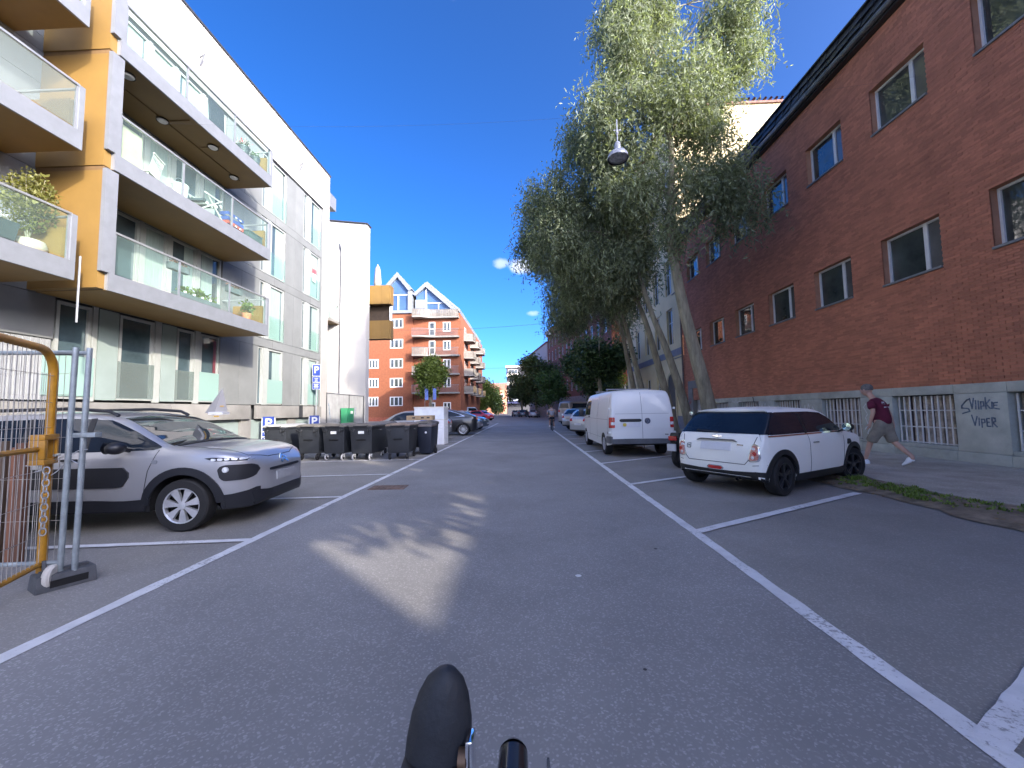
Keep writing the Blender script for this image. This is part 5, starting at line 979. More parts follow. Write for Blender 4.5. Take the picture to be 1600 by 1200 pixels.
for s, ax in ((-1, 'R'), (1, 'L')):
    patch('side_glass', cac, bv, pgrid(rpoly([(-1.62,1.02),(-.2,.985),(.90,1.0),(1.0,1.03),(.62,1.235),(.30,1.375),(-.2,1.405),(-1.2,1.385),(-1.62,1.20)], .04), 30, 8), ax, GLASSC, .005)
    for xa in (-.62, .10): patch('window_pillar', cac, bv, strip(dense([(xa,.99),(xa-.04,1.40)]), .07), ax, BLK, .009)
    patch('door_bump', cac, bv, pgrid(rpoly([(-1.05,.56),(.60,.56),(.66,.68),(.64,.80),(-1.05,.80)], .10), 26, 5), ax, BLK, .022)
    for cx in (-1.375, 1.26): patch('wheel_arch', cac, bv, arch_band(cx, .31, .385, .475, -24, 204), ax, BLK, .016)
    patch('sill_trim', cac, bv, pgrid([(-.98,.21),(.82,.21),(.82,.37),(-.98,.37)], 16, 3), ax, BLK, .014)
    patch('door_seam', cac, bv, strip(dense([(.80,.38),(.86,.75),(.96,1.0)]), .008), ax, SEAM, .003); patch('door_seam', cac, bv, strip(dense([(-.30,.38),(-.30,.99)]), .008), ax, SEAM, .003)
    patch('fender_badge', cac, bv, pgrid(rpoly([(.90,.835),(.965,.835),(.965,.88),(.90,.88)], .012), 5, 3), ax, GALV, .008)
    m = MB().tube([(-1.35, s*.60, 1.455), (-1.2, s*.60, 1.515), (-.3, s*.605, 1.528), (.15, s*.60, 1.49), (.27, s*.595, 1.43)], .022, 8); m.build('roof_rail', BLK, cac, smooth=True)
    t = MB().bar((.62, s*.84, 1.0), (.60, s*.93, 1.03), .05, .04).ball((.60, s*1.0, 1.045), .10, 14, 8, (1, 1, .75)).build('mirror', BLK, cac, smooth=True); MB().lathe([(.075, 0), (.001, -.01)], (.50, s*1.0, 1.05), 'X', 16).build('mirror_glass', CHROME, t, smooth=True)
    m = MB().bar((-.12, s*.872, .90), (.06, s*.875, .90), .022, .028); m.build('door_handle', BLK, cac, bevel=.006)
    # slim day lamp and the big dark headlamp pod, wrapping the front corner
    patch('day_lamp_housing', cac, bv, pgrid(rpoly([(1.50,.885),(1.62,.845),(1.95,.835),(1.945,.865),(1.60,.893)], .01), 16, 3), ax, BLK, .008)
    for k in range(5): patch('day_lamp', cac, bv, pgrid(rpoly([(1.58+.07*k,.852),(1.635+.07*k,.85),(1.635+.07*k,.876),(1.58+.07*k,.88)], .008), 5, 2), ax, LAMPW, .014)
    hp = patch('headlamp_pod', cac, bv, pgrid(rpoly([(1.655,.76),(1.72,.795),(1.985,.79),(2.03,.72),(2.0,.63),(1.93,.60),(1.72,.595),(1.67,.65)], .05), 18, 8), ax, BLK, .014)
    h = bv.ray_cast(Vector((1.74, s*9, .735)), Vector((0, -s, 0)))[0]
    if h: MB().lathe([(.001, s*.03), (.034, s*.026), (.036, .0)], h, 'Y', 12).build('headlamp_lens', LAMPW, hp, smooth=True)
    patch('fog_lamp_recess', cac, bv, pgrid(rpoly([(1.62,.42),(1.80,.43),(1.95,.46),(2.03,.50),(2.03,.26),(1.62,.24)], .02), 16, 6), ax, BLK, .010)
    patch('tail_lamp', cac, bv, pgrid(rpoly([(s*.45,.90),(s*.70,.90),(s*.68,1.02),(s*.45,1.02)], .03), 8, 4), 'B', REDL, .01)
patch('windscreen', cac, bv, [[(a, b*f) for b in np.linspace(-1, 1, 17)] for a, f in zip(np.linspace(.36, 1.06, 13), np.linspace(.60, .735, 13))], 'T', M('bright_windscreen', (.02, .03, .035), .02, spec=1.0, var=.2), .006)
patch('rear_window', cac, bv, pgrid(rpoly([(-.60,1.06),(.60,1.06),(.54,1.34),(-.54,1.34)], .05), 18, 8), 'B', GLASSC, .006)
patch('bonnet_seam', cac, bv, strip(dense([(1.14,-.70),(1.5,-.70),(1.88,-.60),(1.97,-.3),(1.985,0),(1.97,.3),(1.88,.60),(1.5,.70),(1.14,.70)]), .008), 'T', SEAM, .003); patch('wiper_cowl', cac, bv, strip(dense([(1.09,-.70),(1.12,0),(1.09,.70)]), .05), 'T', BLK, .012)
patch('lower_grille', cac, bv, pgrid(rpoly([(-.60,.25),(.60,.25),(.66,.46),(.45,.43),(-.45,.43),(-.66,.46)], .02), 22, 4), 'F', BLK, .014); patch('upper_grille', cac, bv, pgrid(rpoly([(-.40,.665),(.40,.665),(.40,.70),(-.40,.70)], .012), 16, 2), 'F', BLK, .010); patch('number_plate', cac, bv, pgrid([(-.26,.52),(.26,.52),(.26,.63),(-.26,.63)], 10, 3), 'F', M('grey_plate', (.30, .31, .33), .6), .014)
for q in (0, .05): patch('badge', cac, bv, strip([(-.09,.735+q),(0,.79+q),(.09,.735+q)], .022), 'F', CHROME, .014)
for x in (-1.375, 1.26):
    for s in (-1, 1): wheel(cac, x, s*.755, .318, .20, .215, 7, M('silver_wheel_cover', (.55, .56, .58), .3, .55), 'blade')
wt = thing('roof_sign', 'white pyramid shaped paper sign standing behind the windscreen edge of the silver crossover', 'sign', (-4.95, 6.12, 1.40), R(6)); MB().add([(-.17,-.02,.06),(.02,-.1,.02),(.16,0,.08),(.06,.02,.46),(-.0,.06,.05)], [(0,1,3),(1,2,3),(2,4,3),(4,0,3),(0,4,2,1)]).build('cone', WPLAST, wt); MB().box(-.06, .16, -.11, .05, .03, .07).build('base', WPAINT, wt); MB().bar((.075,-.055,.16), (.12,-.035,.16), .004, .016).build('mark', M('orange_mark', (.5, .30, .06), .7), wt); MB().bar((.03,-.12,.0), (.11,-.12,.0), .004, .02).build('mark', MATS['orange_mark'], wt)
# ---------------------------------------------------------------- white van
van = thing('panel_van', 'white windowless panel van with a roof bar parked beyond the hatchback', 'van', (3.36, 14.25, 0), R(90.5))
top = [(-2.645,.86),(-2.64,1.12),(-2.60,1.42),(-2.54,1.72),(-2.49,1.87),(-2.40,1.94),(-2.2,1.965),(0,1.975),(1.25,1.96),(1.50,1.90),(1.85,1.58),(2.10,1.28),(2.2,1.18),(2.45,1.02),(2.58,.86),(2.645,.55)]
bot = [(-2.645,.40),(-2.5,.36),(-1.5,.28),(1.5,.28),(2.5,.28),(2.645,.38)]
plan = [(-2.645,.86),(-2.62,.905),(-2.5,.94),(-2.1,.952),(1.5,.952),(2.1,.93),(2.4,.86),(2.58,.72),(2.645,.55)]
sec = [(.2,.96),(.4,.985),(.8,1.0),(1.10,.995),(1.25,.975),(1.6,.925),(1.85,.87),(1.98,.82)]
bo, bv = car_body(van, top, bot, plan, sec, (-1.69, 1.71), .375, VANW, er=.09, low=.33)
for s, ax in ((-1, 'R'), (1, 'L')):
    patch('cab_window', van, bv, pgrid(rpoly([(.75,1.20),(1.95,1.20),(1.98,1.26),(1.55,1.72),(.75,1.76)], .05), 18, 7), ax, GLASSC, .006)
    patch('side_panel_glass', van, bv, pgrid(rpoly([(-2.30,1.17),(-.75,1.17),(-.75,1.76),(-2.22,1.76)], .09), 20, 7), ax, VANW, .008); patch('side_panel_glass', van, bv, pgrid(rpoly([(-.65,1.17),(.65,1.17),(.65,1.76),(-.65,1.76)], .09), 18, 7), ax, VANW, .008)
    for P in ([(-2.35,.45),(-2.35,1.80)], [(-.70,.42),(-.70,1.84)], [(.70,.42),(.70,1.84)], [(1.95,.8),(1.98,1.2)], [(-2.3,1.10),(2.0,1.10)], [(-1.2,.52),(1.2,.52)]): patch('body_seam', van, bv, strip(dense(P), .010), ax, M('soft_seam', (.22, .22, .23), .7), .003)
    patch('bumper_corner', van, bv, pgrid(rpoly([(-2.64,.40),(-2.08,.40),(-2.10,.50),(-2.20,.60),(-2.64,.62)], .02), 12, 4), ax, M('grey_bumper', (.085, .09, .10), .6), .016)
    patch('tail_lamp', van, bv, pgrid(rpoly([(s*.80,.86),(s*.925,.86),(s*.915,1.17),(s*.80,1.17)], .02), 8, 8), 'B', REDL, .014); patch('tail_lamp_side', van, bv, pgrid(rpoly([(-2.63,.86),(-2.50,.86),(-2.52,1.17),(-2.63,1.17)], .02), 8, 8), ax, REDL, .012); patch('tail_lamp_white', van, bv, pgrid([(s*.80,.945),(s*.925,.945),(s*.922,1.03),(s*.80,1.03)], 6, 3), 'B', LAMPW, .018)
    for z in (.72, 1.42): MB().box(-2.62, -2.54, s*.945-.025, s*.945+.025, z-.035, z+.035).build('door_hinge', VANW, van, bevel=.012)
    t = MB().bar((1.62, s*.93, 1.18), (1.62, s*1.05, 1.2), .05).box(1.56, 1.68, s*1.13-.09, s*1.13+.09, 1.14, 1.42).build('mirror', BLACKP, van, bevel=.02)
    patch('door_handle', van, bv, pgrid([(.78,1.12),(.95,1.12),(.95,1.16),(.78,1.16)], 4, 2), ax, BLACKP, .022)
    patch('headlamp', van, bv, pgrid(rpoly([(s*.50,.80),(s*.80,.80),(s*.80,.98),(s*.50,.98)], .03), 8, 5), 'F', LAMPW, .01)
patch('windscreen', van, bv, pgrid(rpoly([(-.78,1.28),(.78,1.28),(.70,1.84),(-.70,1.84)], .08), 18, 8), 'F', GLASSC, .006)
for s in (-1, 1): patch('rear_door_panel', van, bv, pgrid(rpoly([(s*.045,1.33),(s*.78,1.33),(s*.70,1.82),(s*.045,1.85)], .05), 14, 8), 'B', VANW, .012)
patch('door_seam', van, bv, strip(dense([(0,.55),(0,1.90)]), .012), 'B', MATS['soft_seam'], .003); patch('door_seam', van, bv, strip(dense([(-.78,1.27),(.78,1.27)]), .008), 'B', MATS['soft_seam'], .003)
patch('rear_bumper', van, bv, pgrid([(-.90,.40),(.90,.40),(.90,.54),(.60,.54),(.58,.545),(-.58,.545),(-.60,.54),(-.90,.54)], 24, 3), 'B', MATS['grey_bumper'], .05)
patch('plate_recess', van, bv, pgrid(rpoly([(.02,1.03),(.66,1.03),(.66,1.12),(.02,1.12)], .03), 14, 3), 'B', BLACKP, .010); patch('number_plate', van, bv, pgrid([(.06,.88),(.60,.88),(.60,1.02),(.06,1.02)], 10, 3), 'B', PLATE, .012); patch('plate_sticker', van, bv, pgrid(rpoly([(.46,.90),(.57,.90),(.57,1.0),(.46,1.0)], .04), 6, 5), 'B', M('yellow_sticker', (.55, .42, .06), .6), .016)
bd = patch('badge', van, bv, pgrid(rpoly([(-.23,.98),(-.07,.98),(-.07,1.14),(-.23,1.14)], .08), 12, 8), 'B', M('badge_blue_grey', (.16, .18, .24), .3, .5), .014)
patch('badge_letter', bd, bv, strip([(-.115,1.115),(-.15,1.06),(-.185,1.115)], .014), 'B', CHROME, .020); patch('badge_letter', bd, bv, strip([(-.09,1.07),(-.12,1.005),(-.15,1.055),(-.18,1.005),(-.21,1.07)], .014), 'B', CHROME, .020)
patch('badge_ring', bd, bv, strip([(-.15+.078*math.cos(a), 1.06+.078*math.sin(a)) for a in np.linspace(0, 6.28, 25)], .012), 'B', CHROME, .020)
patch('model_badge', van, bv, strip(dense([(-.74,.66),(-.64,.665)]), .022), 'B', SEAM, .008); patch('fuel_flap', van, bv, pgrid(rpoly([(-2.36,.66),(-2.28,.66),(-2.28,.74),(-2.36,.74)], .03), 5, 4), 'L', MATS['soft_seam'], .006)
rk = MB()
for x in (-1.2, .6): rk.bar((x, -.72, 2.06), (x, .72, 2.06), .035); [rk.bar((x, q, 1.93), (x, q, 2.06), .03) for q in (-.68, .68, -.2)]
rk.build('roof_rack', GALV, van)
MB().bar((-2.62, -.03, .36), (-2.66, -.03, .28), .02).build('tow_eye', BLACKP, van)
for x in (-1.69, 1.71):
    for s in (-1, 1): wheel(van, x, s*.83, .335, .215, .205, 8, M('steel_wheel', (.50, .51, .53), .4, .4), 'bar')
# ---------------------------------------------------------------- plainer parked cars
def simple_car(name, label, loc, rz, L, Wd, H, mat, kind='hatch', group=None, cat='car', rims=None, spokes=8, tail=None):
    t = thing(name, label, cat, (*loc, 0), rz, group); h = L/2
    if kind == 'hatch': top = [(-h,.62*H),(-h+.06,.66*H),(-h+.18,.80*H),(-h+.45,.95*H),(-.5,H),(.1,.985*H),(.45,.92*H),(.8,.80*H),(1.05,.70*H),(h-.45,.62*H),(h-.12,.52*H),(h,.36*H)]
    elif kind == 'coupe': top = [(-h,.58*H),(-h+.07,.67*H),(-h+.5,.77*H),(-.9,.94*H),(-.25,H),(.35,.98*H),(.85,.86*H),(1.3,.70*H),(h-.5,.62*H),(h-.12,.50*H),(h,.34*H)]
    elif kind == 'vanlike': top = [(-h,.66*H),(-h+.04,.80*H),(-h+.12,.95*H),(-h+.35,.995*H),(0,H),(.6,.98*H),(.95,.84*H),(1.25,.66*H),(h-.4,.58*H),(h-.08,.46*H),(h,.32*H)]
    bot = [(-h,.34),(-h+.2,.27),(0,.23),(h-.2,.24),(h,.33)]; w = Wd/2
    plan = [(-h,w*.78),(-h+.08,w*.88),(-h+.3,w*.96),(0,w),(h-.7,w*.98),(h-.25,w*.86),(h-.05,w*.66),(h,w*.55)]; zb = .66*H
    sec = [(.2,.94),(.4,.985),(.6,1.0),(zb-.06,.985),(zb,.95),(.84*H,.86),(H*.97,.76),(H*1.05,.70)]; r = .32 if H < 1.6 else .36; arch = r+.06; ax_ = (-h+.78, h-.82)
    bo, bv = car_body(t, top, bot, plan, sec, ax_, arch, mat, er=.07, ncol=60, m=10)
    xf = {'hatch': (.55, .85), 'coupe': (.95, 1.05), 'vanlike': (.70, .98)}[kind]
    for s, ax in ((-1, 'R'), (1, 'L')):
        if kind == 'coupe': P = [(-h+.70,.70*H),(1.02,.69*H),(.75,.84*H),(.30,.935*H),(-.3,.945*H),(-.95,.89*H)]
        elif kind == 'vanlike': P = [(-h+.25,.68*H),(.98,.68*H),(.70,.86*H),(.5,.92*H),(-h+.3,.92*H)]
        else: P = [(-h+.42,.70*H),(.80,.69*H),(.50,.85*H),(.15,.935*H),(-.6,.945*H),(-h+.55,.88*H)]
        g = patch('side_glass', t, bv, pgrid(rpoly(P, .05), 18, 5), ax, GLASSC, .006)
        patch('window_trim', t, bv, strip(P+[P[0]], .02), ax, CHROME if kind == 'coupe' else BLACKP, .012)
        for a in ax_: patch('wheel_arch', t, bv, arch_band(a, .31, arch, arch+.05, n=18), ax, BLACKP, .010)
        patch('tail_lamp', t, bv, pgrid(rpoly([(s*w*.50,.56*H),(s*w*.82,.56*H),(s*w*.80,.66*H),(s*w*.52,.66*H)], .03), 6, 4), 'B', REDL, .012); patch('headlamp', t, bv, pgrid(rpoly([(s*w*.36,.46*H),(s*w*.80,.46*H),(s*w*.80,.54*H),(s*w*.40,.52*H)], .03), 8, 4), 'F', LAMPW, .012)
        MB().ball((.62, s*(w+.06), .70*H), .09, 8, 6).build('mirror', BLACKP, t, smooth=True)
        for a in ax_: wheel(t, a, s*(w-.11), r, .20, r*.68, spokes, rims or STEEL, 'bar')
    patch('rear_window', t, bv, pgrid(rpoly([(-w*.66,.72*H),(w*.66,.72*H),(w*.58,.93*H),(-w*.58,.93*H)], .05), 12, 6), 'B', GLASSC, .006); patch('windscreen', t, bv, pgrid(rpoly([(-w*.72,.715*H),(w*.72,.715*H),(w*.62,.94*H),(-w*.62,.94*H)], .06), 14, 7), 'F', GLASSC, .006)
    patch('number_plate', t, bv, pgrid([(-.26,.42*H),(.26,.42*H),(.26,.49*H),(-.26,.49*H)], 6, 2), 'B', PLATE, .014); patch('number_plate', t, bv, pgrid([(-.26,.28*H),(.26,.28*H),(.26,.35*H),(-.26,.35*H)], 6, 2), 'F', PLATE, .014)
    patch('bumper_trim', t, bv, pgrid([(-w*.78,.30),(w*.78,.30),(w*.78,.38),(-w*.78,.38)], 10, 2), 'B', BLACKP, .010); patch('bumper_trim', t, bv, pgrid([(-w*.56,.28),(w*.56,.28),(w*.56,.38),(-w*.56,.38)], 10, 2), 'F', BLACKP, .010)
    return t
GL, GR = 'cars parked on the left beyond the bins', 'cars parked on the right beyond the van'
DK = paint('black_car_paint', (.006, .007, .010)); BLUEG_ = paint('blue_grey_car_paint', (.09, .12, .15), .3); GREYP = paint('grey_car_paint', (.22, .23, .24), .5); REDP = paint('red_car_paint', (.45, .015, .02)); CHAMP = paint('champagne_car_paint', (.34, .30, .26), .5); TAN = paint('tan_van_paint', (.30, .235, .19), .1)
simple_car('parked_car', 'grey car behind the bins with its bright windscreen facing the pavement', (-6.0, 20.0), R(184), 4.2, 1.75, 1.47, GREYP, 'hatch', GL)
simple_car('parked_car', 'black coupe shaped car with pale multi spoke wheels beside the white boxes', (-5.45, 23.7), R(184), 4.95, 1.95, 1.62, DK, 'coupe', GL, rims=M('bright_alloy', (.7, .7, .72), .25, .6), spokes=14)
simple_car('parked_car', 'blue grey car with pale headlamps beyond the black coupe', (-5.15, 30.4), R(-4), 4.4, 1.8, 1.48, BLUEG_, 'hatch', GL)
simple_car('parked_car', 'silver car nose out between the black coupe and the blue grey car', (-5.2, 27.6), R(-4), 4.2, 1.75, 1.40, SILV, 'hatch', GL)
simple_car('parked_car', 'bright red hatchback far down the left side', (-6.6, 58), R(-35), 3.9, 1.7, 1.48, REDP, 'hatch', GL)
simple_car('parked_car', 'pale car beside the red hatchback far down the left side', (-8.6, 60), R(-20), 4.1, 1.7, 1.45, paint('pale_car_paint', (.55, .58, .62)), 'hatch', GL)
simple_car('delivery_van', 'pale blue van behind the red hatchback far down the left side', (-9.6, 67), R(70), 4.8, 1.9, 2.1, paint('pale_blue_van', (.42, .50, .62)), 'vanlike', GL, 'van')
simple_car('parked_car', 'pale grey car right in front of the white van', (4.3, 21.3), R(31), 3.9, 1.7, 1.46, paint('light_grey_car', (.42, .43, .43), .3), 'hatch', GR)
simple_car('parked_car', 'champagne silver hatchback with a dark sloping tail past the white van', (4.55, 28.0), R(32), 4.0, 1.72, 1.52, CHAMP, 'hatch', GR)
simple_car('delivery_van', 'tan box shaped van beyond the champagne hatchback', (5.2, 37.5), R(40), 4.6, 1.85, 2.15, TAN, 'vanlike', GR, 'van')
for i, (x, y, c, lab) in enumerate(((1.6, 76, SILV, 'small pale car under the large dark tree at the bend'), (-.5, 84, BLUEG_, 'dark blue green car, second of three under the far trees'), (-2.2, 92, GREYP, 'grey car, farthest of three under the far trees'))): simple_car('parked_car', lab, (x, y), R(80), 4.2, 1.75, 1.5, c, 'hatch', GR)
# ---------------------------------------------------------------- motor scooter between van and hatchback
sc = thing('motor_scooter', 'black motor scooter with a round mirror parked between the van and the hatchback', 'scooter', (4.15, 9.85, 0), R(33))
def rwheel(x, r):
    o = MB().lathe([(r*.62, -.05), (r*.92, -.055), (r, 0), (r*.92, .055), (r*.62, .05)], (x, 0, r), 'Y', 22).build('wheel', RUB, sc, smooth=True); MB().lathe([(.03, -.05), (r*.62, -.03), (r*.62, .03), (.03, .05)], (x, 0, r), 'Y', 14).build('rim', DKMET, o, smooth=True)
rwheel(-.62, .27); rwheel(.66, .27)
m = MB().hexa([(-.75,-.14,.42),(-.05,-.16,.36),(-.05,.16,.36),(-.75,.14,.42)], [(-.85,-.12,.74),(-.05,-.15,.66),(-.05,.15,.66),(-.85,.12,.74)]); m.build('body', BLACKP, sc, bevel=.04)
MB().box(-.05, .42, -.16, .16, .26, .33).build('footboard', BLACKP, sc, bevel=.02); MB().hexa([(.40,-.2,.30),(.48,-.2,.30),(.48,.2,.30),(.40,.2,.30)], [(.33,-.17,.95),(.42,-.15,.95),(.42,.15,.95),(.33,.17,.95)]).build('leg_shield', BLACKP, sc, bevel=.02)
MB().hexa([(-.82,-.13,.745),(.05,-.14,.70),(.05,.14,.70),(-.82,.13,.745)], [(-.80,-.11,.84),(-.0,-.12,.78),(-.0,.12,.78),(-.80,.11,.84)]).build('seat', M('black_leather', (.02, .02, .022), .55), sc, bevel=.03)
MB().tube([(.66, 0, .28), (.52, 0, .7), (.40, 0, 1.02)], .03, 8).tube([(.38, -.34, 1.06), (.42, -.15, 1.03), (.42, .15, 1.03), (.38, .34, 1.06)], .018, 8).build('handlebar', DKMET, sc, smooth=True)
for s in (-1, 1): MB().tube([(.40, s*.26, 1.05), (.36, s*.32, 1.24)], .008, 6).build('mirror_stalk', DKMET, sc); t = MB().lathe([(.001, .02), (.055, .015), (.06, 0)], (.36, s*.33, 1.27), 'X', 14).build('mirror', BLACKP, sc, smooth=True); MB().lathe([(.055, -.002), (.001, -.006)], (.36, s*.33, 1.27), 'X', 14).build('mirror_glass', M('sky_mirror', (.6, .68, .78), .05, .9), t)
MB().box(-.90, -.84, -.10, .10, .66, .76).build('tail_lamp', REDL, sc, bevel=.012); MB().box(-.94, -.90, -.11, .11, .42, .58).build('number_plate', PLATE, sc); MB().bar((-.80, 0, .64), (-.90, 0, .45), .07, .02).build('mudguard', BLACKP, sc); MB().tube([(-.75, -.17, .32), (-.25, -.17, .28)], .05, 10).build('exhaust', DKMET, sc, smooth=True)
# second dark two-wheeler leg: main stand
MB().bar((-.2, -.12, .30), (-.28, -.16, .0), .025).bar((-.2, .12, .30), (-.28, .16, .0), .025).build('stand', DKMET, sc)
# ================================================================ BINS
BIN = M('anthracite_bin', (.020, .023, .028), .5, var=.10, scale=3, bump=.06, bscale=60, stain=.15); LIDM = M('faded_bin_lid', (.13, .12, .105), .65, var=.15, scale=4, stain=.2)
CAST = M('pale_castor', (.60, .60, .58), .4, .3); STICK = M('pale_sticker', (.70, .69, .66), .6)
def big_bin(label, x, y, rz, lidmat=LIDM, pale=False, stick=False, w=.70, d=1.15, h=1.0, gray=None):
    t = thing('wheeled_bin', label, 'rubbish bin', (x, y+d/2, 0), rz, 'four wheeled bins in a row'); a, b = w/2, d/2; z0 = .20
    bm_ = gray or BIN; at, bt = a*.98, b*.98; ab, bb_ = a*.90, b*.86
    MB().hexa([(-ab,-bb_,z0),(ab,-bb_,z0),(ab,bb_,z0),(-ab,bb_,z0)], [(-at,-bt,h-.04),(at,-bt,h-.04),(at,bt,h-.04),(-at,bt,h-.04)]).build('body', bm_, t, bevel=.03)
    MB().box(-a*1.03, a*1.03, -b*1.03, b*1.03, h-.045, h+.01).build('rim', bm_, t, bevel=.012)
    # lid: shallow barrel with front lip
    P = [(-a*1.05, h+.012)]+[(a*1.05*math.sin(q), h+.03+.075*math.cos(q)) for q in np.linspace(-1.35, 1.35, 9)]+[(a*1.05, h+.012)]
    MB().prism(P, 'Y', -b*1.05, b*1.04).build('lid', lidmat, t, bevel=.008)
    MB().tube([(-a*.62, -b*1.03, h+.045), (-a*.58, -b*1.10, h+.02), (a*.58, -b*1.10, h+.02), (a*.62, -b*1.03, h+.045)], .014, 6).build('lid_handle', BLACKP, t)
    for s in (-1, 1):
        MB().tube([(s*a*.55, -bt*.995, h-.06), (s*a*.62, -bt*1.06, h-.15), (s*a*1.0, -bt*1.03, h-.08)], .015, 6).build('side_handle', BLACKP, t); MB().box(s*a*.72-.03, s*a*.72+.03, -bt*1.005, -bt*.93, h-.26, h-.05).build('front_rib', bm_, t, bevel=.008)
        MB().tube([(s*a*1.0, -.08, h-.10), (s*a*1.12, -.08, h-.12), (s*a*1.12, .08, h-.12), (s*a*1.0, .08, h-.10)], .016, 6).build('lift_pin', BLACKP, t)
    MB().hexa([(-.13,-b*.945,h-.40),(.13,-b*.945,h-.40),(.12,-b*.92,h-.42),(-.12,-b*.92,h-.42)], [(-.15,-b*.985,h-.375),(.15,-b*.985,h-.375),(.13,-b*.93,h-.36),(-.13,-b*.93,h-.36)]).build('grip_ledge', BLACKP, t)
    if stick: MB().box(-.08, .09, -b*.99, -b*.955, h-.205, h-.125).build('sticker', STICK, t)
    cm = CAST if pale else DKMET
    for sx in (-1, 1):
        for sy in (-1, 1):
            c = MB().lathe([(.03, -.02), (.085, -.024), (.095, -.01), (.095, .01), (.085, .024), (.03, .02)], (sx*ab*.82, sy*bb_*.88-.03, .095), 'X', 18); c = c.build('castor', RUB if not pale else M('grey_castor_tyre', (.40, .40, .40), .6), t, smooth=True, sharp=35)
            MB().lathe([(.001, -.026), (.06, -.025), (.06, .025), (.001, .026)], (sx*ab*.82, sy*bb_*.88-.03, .095), 'X', 14).build('hub', BLACKP, c); MB().bar((sx*ab*.82-.035, sy*bb_*.88-.03, .095), (sx*ab*.82-.03, sy*bb_*.88+.02, .20), .012, .05).bar((sx*ab*.82+.035, sy*bb_*.88-.03, .095), (sx*ab*.82+.03, sy*bb_*.88+.02, .20), .012, .05).build('fork', cm, c)
    return t
PALEL = M('sunlit_bin_lid', (.34, .34, .33), .6, var=.1, stain=.15)  # sun on the leftmost lid is put into this paler colour
big_bin('leftmost dark bin of the row, sunlit lid, half hidden by the silver crossover', -7.78, 11.95, R(-4), PALEL, w=.74)
big_bin('second dark bin from the left, no sticker, brownish lid', -6.60, 11.75, R(-5))
big_bin('dark bin with white castors and a sticker, left one of the two with stickers', -5.79, 11.66, R(-3), pale=True, stick=True)
big_bin('dark bin with white castors and a sticker, right one of the two with stickers', -4.93, 11.6, R(-2), pale=True, stick=True)
big_bin('dark bin with a sagging brown lid, right end of the front row', -3.87, 11.62, R(3), M('brown_lid', (.20, .155, .12), .7, var=.2, stain=.2))
big_bin('dark bin standing behind the one with the sagging brown lid', -3.62, 13.4, R(0), w=.72)
big_bin('dark bin in the back row behind the two stickered bins', -5.2, 13.5, R(2))
t = thing('small_bin', 'narrow two wheeled navy bin with a round white mark beside the edge line', 'rubbish bin', (-3.36, 13.2, 0), R(-3))
NAVY = M('navy_bin', (.011, .015, .028), .5, var=.1, scale=3)
MB().hexa([(-.19,-.22,.05),(.19,-.22,.05),(.19,.22,.05),(-.19,.22,.05)], [(-.25,-.30,.93),(.25,-.30,.93),(.25,.32,.93),(-.25,.32,.93)]).build('body', NAVY, t, bevel=.02); MB().hexa([(-.27,-.33,.935),(.27,-.33,.935),(.27,.36,.935),(-.27,.36,.935)], [(-.25,-.30,.99),(.25,-.30,.99),(.25,.33,1.02),(-.25,.33,1.02)]).build('lid', M('brown_grey_lid', (.13, .11, .10), .6), t, bevel=.01)
MB().lathe([(.001, -.005), (.035, -.004), (.035, .01)], (.05, -.283, .74), 'Y', 14).build('mark', STICK, t); MB().hexa([(-.06,-.248,.46),(.06,-.248,.46),(.06,-.2,.46),(-.06,-.2,.46)], [(-.06,-.262,.50),(.06,-.262,.50),(.06,-.2,.50),(-.06,-.2,.50)]).build('grip', BLACKP, t); MB().tube([(-.2, .38, .95), (.2, .38, .95)], .018, 6).build('handle', BLACKP, t)
for s in (-1, 1): MB().lathe([(.02, -.03), (.10, -.03), (.10, .03), (.02, .03)], (s*.23, .25, .10), 'X', 16).build('wheel', RUB, t, smooth=True)
FOAM = M('white_foam_board', (.74, .75, .78), .7, var=.03)
t = thing('white_box', 'large white chest box standing beside the navy bin, bottom of a stack of two', 'box', (-4.2, 17.3, 0), R(-3), None)
for z0, z1 in ((0, .70), (.71, .80), (.81, 1.05)): MB().box(-.66, .66, -.36, .36, z0, z1).build('layer', FOAM, t, bevel=.012)
t = thing('glass_case', 'shallow glass sided white case lying on top of the large white box', 'display case', (-4.2, 17.3, 1.055), R(-3))
MB().box(-.68, .68, -.38, .38, 0, .04).box(-.68, .68, -.38, .38, .52, .58).build('frame', M('pale_case_rim', (.60, .59, .56), .6, var=.08), t, bevel=.01)
for a in ((-.66, .66, -.365, -.355), (-.66, .66, .355, .365), (-.665, -.655, -.35, .35), (.655, .665, -.35, .35)): MB().box(a[0], a[1], a[2], a[3], .041, .519).build('pane', M('milky_plastic', (.62, .65, .68), .3, var=.10, scale=2), t)
t = thing('blue_bag', 'crumpled blue plastic bag on the bins beside the white box', 'bag', (-4.45, 16.7, .86)); MB().hexa([(-.25,-.15,0),(.25,-.12,0),(.25,.12,0),(-.25,.15,0)], [(-.05,-.08,.22),(.24,-.05,.28),(.18,.08,.26),(-.02,.08,.2)]).build('bag', M('blue_plastic', (.06, .14, .48), .4, var=.15, scale=9), t, bevel=.03); MB().box(-.3, .3, -.22, .22, -.86, -.0).build('crate_below', BIN, t)
t = thing('cardboard_tray', 'flat brown cardboard tray lying on the bin lids in the back row', 'tray', (-3.75, 13.9, 1.13), R(5)); TRAY = M('cardboard', (.30, .22, .13), .85, var=.12)
MB().box(-.45, .45, -.3, .3, 0, .02).build('base', TRAY, t)
for a in ((-.45, .45, -.3, -.285), (-.45, .45, .285, .3), (-.45, -.435, -.284, .284), (.435, .45, -.284, .284)): MB().box(*a, .021, .16).build('side', TRAY, t)
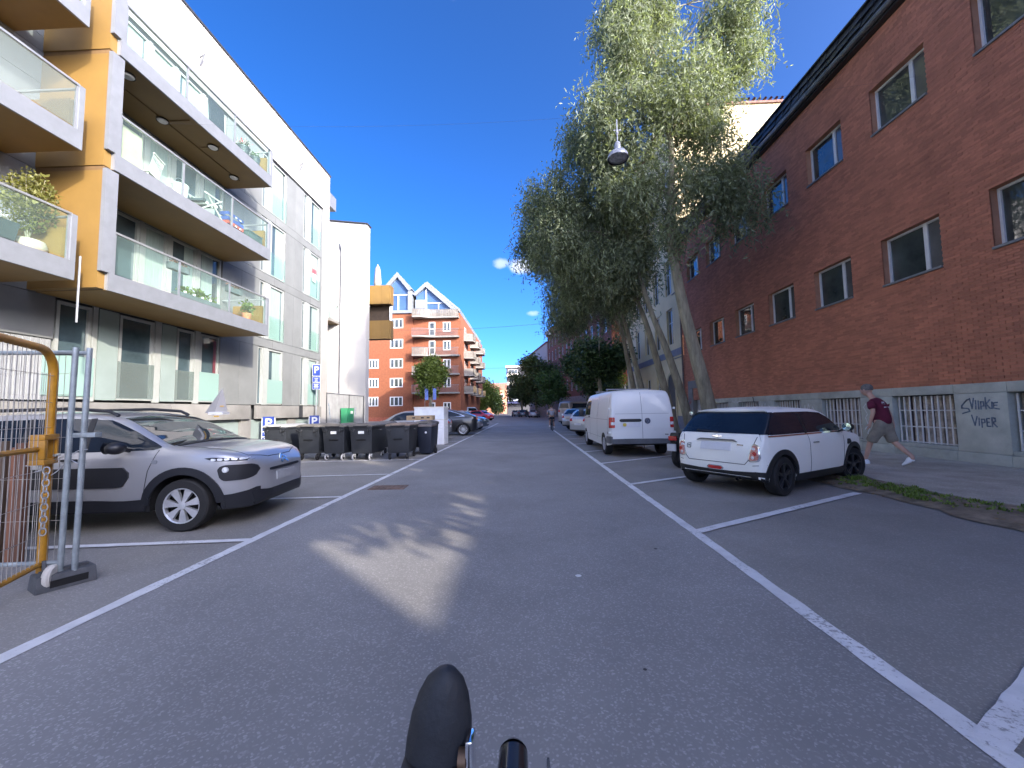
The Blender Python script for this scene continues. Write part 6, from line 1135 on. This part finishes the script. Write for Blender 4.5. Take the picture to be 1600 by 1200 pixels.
for x in (-.2, .1, .3): MB().box(x-.05, x+.05, -.306, -.301, .06, .11).build('hand_hole', BLACKP, t)
# ================================================================ SIGNS
BLUE = M('sign_blue', (.010, .032, .19), .4, var=.03); WSIGN = M('sign_white', (.42, .43, .44), .4, var=.02)
def rounded_plate(par, name, x, w, h, z, y0, y1, mat, r=.03): return MB().prism(rpoly([(x-w/2, z), (x+w/2, z), (x+w/2, z+h), (x-w/2, z+h)], r, 4), 'Y', y0, y1).build(name, mat, par)
t = thing('parking_sign', 'tall pole parking sign with a white P and two small blue plates', 'sign', (-11.0, 20.2, .1), R(12))
MB().tube([(0, 0, 0), (0, 0, 4.05)], .032, 10).build('pole', GALV, t, smooth=True)
rounded_plate(t, 'plate_rim', 0, .42, .62, 3.28, -.052, -.034, WSIGN); rounded_plate(t, 'plate', 0, .37, .57, 3.305, -.058, -.0525, BLUE); text('P', .50, WSIGN, t, (-.0, -.062, 3.60), 'Y-', bold=.010)
rounded_plate(t, 'lower_plate', 0, .40, .29, 2.96, -.052, -.034, WSIGN); rounded_plate(t, 'lower_plate_face', 0, .37, .26, 2.975, -.058, -.0525, BLUE); rounded_plate(t, 'lower_plate', 0, .40, .35, 2.58, -.052, -.034, WSIGN); rounded_plate(t, 'lower_plate_face', 0, .37, .32, 2.595, -.058, -.0525, BLUE)
for z, w in ((3.15, .18), (3.08, .12), (3.02, .16), (2.85, .24), (2.79, .18), (2.73, .24), (2.66, .20)): MB().box(-w/2, w/2, -.062, -.0585, z-.014, z+.014).build('small_print', WSIGN, t)
for z in (2.7, 3.5): MB().box(-.05, .05, -.034, .035, z-.02, z+.02).build('clamp', GALV, t)
for (x, y, h, lab) in ((-10.85, 16.2, 1.15, 'low white bordered parking board left of the bins, near the silver car'), (-10.75, 19.6, 1.15, 'low white bordered parking board behind the bins, only its top showing')):
    t = thing('parking_board', lab, 'sign', (x, y, .12), R(14)); rounded_plate(t, 'board', 0, .52, h-.12, .12, -.03, 0, WSIGN, .04); rounded_plate(t, 'blue_field', 0, .44, .60, .60 if h > 1 else .5, -.036, -.0305, BLUE, .01); text('P', .56, WSIGN, t, (0, -.039, .90), 'Y-', bold=.012); rounded_plate(t, 'blue_strip', 0, .44, .17, .38, -.036, -.0305, BLUE, .01); rounded_plate(t, 'dark_strip', 0, .44, .17, .17, -.036, -.0305, M('sign_navy', (.02, .03, .12), .5), .01)
    for z, w in ((.485, .3), (.43, .22), (.28, .3), (.22, .22)): MB().box(-w/2, w/2, -.040, -.0365, z-.014, z+.014).build('small_print', WSIGN, t)
    for s in (-1, 1): MB().bar((s*.24, -.10, 0), (s*.24, .0, .3), .03).bar((s*.24, .22, 0), (s*.24, .01, .5), .03).build('leg', DKMET, t)
for x, lab in ((-12.6, 'left of two slim blue flags in front of the red apartment house'), (-11.6, 'right of two slim blue flags in front of the red apartment house')):
    t = thing('flag_banner', lab, 'flag', (x, 48.5, 0), 0, 'flags before the red house'); MB().tube([(0, 0, 0), (0, 0, 4.6)], .03, 6).build('pole', GALV, t); MB().box(.03, .42, -.008, .008, 2.9, 4.3).build('cloth', M('flag_blue', (.10, .16, .42), .7), t)
# ================================================================ SITE FENCE (left foreground)
YEL = M('yellow_paint', (.42, .20, .012), .45, var=.12, scale=8, stain=.25, bump=.1, bscale=40); FGAL = M('fence_galvanised', (.27, .31, .33), .45, .35, var=.12, scale=9)
p0 = Vector((-4.09, 3.24)); gd = Vector((.45, -.89)).normalized()      # gate leaf runs from its upright back towards the viewer's left
sg = thing('yellow_gate', 'yellow tubular gate leaf with wire mesh, a latch box and a small white wheel', 'gate', (p0.x, p0.y, 0), math.atan2(gd.y, gd.x))
# local: +X along the leaf
m = MB(); c_ = [(0, 0, .10), (0, 0, 1.80)]+[(.2-.2*math.cos(a), 0, 1.80+.2*math.sin(a)) for a in np.linspace(.25, 1.57, 5)]+[(1.2, 0, 2.02), (2.2, 0, 2.02)]
m.tube(c_, .032, 10); m.build('frame', YEL, sg, smooth=True); MB().tube([(0, 0, .20), (2.2, 0, .20)], .022, 8).build('bottom_rail', YEL, sg, smooth=True); MB().tube([(.16, 0, 1.16), (2.2, 0, 1.16)], .022, 8).build('mid_rail', YEL, sg, smooth=True)
MB().box(-.03, .16, -.05, .05, 1.235, 1.28).box(-.03, .16, -.05, .05, 1.03, 1.075).box(.12, .16, -.05, .05, 1.076, 1.234).box(-.03, .0, -.05, .05, 1.076, 1.234).build('latch_box', YEL, sg, bevel=.006); MB().tube([(.05, .06, 1.10), (-.06, .04, 1.10)], .012, 6).build('latch_bolt', STEEL, sg)
WIRE = M('mesh_wire', (.34, .32, .29), .5, .5)
for j in range(44): x = .07+j*.05; MB().box(x-.0016, x+.0016, .01, .0135, .21, 2.0 if x > .25 else 1.8).build('mesh_wire', WIRE, sg)
for z in (.45, .72, .98, 1.34, 1.55, 1.78): MB().box(.03, 2.2, .014, .0175, z-.002, z+.002).build('cross_wire', WIRE, sg)
MB().lathe([(.02, -.028), (.088, -.026), (.098, -.012), (.098, .012), (.088, .026), (.02, .028)], (.08, .10, .10), 'Y', 22).build('wheel', M('worn_white_wheel', (.52, .50, .46), .6, var=.12), sg, smooth=True, sharp=35); MB().lathe([(.001, .036), (.022, .034), (.022, -.034), (.001, -.036)], (.08, .10, .10), 'Y', 10).build('wheel_hub', DKMET, sg); MB().bar((.08, .06, .10), (.02, .02, .22), .025).build('wheel_fork', DKMET, sg)
m = MB(); 
for k in range(11): z = .98-.05*k; q = .022; m.tube([(.10+q*math.cos(a)*(k % 2), .04+q*math.cos(a)*((k+1) % 2), z+.032*math.sin(a)) for a in np.linspace(0, 6.28, 9)], .005, 5, False)
m.build('chain', STEEL, sg)
# grey mesh fence panels: two end uprights stand side by side in a foot block
fp = thing('fence_panel', 'grey mesh fence panel whose upright stands in the foot block, nearer post', 'fence', (-3.95, 3.26, 0), R(186.5), 'grey mesh site fence panels')
def fpanel(t, L, lean):
    for q in (0, L): MB().tube([(q, 0, .12), (q+lean, 0, 2.03)], .021, 10).build('upright', FGAL, t, smooth=True)
    for z, l_ in ((1.985, lean), (.20, 0)): MB().tube([(l_, 0, z), (L+l_, 0, z)], .019, 8).build('rail', FGAL, t, smooth=True)
    for j in range(1, 60): x = j*L/60; MB().box(x-.0013, x+.0013, -.002, .001, .2, 1.98).build('mesh_wire', WIRE, t)
    for z in (.55, .9, 1.25, 1.62, 1.8): MB().box(0, L, .0015, .004, z-.0015, z+.0015).build('cross_wire', WIRE, t)
fpanel(fp, 3.3, -.02)
fp2 = thing('fence_panel', 'grey mesh fence panel whose upright stands in the foot block, farther post', 'fence', (-3.87, 3.30, 0), R(186.5), 'grey mesh site fence panels')
m = MB().tube([(0, 0, .12), (-.02, 0, 2.03)], .021, 10); m.build('upright', FGAL, fp2, smooth=True); MB().tube([(-.02, 0, 1.985), (.3, .02, 1.98)], .019, 8).build('rail', FGAL, fp2, smooth=True)
MB().box(-.13, .06, -.035, .03, 1.245, 1.285).build('clamp', FGAL, fp2, bevel=.006)
m = MB()
for a, b in (((.0, -.03, 1.10), (.30, .06, 1.0)), ((.02, .0, 1.02), (.33, .1, 1.06)), ((-.05, .0, 1.14), (.18, .05, .97))):
    a, b = Vector(a), Vector(b); m.tube([a+(b-a)*q+Vector((0, 0, .04*math.sin(q*5))) for q in np.linspace(0, 1, 7)], .004, 5)
m.build('binding_wire', STEEL, fp2)
t = thing('foot_block', 'dark recycled plastic foot block carrying the grey fence posts', 'fence foot', (-3.96, 3.30, 0), R(63))
BLK2 = M('recycled_block', (.075, .08, .09), .8, var=.15, scale=9, bump=.3); MB().hexa([(-.18,-.11,0),(.18,-.11,0),(.18,.11,0),(-.18,.11,0)], [(-.17,-.10,.13),(.17,-.10,.13),(.17,.10,.13),(-.17,.10,.13)]).build('block', BLK2, t, bevel=.012)
MB().box(-.10, .12, -.112, -.09, .03, .085).build('grip_slot', UNDER, t); MB().box(-.14, .14, -.03, .03, .131, .15).build('post_socket', BLK2, t)
# stacked boards behind the fence
t = thing('plank_stack', 'upright stack of reddish brown boards behind the mesh fence', 'timber stack', (-5.7, 3.66, 0), R(7))
for k in range(16): MB().box(-.8+k*.10, -.80+k*.10+.085, -.05+.02*(k % 3), .0+.02*(k % 3), 0, 1.12+.1*random.random()).build('board', M('board_%s' % 'abc'[k % 3], [(.11, .05, .03), (.075, .05, .035), (.16, .07, .04)][k % 3], .8, var=.2, scale=4, stretch=(4, 4, .5)), t)
# ================================================================ HANGING STREET LAMPS AND WIRES
LAMPG = M('lamp_grey', (.42, .42, .43), .4, .2)
def hung_lamp(label, x, y, z, s=1.0, drop=.75):
    t = thing('hanging_lamp', label, 'street lamp', (x, y, z), 0, 'lamps hung over the street on wires')
    MB().lathe([(.255*s, 0), (.262*s, .02*s), (.25*s, .09*s), (.20*s, .17*s), (.11*s, .235*s), (.085*s, .25*s), (.075*s, .40*s), (.06*s, .44*s), (.03*s, .46*s)], (0, 0, 0), n=28).build('shade', LAMPG, t, smooth=True); MB().lathe([(.001, .01*s), (.20*s, .015*s), (.225*s, .03*s)], (0, 0, 0), n=24).build('lens', M('lamp_lens', (.34, .34, .33), .12, var=.25, scale=10), t, smooth=True); MB().lathe([(.23*s, .02*s), (.258*s, -.006*s), (.262*s, .02*s)], (0, 0, 0), n=28).build('rim', BLACKP, t, smooth=True)
    MB().tube([(0, 0, .45*s), (0, 0, drop+.30*s)], .012*s+.004, 6).lathe([(.025*s, .66*s), (.04*s, .70*s), (.025*s, .74*s)], (0, 0, 0), n=10).build('rod', LAMPG, t, smooth=True); MB().bar((-.10*s, 0, drop+.02), (.10*s, 0, drop+.02), .015).build('cross_bar', LAMPG, t)
    return t
hung_lamp('nearest hanging street lamp, grey bell shade before the willow crown', 2.44, 9.6, 7.72)
hung_lamp('second hanging street lamp by the cornice of the brown brick building', 2.06, 33.6, 7.85)
hung_lamp('small distant hanging street lamp over the dark corner block', -3.07, 67, 7.8)
def wire(label, p, q, sag, r=.006):
    t = thing('span_wire', label, 'wire', p); p, q = Vector(p), Vector(q)
    MB().tube([(p+(q-p)*u-Vector((0, 0, 4*sag*u*(1-u)))-p) for u in np.linspace(0, 1, 17)], r, 5).build('wire', DKMET, t)
wire('thin span wire carrying the nearest hanging street lamp', (-9.5, 9.6, 9.2), (10.0, 9.6, 9.6), .55, .0018)
wire('thin span wire carrying the second hanging street lamp', (-11.3, 33.6, 8.6), (10.0, 33.6, 9.8), .45, .012)
wire('thin span wire carrying the small distant street lamp', (-9.75, 67, 8.9), (7.9, 67, 9.6), .45, .02)
# ================================================================ PEOPLE
def skin(name, parent, verts, edges, radii, mat, sub=2, root=0, flat=1.0):
    me = bpy.data.meshes.new(name); me.from_pydata([Vector(v) for v in verts], edges, []); me.materials.append(mat); o = bpy.data.objects.new(name, me); COL.objects.link(o)
    if parent is not None: o.parent = parent
    s = o.modifiers.new('skin', 'SKIN'); s.use_smooth_shade = True; s.branch_smoothing = .3
    for i, r in enumerate(radii): me.skin_vertices[0].data[i].radius = (r, r*flat) if not isinstance(r, tuple) else r
    me.skin_vertices[0].data[root].use_root = True; o.modifiers.new('sub', 'SUBSURF').levels = sub; o.modifiers['sub'].render_levels = sub
    dg = bpy.context.evaluated_depsgraph_get(); m2 = bpy.data.meshes.new_from_object(o.evaluated_get(dg)); o.modifiers.clear(); o.data = m2; m2.shade_smooth()
    if not m2.materials: m2.materials.append(mat)
    bpy.data.meshes.remove(me); return o
SKIN = M('skin', (.50, .30, .22), .55, var=.06, scale=8); SHORT = M('khaki_cloth', (.24, .21, .165), .9, var=.1, scale=9, bump=.2, bscale=30); MAROON = M('maroon_cloth', (.105, .008, .028), .9, var=.12, scale=6, bump=.25, bscale=14); SHOEW = M('white_shoe', (.76, .76, .76), .6, var=.04); GHAIR = M('grey_hair', (.13, .12, .11), .9, var=.2, scale=30)
def hand(parent, wrist, d, side, mat, s=1.0):
    """relaxed hand: palm and five bent fingers, joined to the arm"""
    w = Vector(wrist); d = Vector(d).normalized(); a = d.cross(Vector(side)).normalized(); n = a.cross(d).normalized(); V = []; E = []; Rr = []
    def add(p, r, k=None):
        V.append(p); Rr.append(r*s)
        if k is not None: E.append((k, len(V)-1))
        return len(V)-1
    k0 = add(w, .028); k1 = add(w+d*.05*s, .036, k0)
    for i, (o, L) in enumerate(((-.030, .072), (-.010, .084), (.010, .078), (.029, .062))):
        b = add(w+(d*.085+a*o)*s, .013, k1); c = add(w+(d*(.085+L*.5)+a*o*1.05+n*.012)*s, .0095, b); add(w+(d*(.085+L*.9)+a*o*1.05+n*.04)*s, .008, c)
    b = add(w+(d*.045-a*.04+n*.01)*s, .013, k1); add(w+(d*.085-a*.052+n*.03)*s, .010, b)
    return V, E, Rr
def merge(V, E, Rr, at, part):
    k = len(V); v2, e2, r2 = part; V += v2[1:]; Rr += r2[1:]; E += [((at if a == 0 else a+k-1), (at if b == 0 else b+k-1)) for a, b in e2]
def shoe(par, heel, toe, up, mat, s=1.0, nm='shoe'):
    """sneaker: sole and upper as one lofted form"""
    h, t = Vector(heel), Vector(toe); d = (t-h); L = d.length; d.normalize(); u = (Vector(up)-d*Vector(up).dot(d)).normalized(); w = d.cross(u); m = MB(); rows = []
    for f, hw, hh in ((0, .020, .05), (.05, .036, .085), (.18, .040, .105), (.34, .040, .105), (.48, .043, .085), (.65, .050, .062), (.82, .049, .048), (.94, .036, .036), (1.0, .014, .022)):
        c = h+d*L*f; rows.append([c-w*hw*s, c-w*hw*1.02*s+u*.022*s, c-w*hw*.8*s+u*hh*.8*s, c+u*hh*s, c+w*hw*.8*s+u*hh*.8*s, c+w*hw*1.02*s+u*.022*s, c+w*hw*s])
    n = len(rows[0]); m.v = [tuple(p) for r_ in rows for p in r_]
    for i in range(len(rows)-1):
        for j in range(n): m.f.append((i*n+j, i*n+(j+1) % n, (i+1)*n+(j+1) % n, (i+1)*n+j)); m.mi.append(0)
    m.f += [tuple(range(n)), tuple((len(rows)-1)*n+j for j in reversed(range(n)))]; m.mi += [0, 0]
    return m.build(nm, mat, par, smooth=True, sharp=60)
# pedestrian on the right pavement, seen from behind, striding away. local: +X forward, +Y his left
ped = thing('person', 'man in a maroon T-shirt and khaki shorts walking along the pavement with head bowed', 'person', (7.87, 8.98, .10), R(112))
hip = (0, 0, .90)
V = [(0,0,.90),(.02,0,1.05),(.05,0,1.22),(.10,0,1.38),(.15,0,1.47),(.20,0,1.535),(.245,0,1.60),(.265,0,1.67),(.25,0,1.725),
     (.10,.17,1.40),(.04,.235,1.16),(.10,.25,.93),  (.10,-.17,1.40),(.0,-.24,1.15),(-.06,-.25,.90),
     (.02,.10,.86),(.20,.105,.50),(.32,.10,.10),(.40,.10,.05),  (-.02,-.10,.86),(-.12,-.105,.50),(-.42,-.11,.20),(-.37,-.11,.10)]
E = [(0,1),(1,2),(2,3),(3,4),(4,5),(5,6),(6,7),(7,8),(3,9),(9,10),(10,11),(3,12),(12,13),(13,14),(0,15),(15,16),(16,17),(17,18),(0,19),(19,20),(20,21),(21,22)]
Rr = [(.125,.155),(.125,.145),(.12,.155),(.11,.15),.065,.058,.085,.092,.06, .055,.044,.030, .055,.044,.030, .092,.058,.040,.035, .092,.058,.042,.035]
merge(V, E, Rr, 11, hand(ped, (.10,.25,.93), (.12,.02,-1), (1,0,0), SKIN)); merge(V, E, Rr, 14, hand(ped, (-.06,-.25,.90), (-.05,0,-1), (1,0,0), SKIN))
skin('body', ped, V, E, Rr, SKIN)
MB().ball((.262, 0, 1.655), .112, 14, 9, (.92, .85, 1.15)).build('head_shape', SKIN, ped, smooth=True)
MB().lathe([(.108, -.02), (.112, .03), (.098, .08), (.06, .118), (.002, .13)], (.245, 0, 1.67), n=16).build('hair', GHAIR, ped, smooth=True)
f_ = MB(); f_.add([(.36,-.015,1.655),(.36,.015,1.655),(.398,0,1.635),(.365,0,1.685)], [(0,1,2),(0,2,3),(1,3,2)]); f_.build('nose', SKIN, ped, smooth=True)
for s in (-1, 1): MB().ball((.345, s*.036, 1.675), .013, 8, 6).build('eye', M('eye', (.12, .10, .09), .2), ped, smooth=True); MB().ball((.25, s*.098, 1.65), .03, 8, 6, (.8, .4, 1.2)).build('ear', SKIN, ped, smooth=True)
MB().bar((.352, -.02, 1.607), (.352, .02, 1.607), .008).build('mouth', M('lip', (.32, .14, .12), .6), ped)
Vs = [(0,0,.83),(.01,0,1.05),(.04,0,1.22),(.09,0,1.37),(.135,0,1.445),(.10,.175,1.385),(.055,.232,1.21),(.10,-.175,1.385),(.02,-.235,1.20)]
skin('shirt', ped, Vs, [(0,1),(1,2),(2,3),(3,4),(3,5),(5,6),(3,7),(7,8)], [(.158,.190),(.152,.178),(.142,.178),(.128,.172),.080,.086,.078,.086,.078], MAROON)
Vh = [(0,0,1.08),(.01,0,.84),(.06,.105,.72),(.155,.108,.56),(.19,.106,.48),(-.04,-.105,.72),(-.09,-.108,.56),(-.11,-.106,.48)]
skin('shorts', ped, Vh, [(0,1),(1,2),(2,3),(3,4),(1,5),(5,6),(6,7)], [(.150,.176),(.152,.174),.120,.112,.110,.120,.112,.110], SHORT)
shoe(ped, (.25, .10, .0), (.53, .10, .0), (0, 0, 1), SHOEW, 1.05); shoe(ped, (-.44, -.11, .135), (-.24, -.11, .0), (.5, 0, .85), SHOEW, 1.05)
for z, w, c in ((1.335, .045, WSIGN), (1.25, .0, None)):
    if c: MB().add([(-.062,.075,1.285),(-.062,-.03,1.285),(-.038,-.03,1.385),(-.038,.075,1.385)], [(0,1,2,3)]).build('logo_patch', M('logo_white', (.50, .50, .53), .8), ped)
MB().bar((-.068,.05,1.335), (-.068,0,1.335), .012, .022).build('logo_mark', M('logo_grey', (.18, .16, .18), .8), ped)
for k in range(7): MB().bar((-.088,.062-.028*k,1.252), (-.082,.062-.028*k,1.275), .014).build('print_letter', MATS['logo_white'], ped)
MB().hexa([(-.06,-.26,.60),(.0,-.26,.60),(.0,-.23,.60),(-.06,-.23,.60)], [(-.05,-.26,.84),(.02,-.26,.84),(.02,-.23,.84),(-.05,-.23,.84)]).build('dark_bag', BLACKP, ped, bevel=.01)
# cyclist far down the right edge line, from behind. local +X forward
cyc = thing('bicycle', 'dark upright city bicycle ridden away along the right edge line', 'bicycle', (1.74, 27.0, 0), R(92))
for x in (-.53, .53):
    o = MB().tube([(x+.335*math.cos(a), 0, .35+.335*math.sin(a)) for a in np.linspace(0, 6.283, 29)], .018, 6, False).build('wheel', RUB, cyc, smooth=True); m = MB()
    for k in range(14): a = k*math.pi/7; m.bar((x, .02*(-1)**k, .35), (x+.32*math.cos(a), 0, .35+.32*math.sin(a)), .003)
    m.build('spokes', STEEL, o)
MB().tube([(-.53,0,.35),(-.08,0,.30),(.36,0,.72),(.40,0,.98)], .016, 8).tube([(-.53,0,.35),(-.20,0,.78),(.37,0,.80)], .014, 8).tube([(-.08,0,.30),(-.24,0,.92)], .016, 8).tube([(.53,0,.35),(.36,0,.78)], .014, 8).build('frame', DKMET, cyc, smooth=True)
MB().hexa([(-.38,-.07,.93),(-.10,-.02,.95),(-.10,.02,.95),(-.38,.07,.93)], [(-.38,-.08,.97),(-.12,-.02,.985),(-.12,.02,.985),(-.38,.08,.97)]).build('saddle', BLACKP, cyc, bevel=.01); MB().tube([(.25,-.30,1.04),(.40,-.22,1.06),(.42,0,1.0),(.40,.22,1.06),(.25,.30,1.04)], .013, 8).build('handlebar', STEEL, cyc, smooth=True); MB().box(-.75, -.28, -.08, .08, .74, .76).build('rack', DKMET, cyc)
for s in (-1, 1): MB().bar((-.08, s*.1, .30), (-.08+.17*s, s*.1, .30-.02*s), .02).box(-.08+.17*s-.05, -.08+.17*s+.05, s*.15-.04, s*.15+.04, .28-.02*s, .30-.02*s).build('pedal', BLACKP, cyc)
cp = thing('person', 'cyclist in a white and grey top seen from behind on the dark bicycle', 'person', (1.74, 27.0, 0), R(92))
V = [(-.22,0,1.02),(-.18,0,1.18),(-.12,0,1.36),(-.07,0,1.47),(-.05,0,1.55),(-.02,0,1.64),(-.02,0,1.74),(-.08,.19,1.44),(.05,.28,1.22),(.25,.28,1.07),(-.08,-.19,1.44),(.05,-.28,1.22),(.25,-.28,1.07),(-.15,.1,.98),(.16,.12,.72),(.08,.13,.34),(.2,.13,.31),(-.15,-.1,.98),(.10,-.12,.60),(-.25,-.13,.34),(-.14,-.13,.26)]
E = [(0,1),(1,2),(2,3),(3,4),(4,5),(5,6),(2,7),(7,8),(8,9),(2,10),(10,11),(11,12),(0,13),(13,14),(14,15),(15,16),(0,17),(17,18),(18,19),(19,20)]
skin('body', cp, V, E, [(.12,.15),(.115,.145),(.11,.155),.06,.055,.09,.08,.055,.045,.03,.055,.045,.03,.09,.062,.045,.035,.09,.062,.045,.035], SKIN)
skin('shirt', cp, [(-.22,0,1.0),(-.185,0,1.18),(-.125,0,1.35),(-.08,0,1.44),(-.085,.2,1.42),(.03,.28,1.25),(-.085,-.2,1.42),(.03,-.28,1.25)], [(0,1),(1,2),(2,3),(2,4),(4,5),(2,6),(6,7)], [(.15,.185),(.14,.17),(.135,.175),.09,.085,.068,.085,.068], M('grey_top', (.30, .31, .36), .9, var=.08))
skin('yoke', cp, [(-.13,0,1.36),(-.09,0,1.46),(-.09,.19,1.43),(-.09,-.19,1.43)], [(0,1),(0,2),(0,3)], [(.137,.18),.10,.095,.095], M('white_top', (.66, .66, .68), .9, var=.05))
skin('shorts', cp, [(-.22,0,1.03),(-.17,0,.97),(.02,.11,.86),(.15,.12,.74),(.0,-.11,.82),(.09,-.12,.63)], [(0,1),(1,2),(2,3),(1,4),(4,5)], [(.15,.18),(.14,.17),.105,.085,.105,.085], M('dark_shorts', (.03, .035, .05), .9))
MB().lathe([(.10, -.06), (.108, .02), (.09, .08), (.05, .12), (.002, .13)], (-.03, 0, 1.68), n=14).build('hair', M('dark_hair', (.025, .02, .018), .8), cp, smooth=True)
for s, hx, hz in ((1, .04, .30), (-1, -.28, .26)): shoe(cp, (hx, s*.13, hz-.03), (hx+.25, s*.13, hz-.0), (0, 0, 1), SHOEW)
# ================================================================ THE VIEWER'S RECUMBENT BICYCLE
rb = thing('recumbent_bicycle', 'front end of a recumbent bicycle with boom, crank, pedal and chainring at the bottom edge', 'bicycle', (0, 0, 0))
# the boom points ahead; crank axle runs across it
ax_y, ax_z = .585, .900
MB().tube([(-.03, -.9, .55), (-.03, -.2, .72), (-.028, ax_y-.05, ax_z-.02)], .024, 14).build('boom', BLACKP, rb, smooth=True); MB().tube([(-.028, ax_y-.07, ax_z+.01), (-.027, ax_y+.012, ax_z+.028)], [.0245, .0205], 18).lathe([(.0205, 0), (.016, .008), (.001, .011)], (-.027, ax_y+.012, ax_z+.028), 'Y', 18).build('boom_cap', M('gloss_black', (.018, .018, .02), .25, coat=.5, var=.05), rb, smooth=True)
MB().hexa([(-.094,ax_y-.03,ax_z-.17),(-.083,ax_y-.03,ax_z-.17),(-.083,ax_y+.0,ax_z-.17),(-.094,ax_y+.0,ax_z-.17)], [(-.095,ax_y-.004,ax_z+.055),(-.083,ax_y-.004,ax_z+.055),(-.083,ax_y+.03,ax_z+.05),(-.095,ax_y+.03,ax_z+.05)]).build('crank_arm', CHROME, rb, bevel=.004)
MB().tube([(-.105, ax_y+.004, ax_z+.026), (-.094, ax_y+.004, ax_z+.026)], .014, 12).build('pedal_axle', M('bronze', (.16, .10, .06), .5, .6), rb, smooth=True); MB().box(-.19, -.106, ax_y-.03, ax_y+.03, ax_z-.012, ax_z+.012).build('pedal', BLACKP, rb, bevel=.004)
m = MB().lathe([(.05, -.002), (.082, -.0025), (.082, .0025), (.05, .002)], (.022, ax_y-.06, ax_z-.035), 'X', 48)
for k in range(44): a = 2*math.pi*k/44; cy, cz = ax_y-.06, ax_z-.035; m.prism([(cy+.081*math.cos(a-.05), cz+.081*math.sin(a-.05)), (cy+.081*math.cos(a+.05), cz+.081*math.sin(a+.05)), (cy+.091*math.cos(a), cz+.091*math.sin(a))], 'X', .0205, .0235)
m.build('chainring', DKMET, rb)
# the rider's left shoe, toe up against the pedal, with the trouser leg leading back to the seat
BSH = M('black_shoe', (.016, .019, .024), .62, var=.15, scale=12, bump=.15, bscale=50)
sh = thing('rider_shoe', 'black shoe of the rider, toe up on the left pedal at the bottom edge', 'shoe', (-.150, .63, .83))
prof = [(-.26,.036),(-.2,.042),(-.12,.0435),(-.06,.0445),(0,.0475),(.05,.0495),(.095,.0495),(.13,.046),(.16,.0385),(.182,.028),(.194,.014),(.198,.002)]
m = MB(); rows = []; nn = 20
for z, w in prof:
    dpt = .058 if z < -.05 else .058-.022*(z+.05)/.25; bend = -.02*max(0, z)/.2; tw = .012*z/.2
    rows.append([(w*math.cos(a)+tw-.022*(.198-z)/.35*0, -.012+bend+dpt*.75*math.sin(a)*(w/.0495)**.5, z+.03*math.sin(a)*(z > .1)*0) for a in np.linspace(0, 2*math.pi, nn, endpoint=False)])
m.v = [p for r_ in rows for p in r_]
for i in range(len(rows)-1):
    for j in range(nn): m.f.append((i*nn+j, i*nn+(j+1) % nn, (i+1)*nn+(j+1) % nn, (i+1)*nn+j)); m.mi.append(0)
m.f += [tuple(range(nn)), tuple((len(rows)-1)*nn+j for j in reversed(range(nn)))]; m.mi += [0, 0]
o = m.build('upper', BSH, sh, smooth=True, sharp=60); o.rotation_euler = (R(-8), R(2.5), 0)
MB().hexa([(-.04,.032,-.2),(.04,.032,-.2),(.04,.05,-.2),(-.04,.05,-.2)], [(-.028,.012,.12),(.03,.012,.12),(.03,.03,.12),(-.028,.03,.12)]).build('sole', RUB, sh, bevel=.008)
MB().tube([(0, -.02, -.24), (.01, -.12, -.26), (.0, -.38, -.16), (.0, -.62, -.02)], [.045, .05, .062, .075], 14).build('trouser_leg', M('dark_trouser', (.03, .032, .04), .9, var=.1), sh, smooth=True)
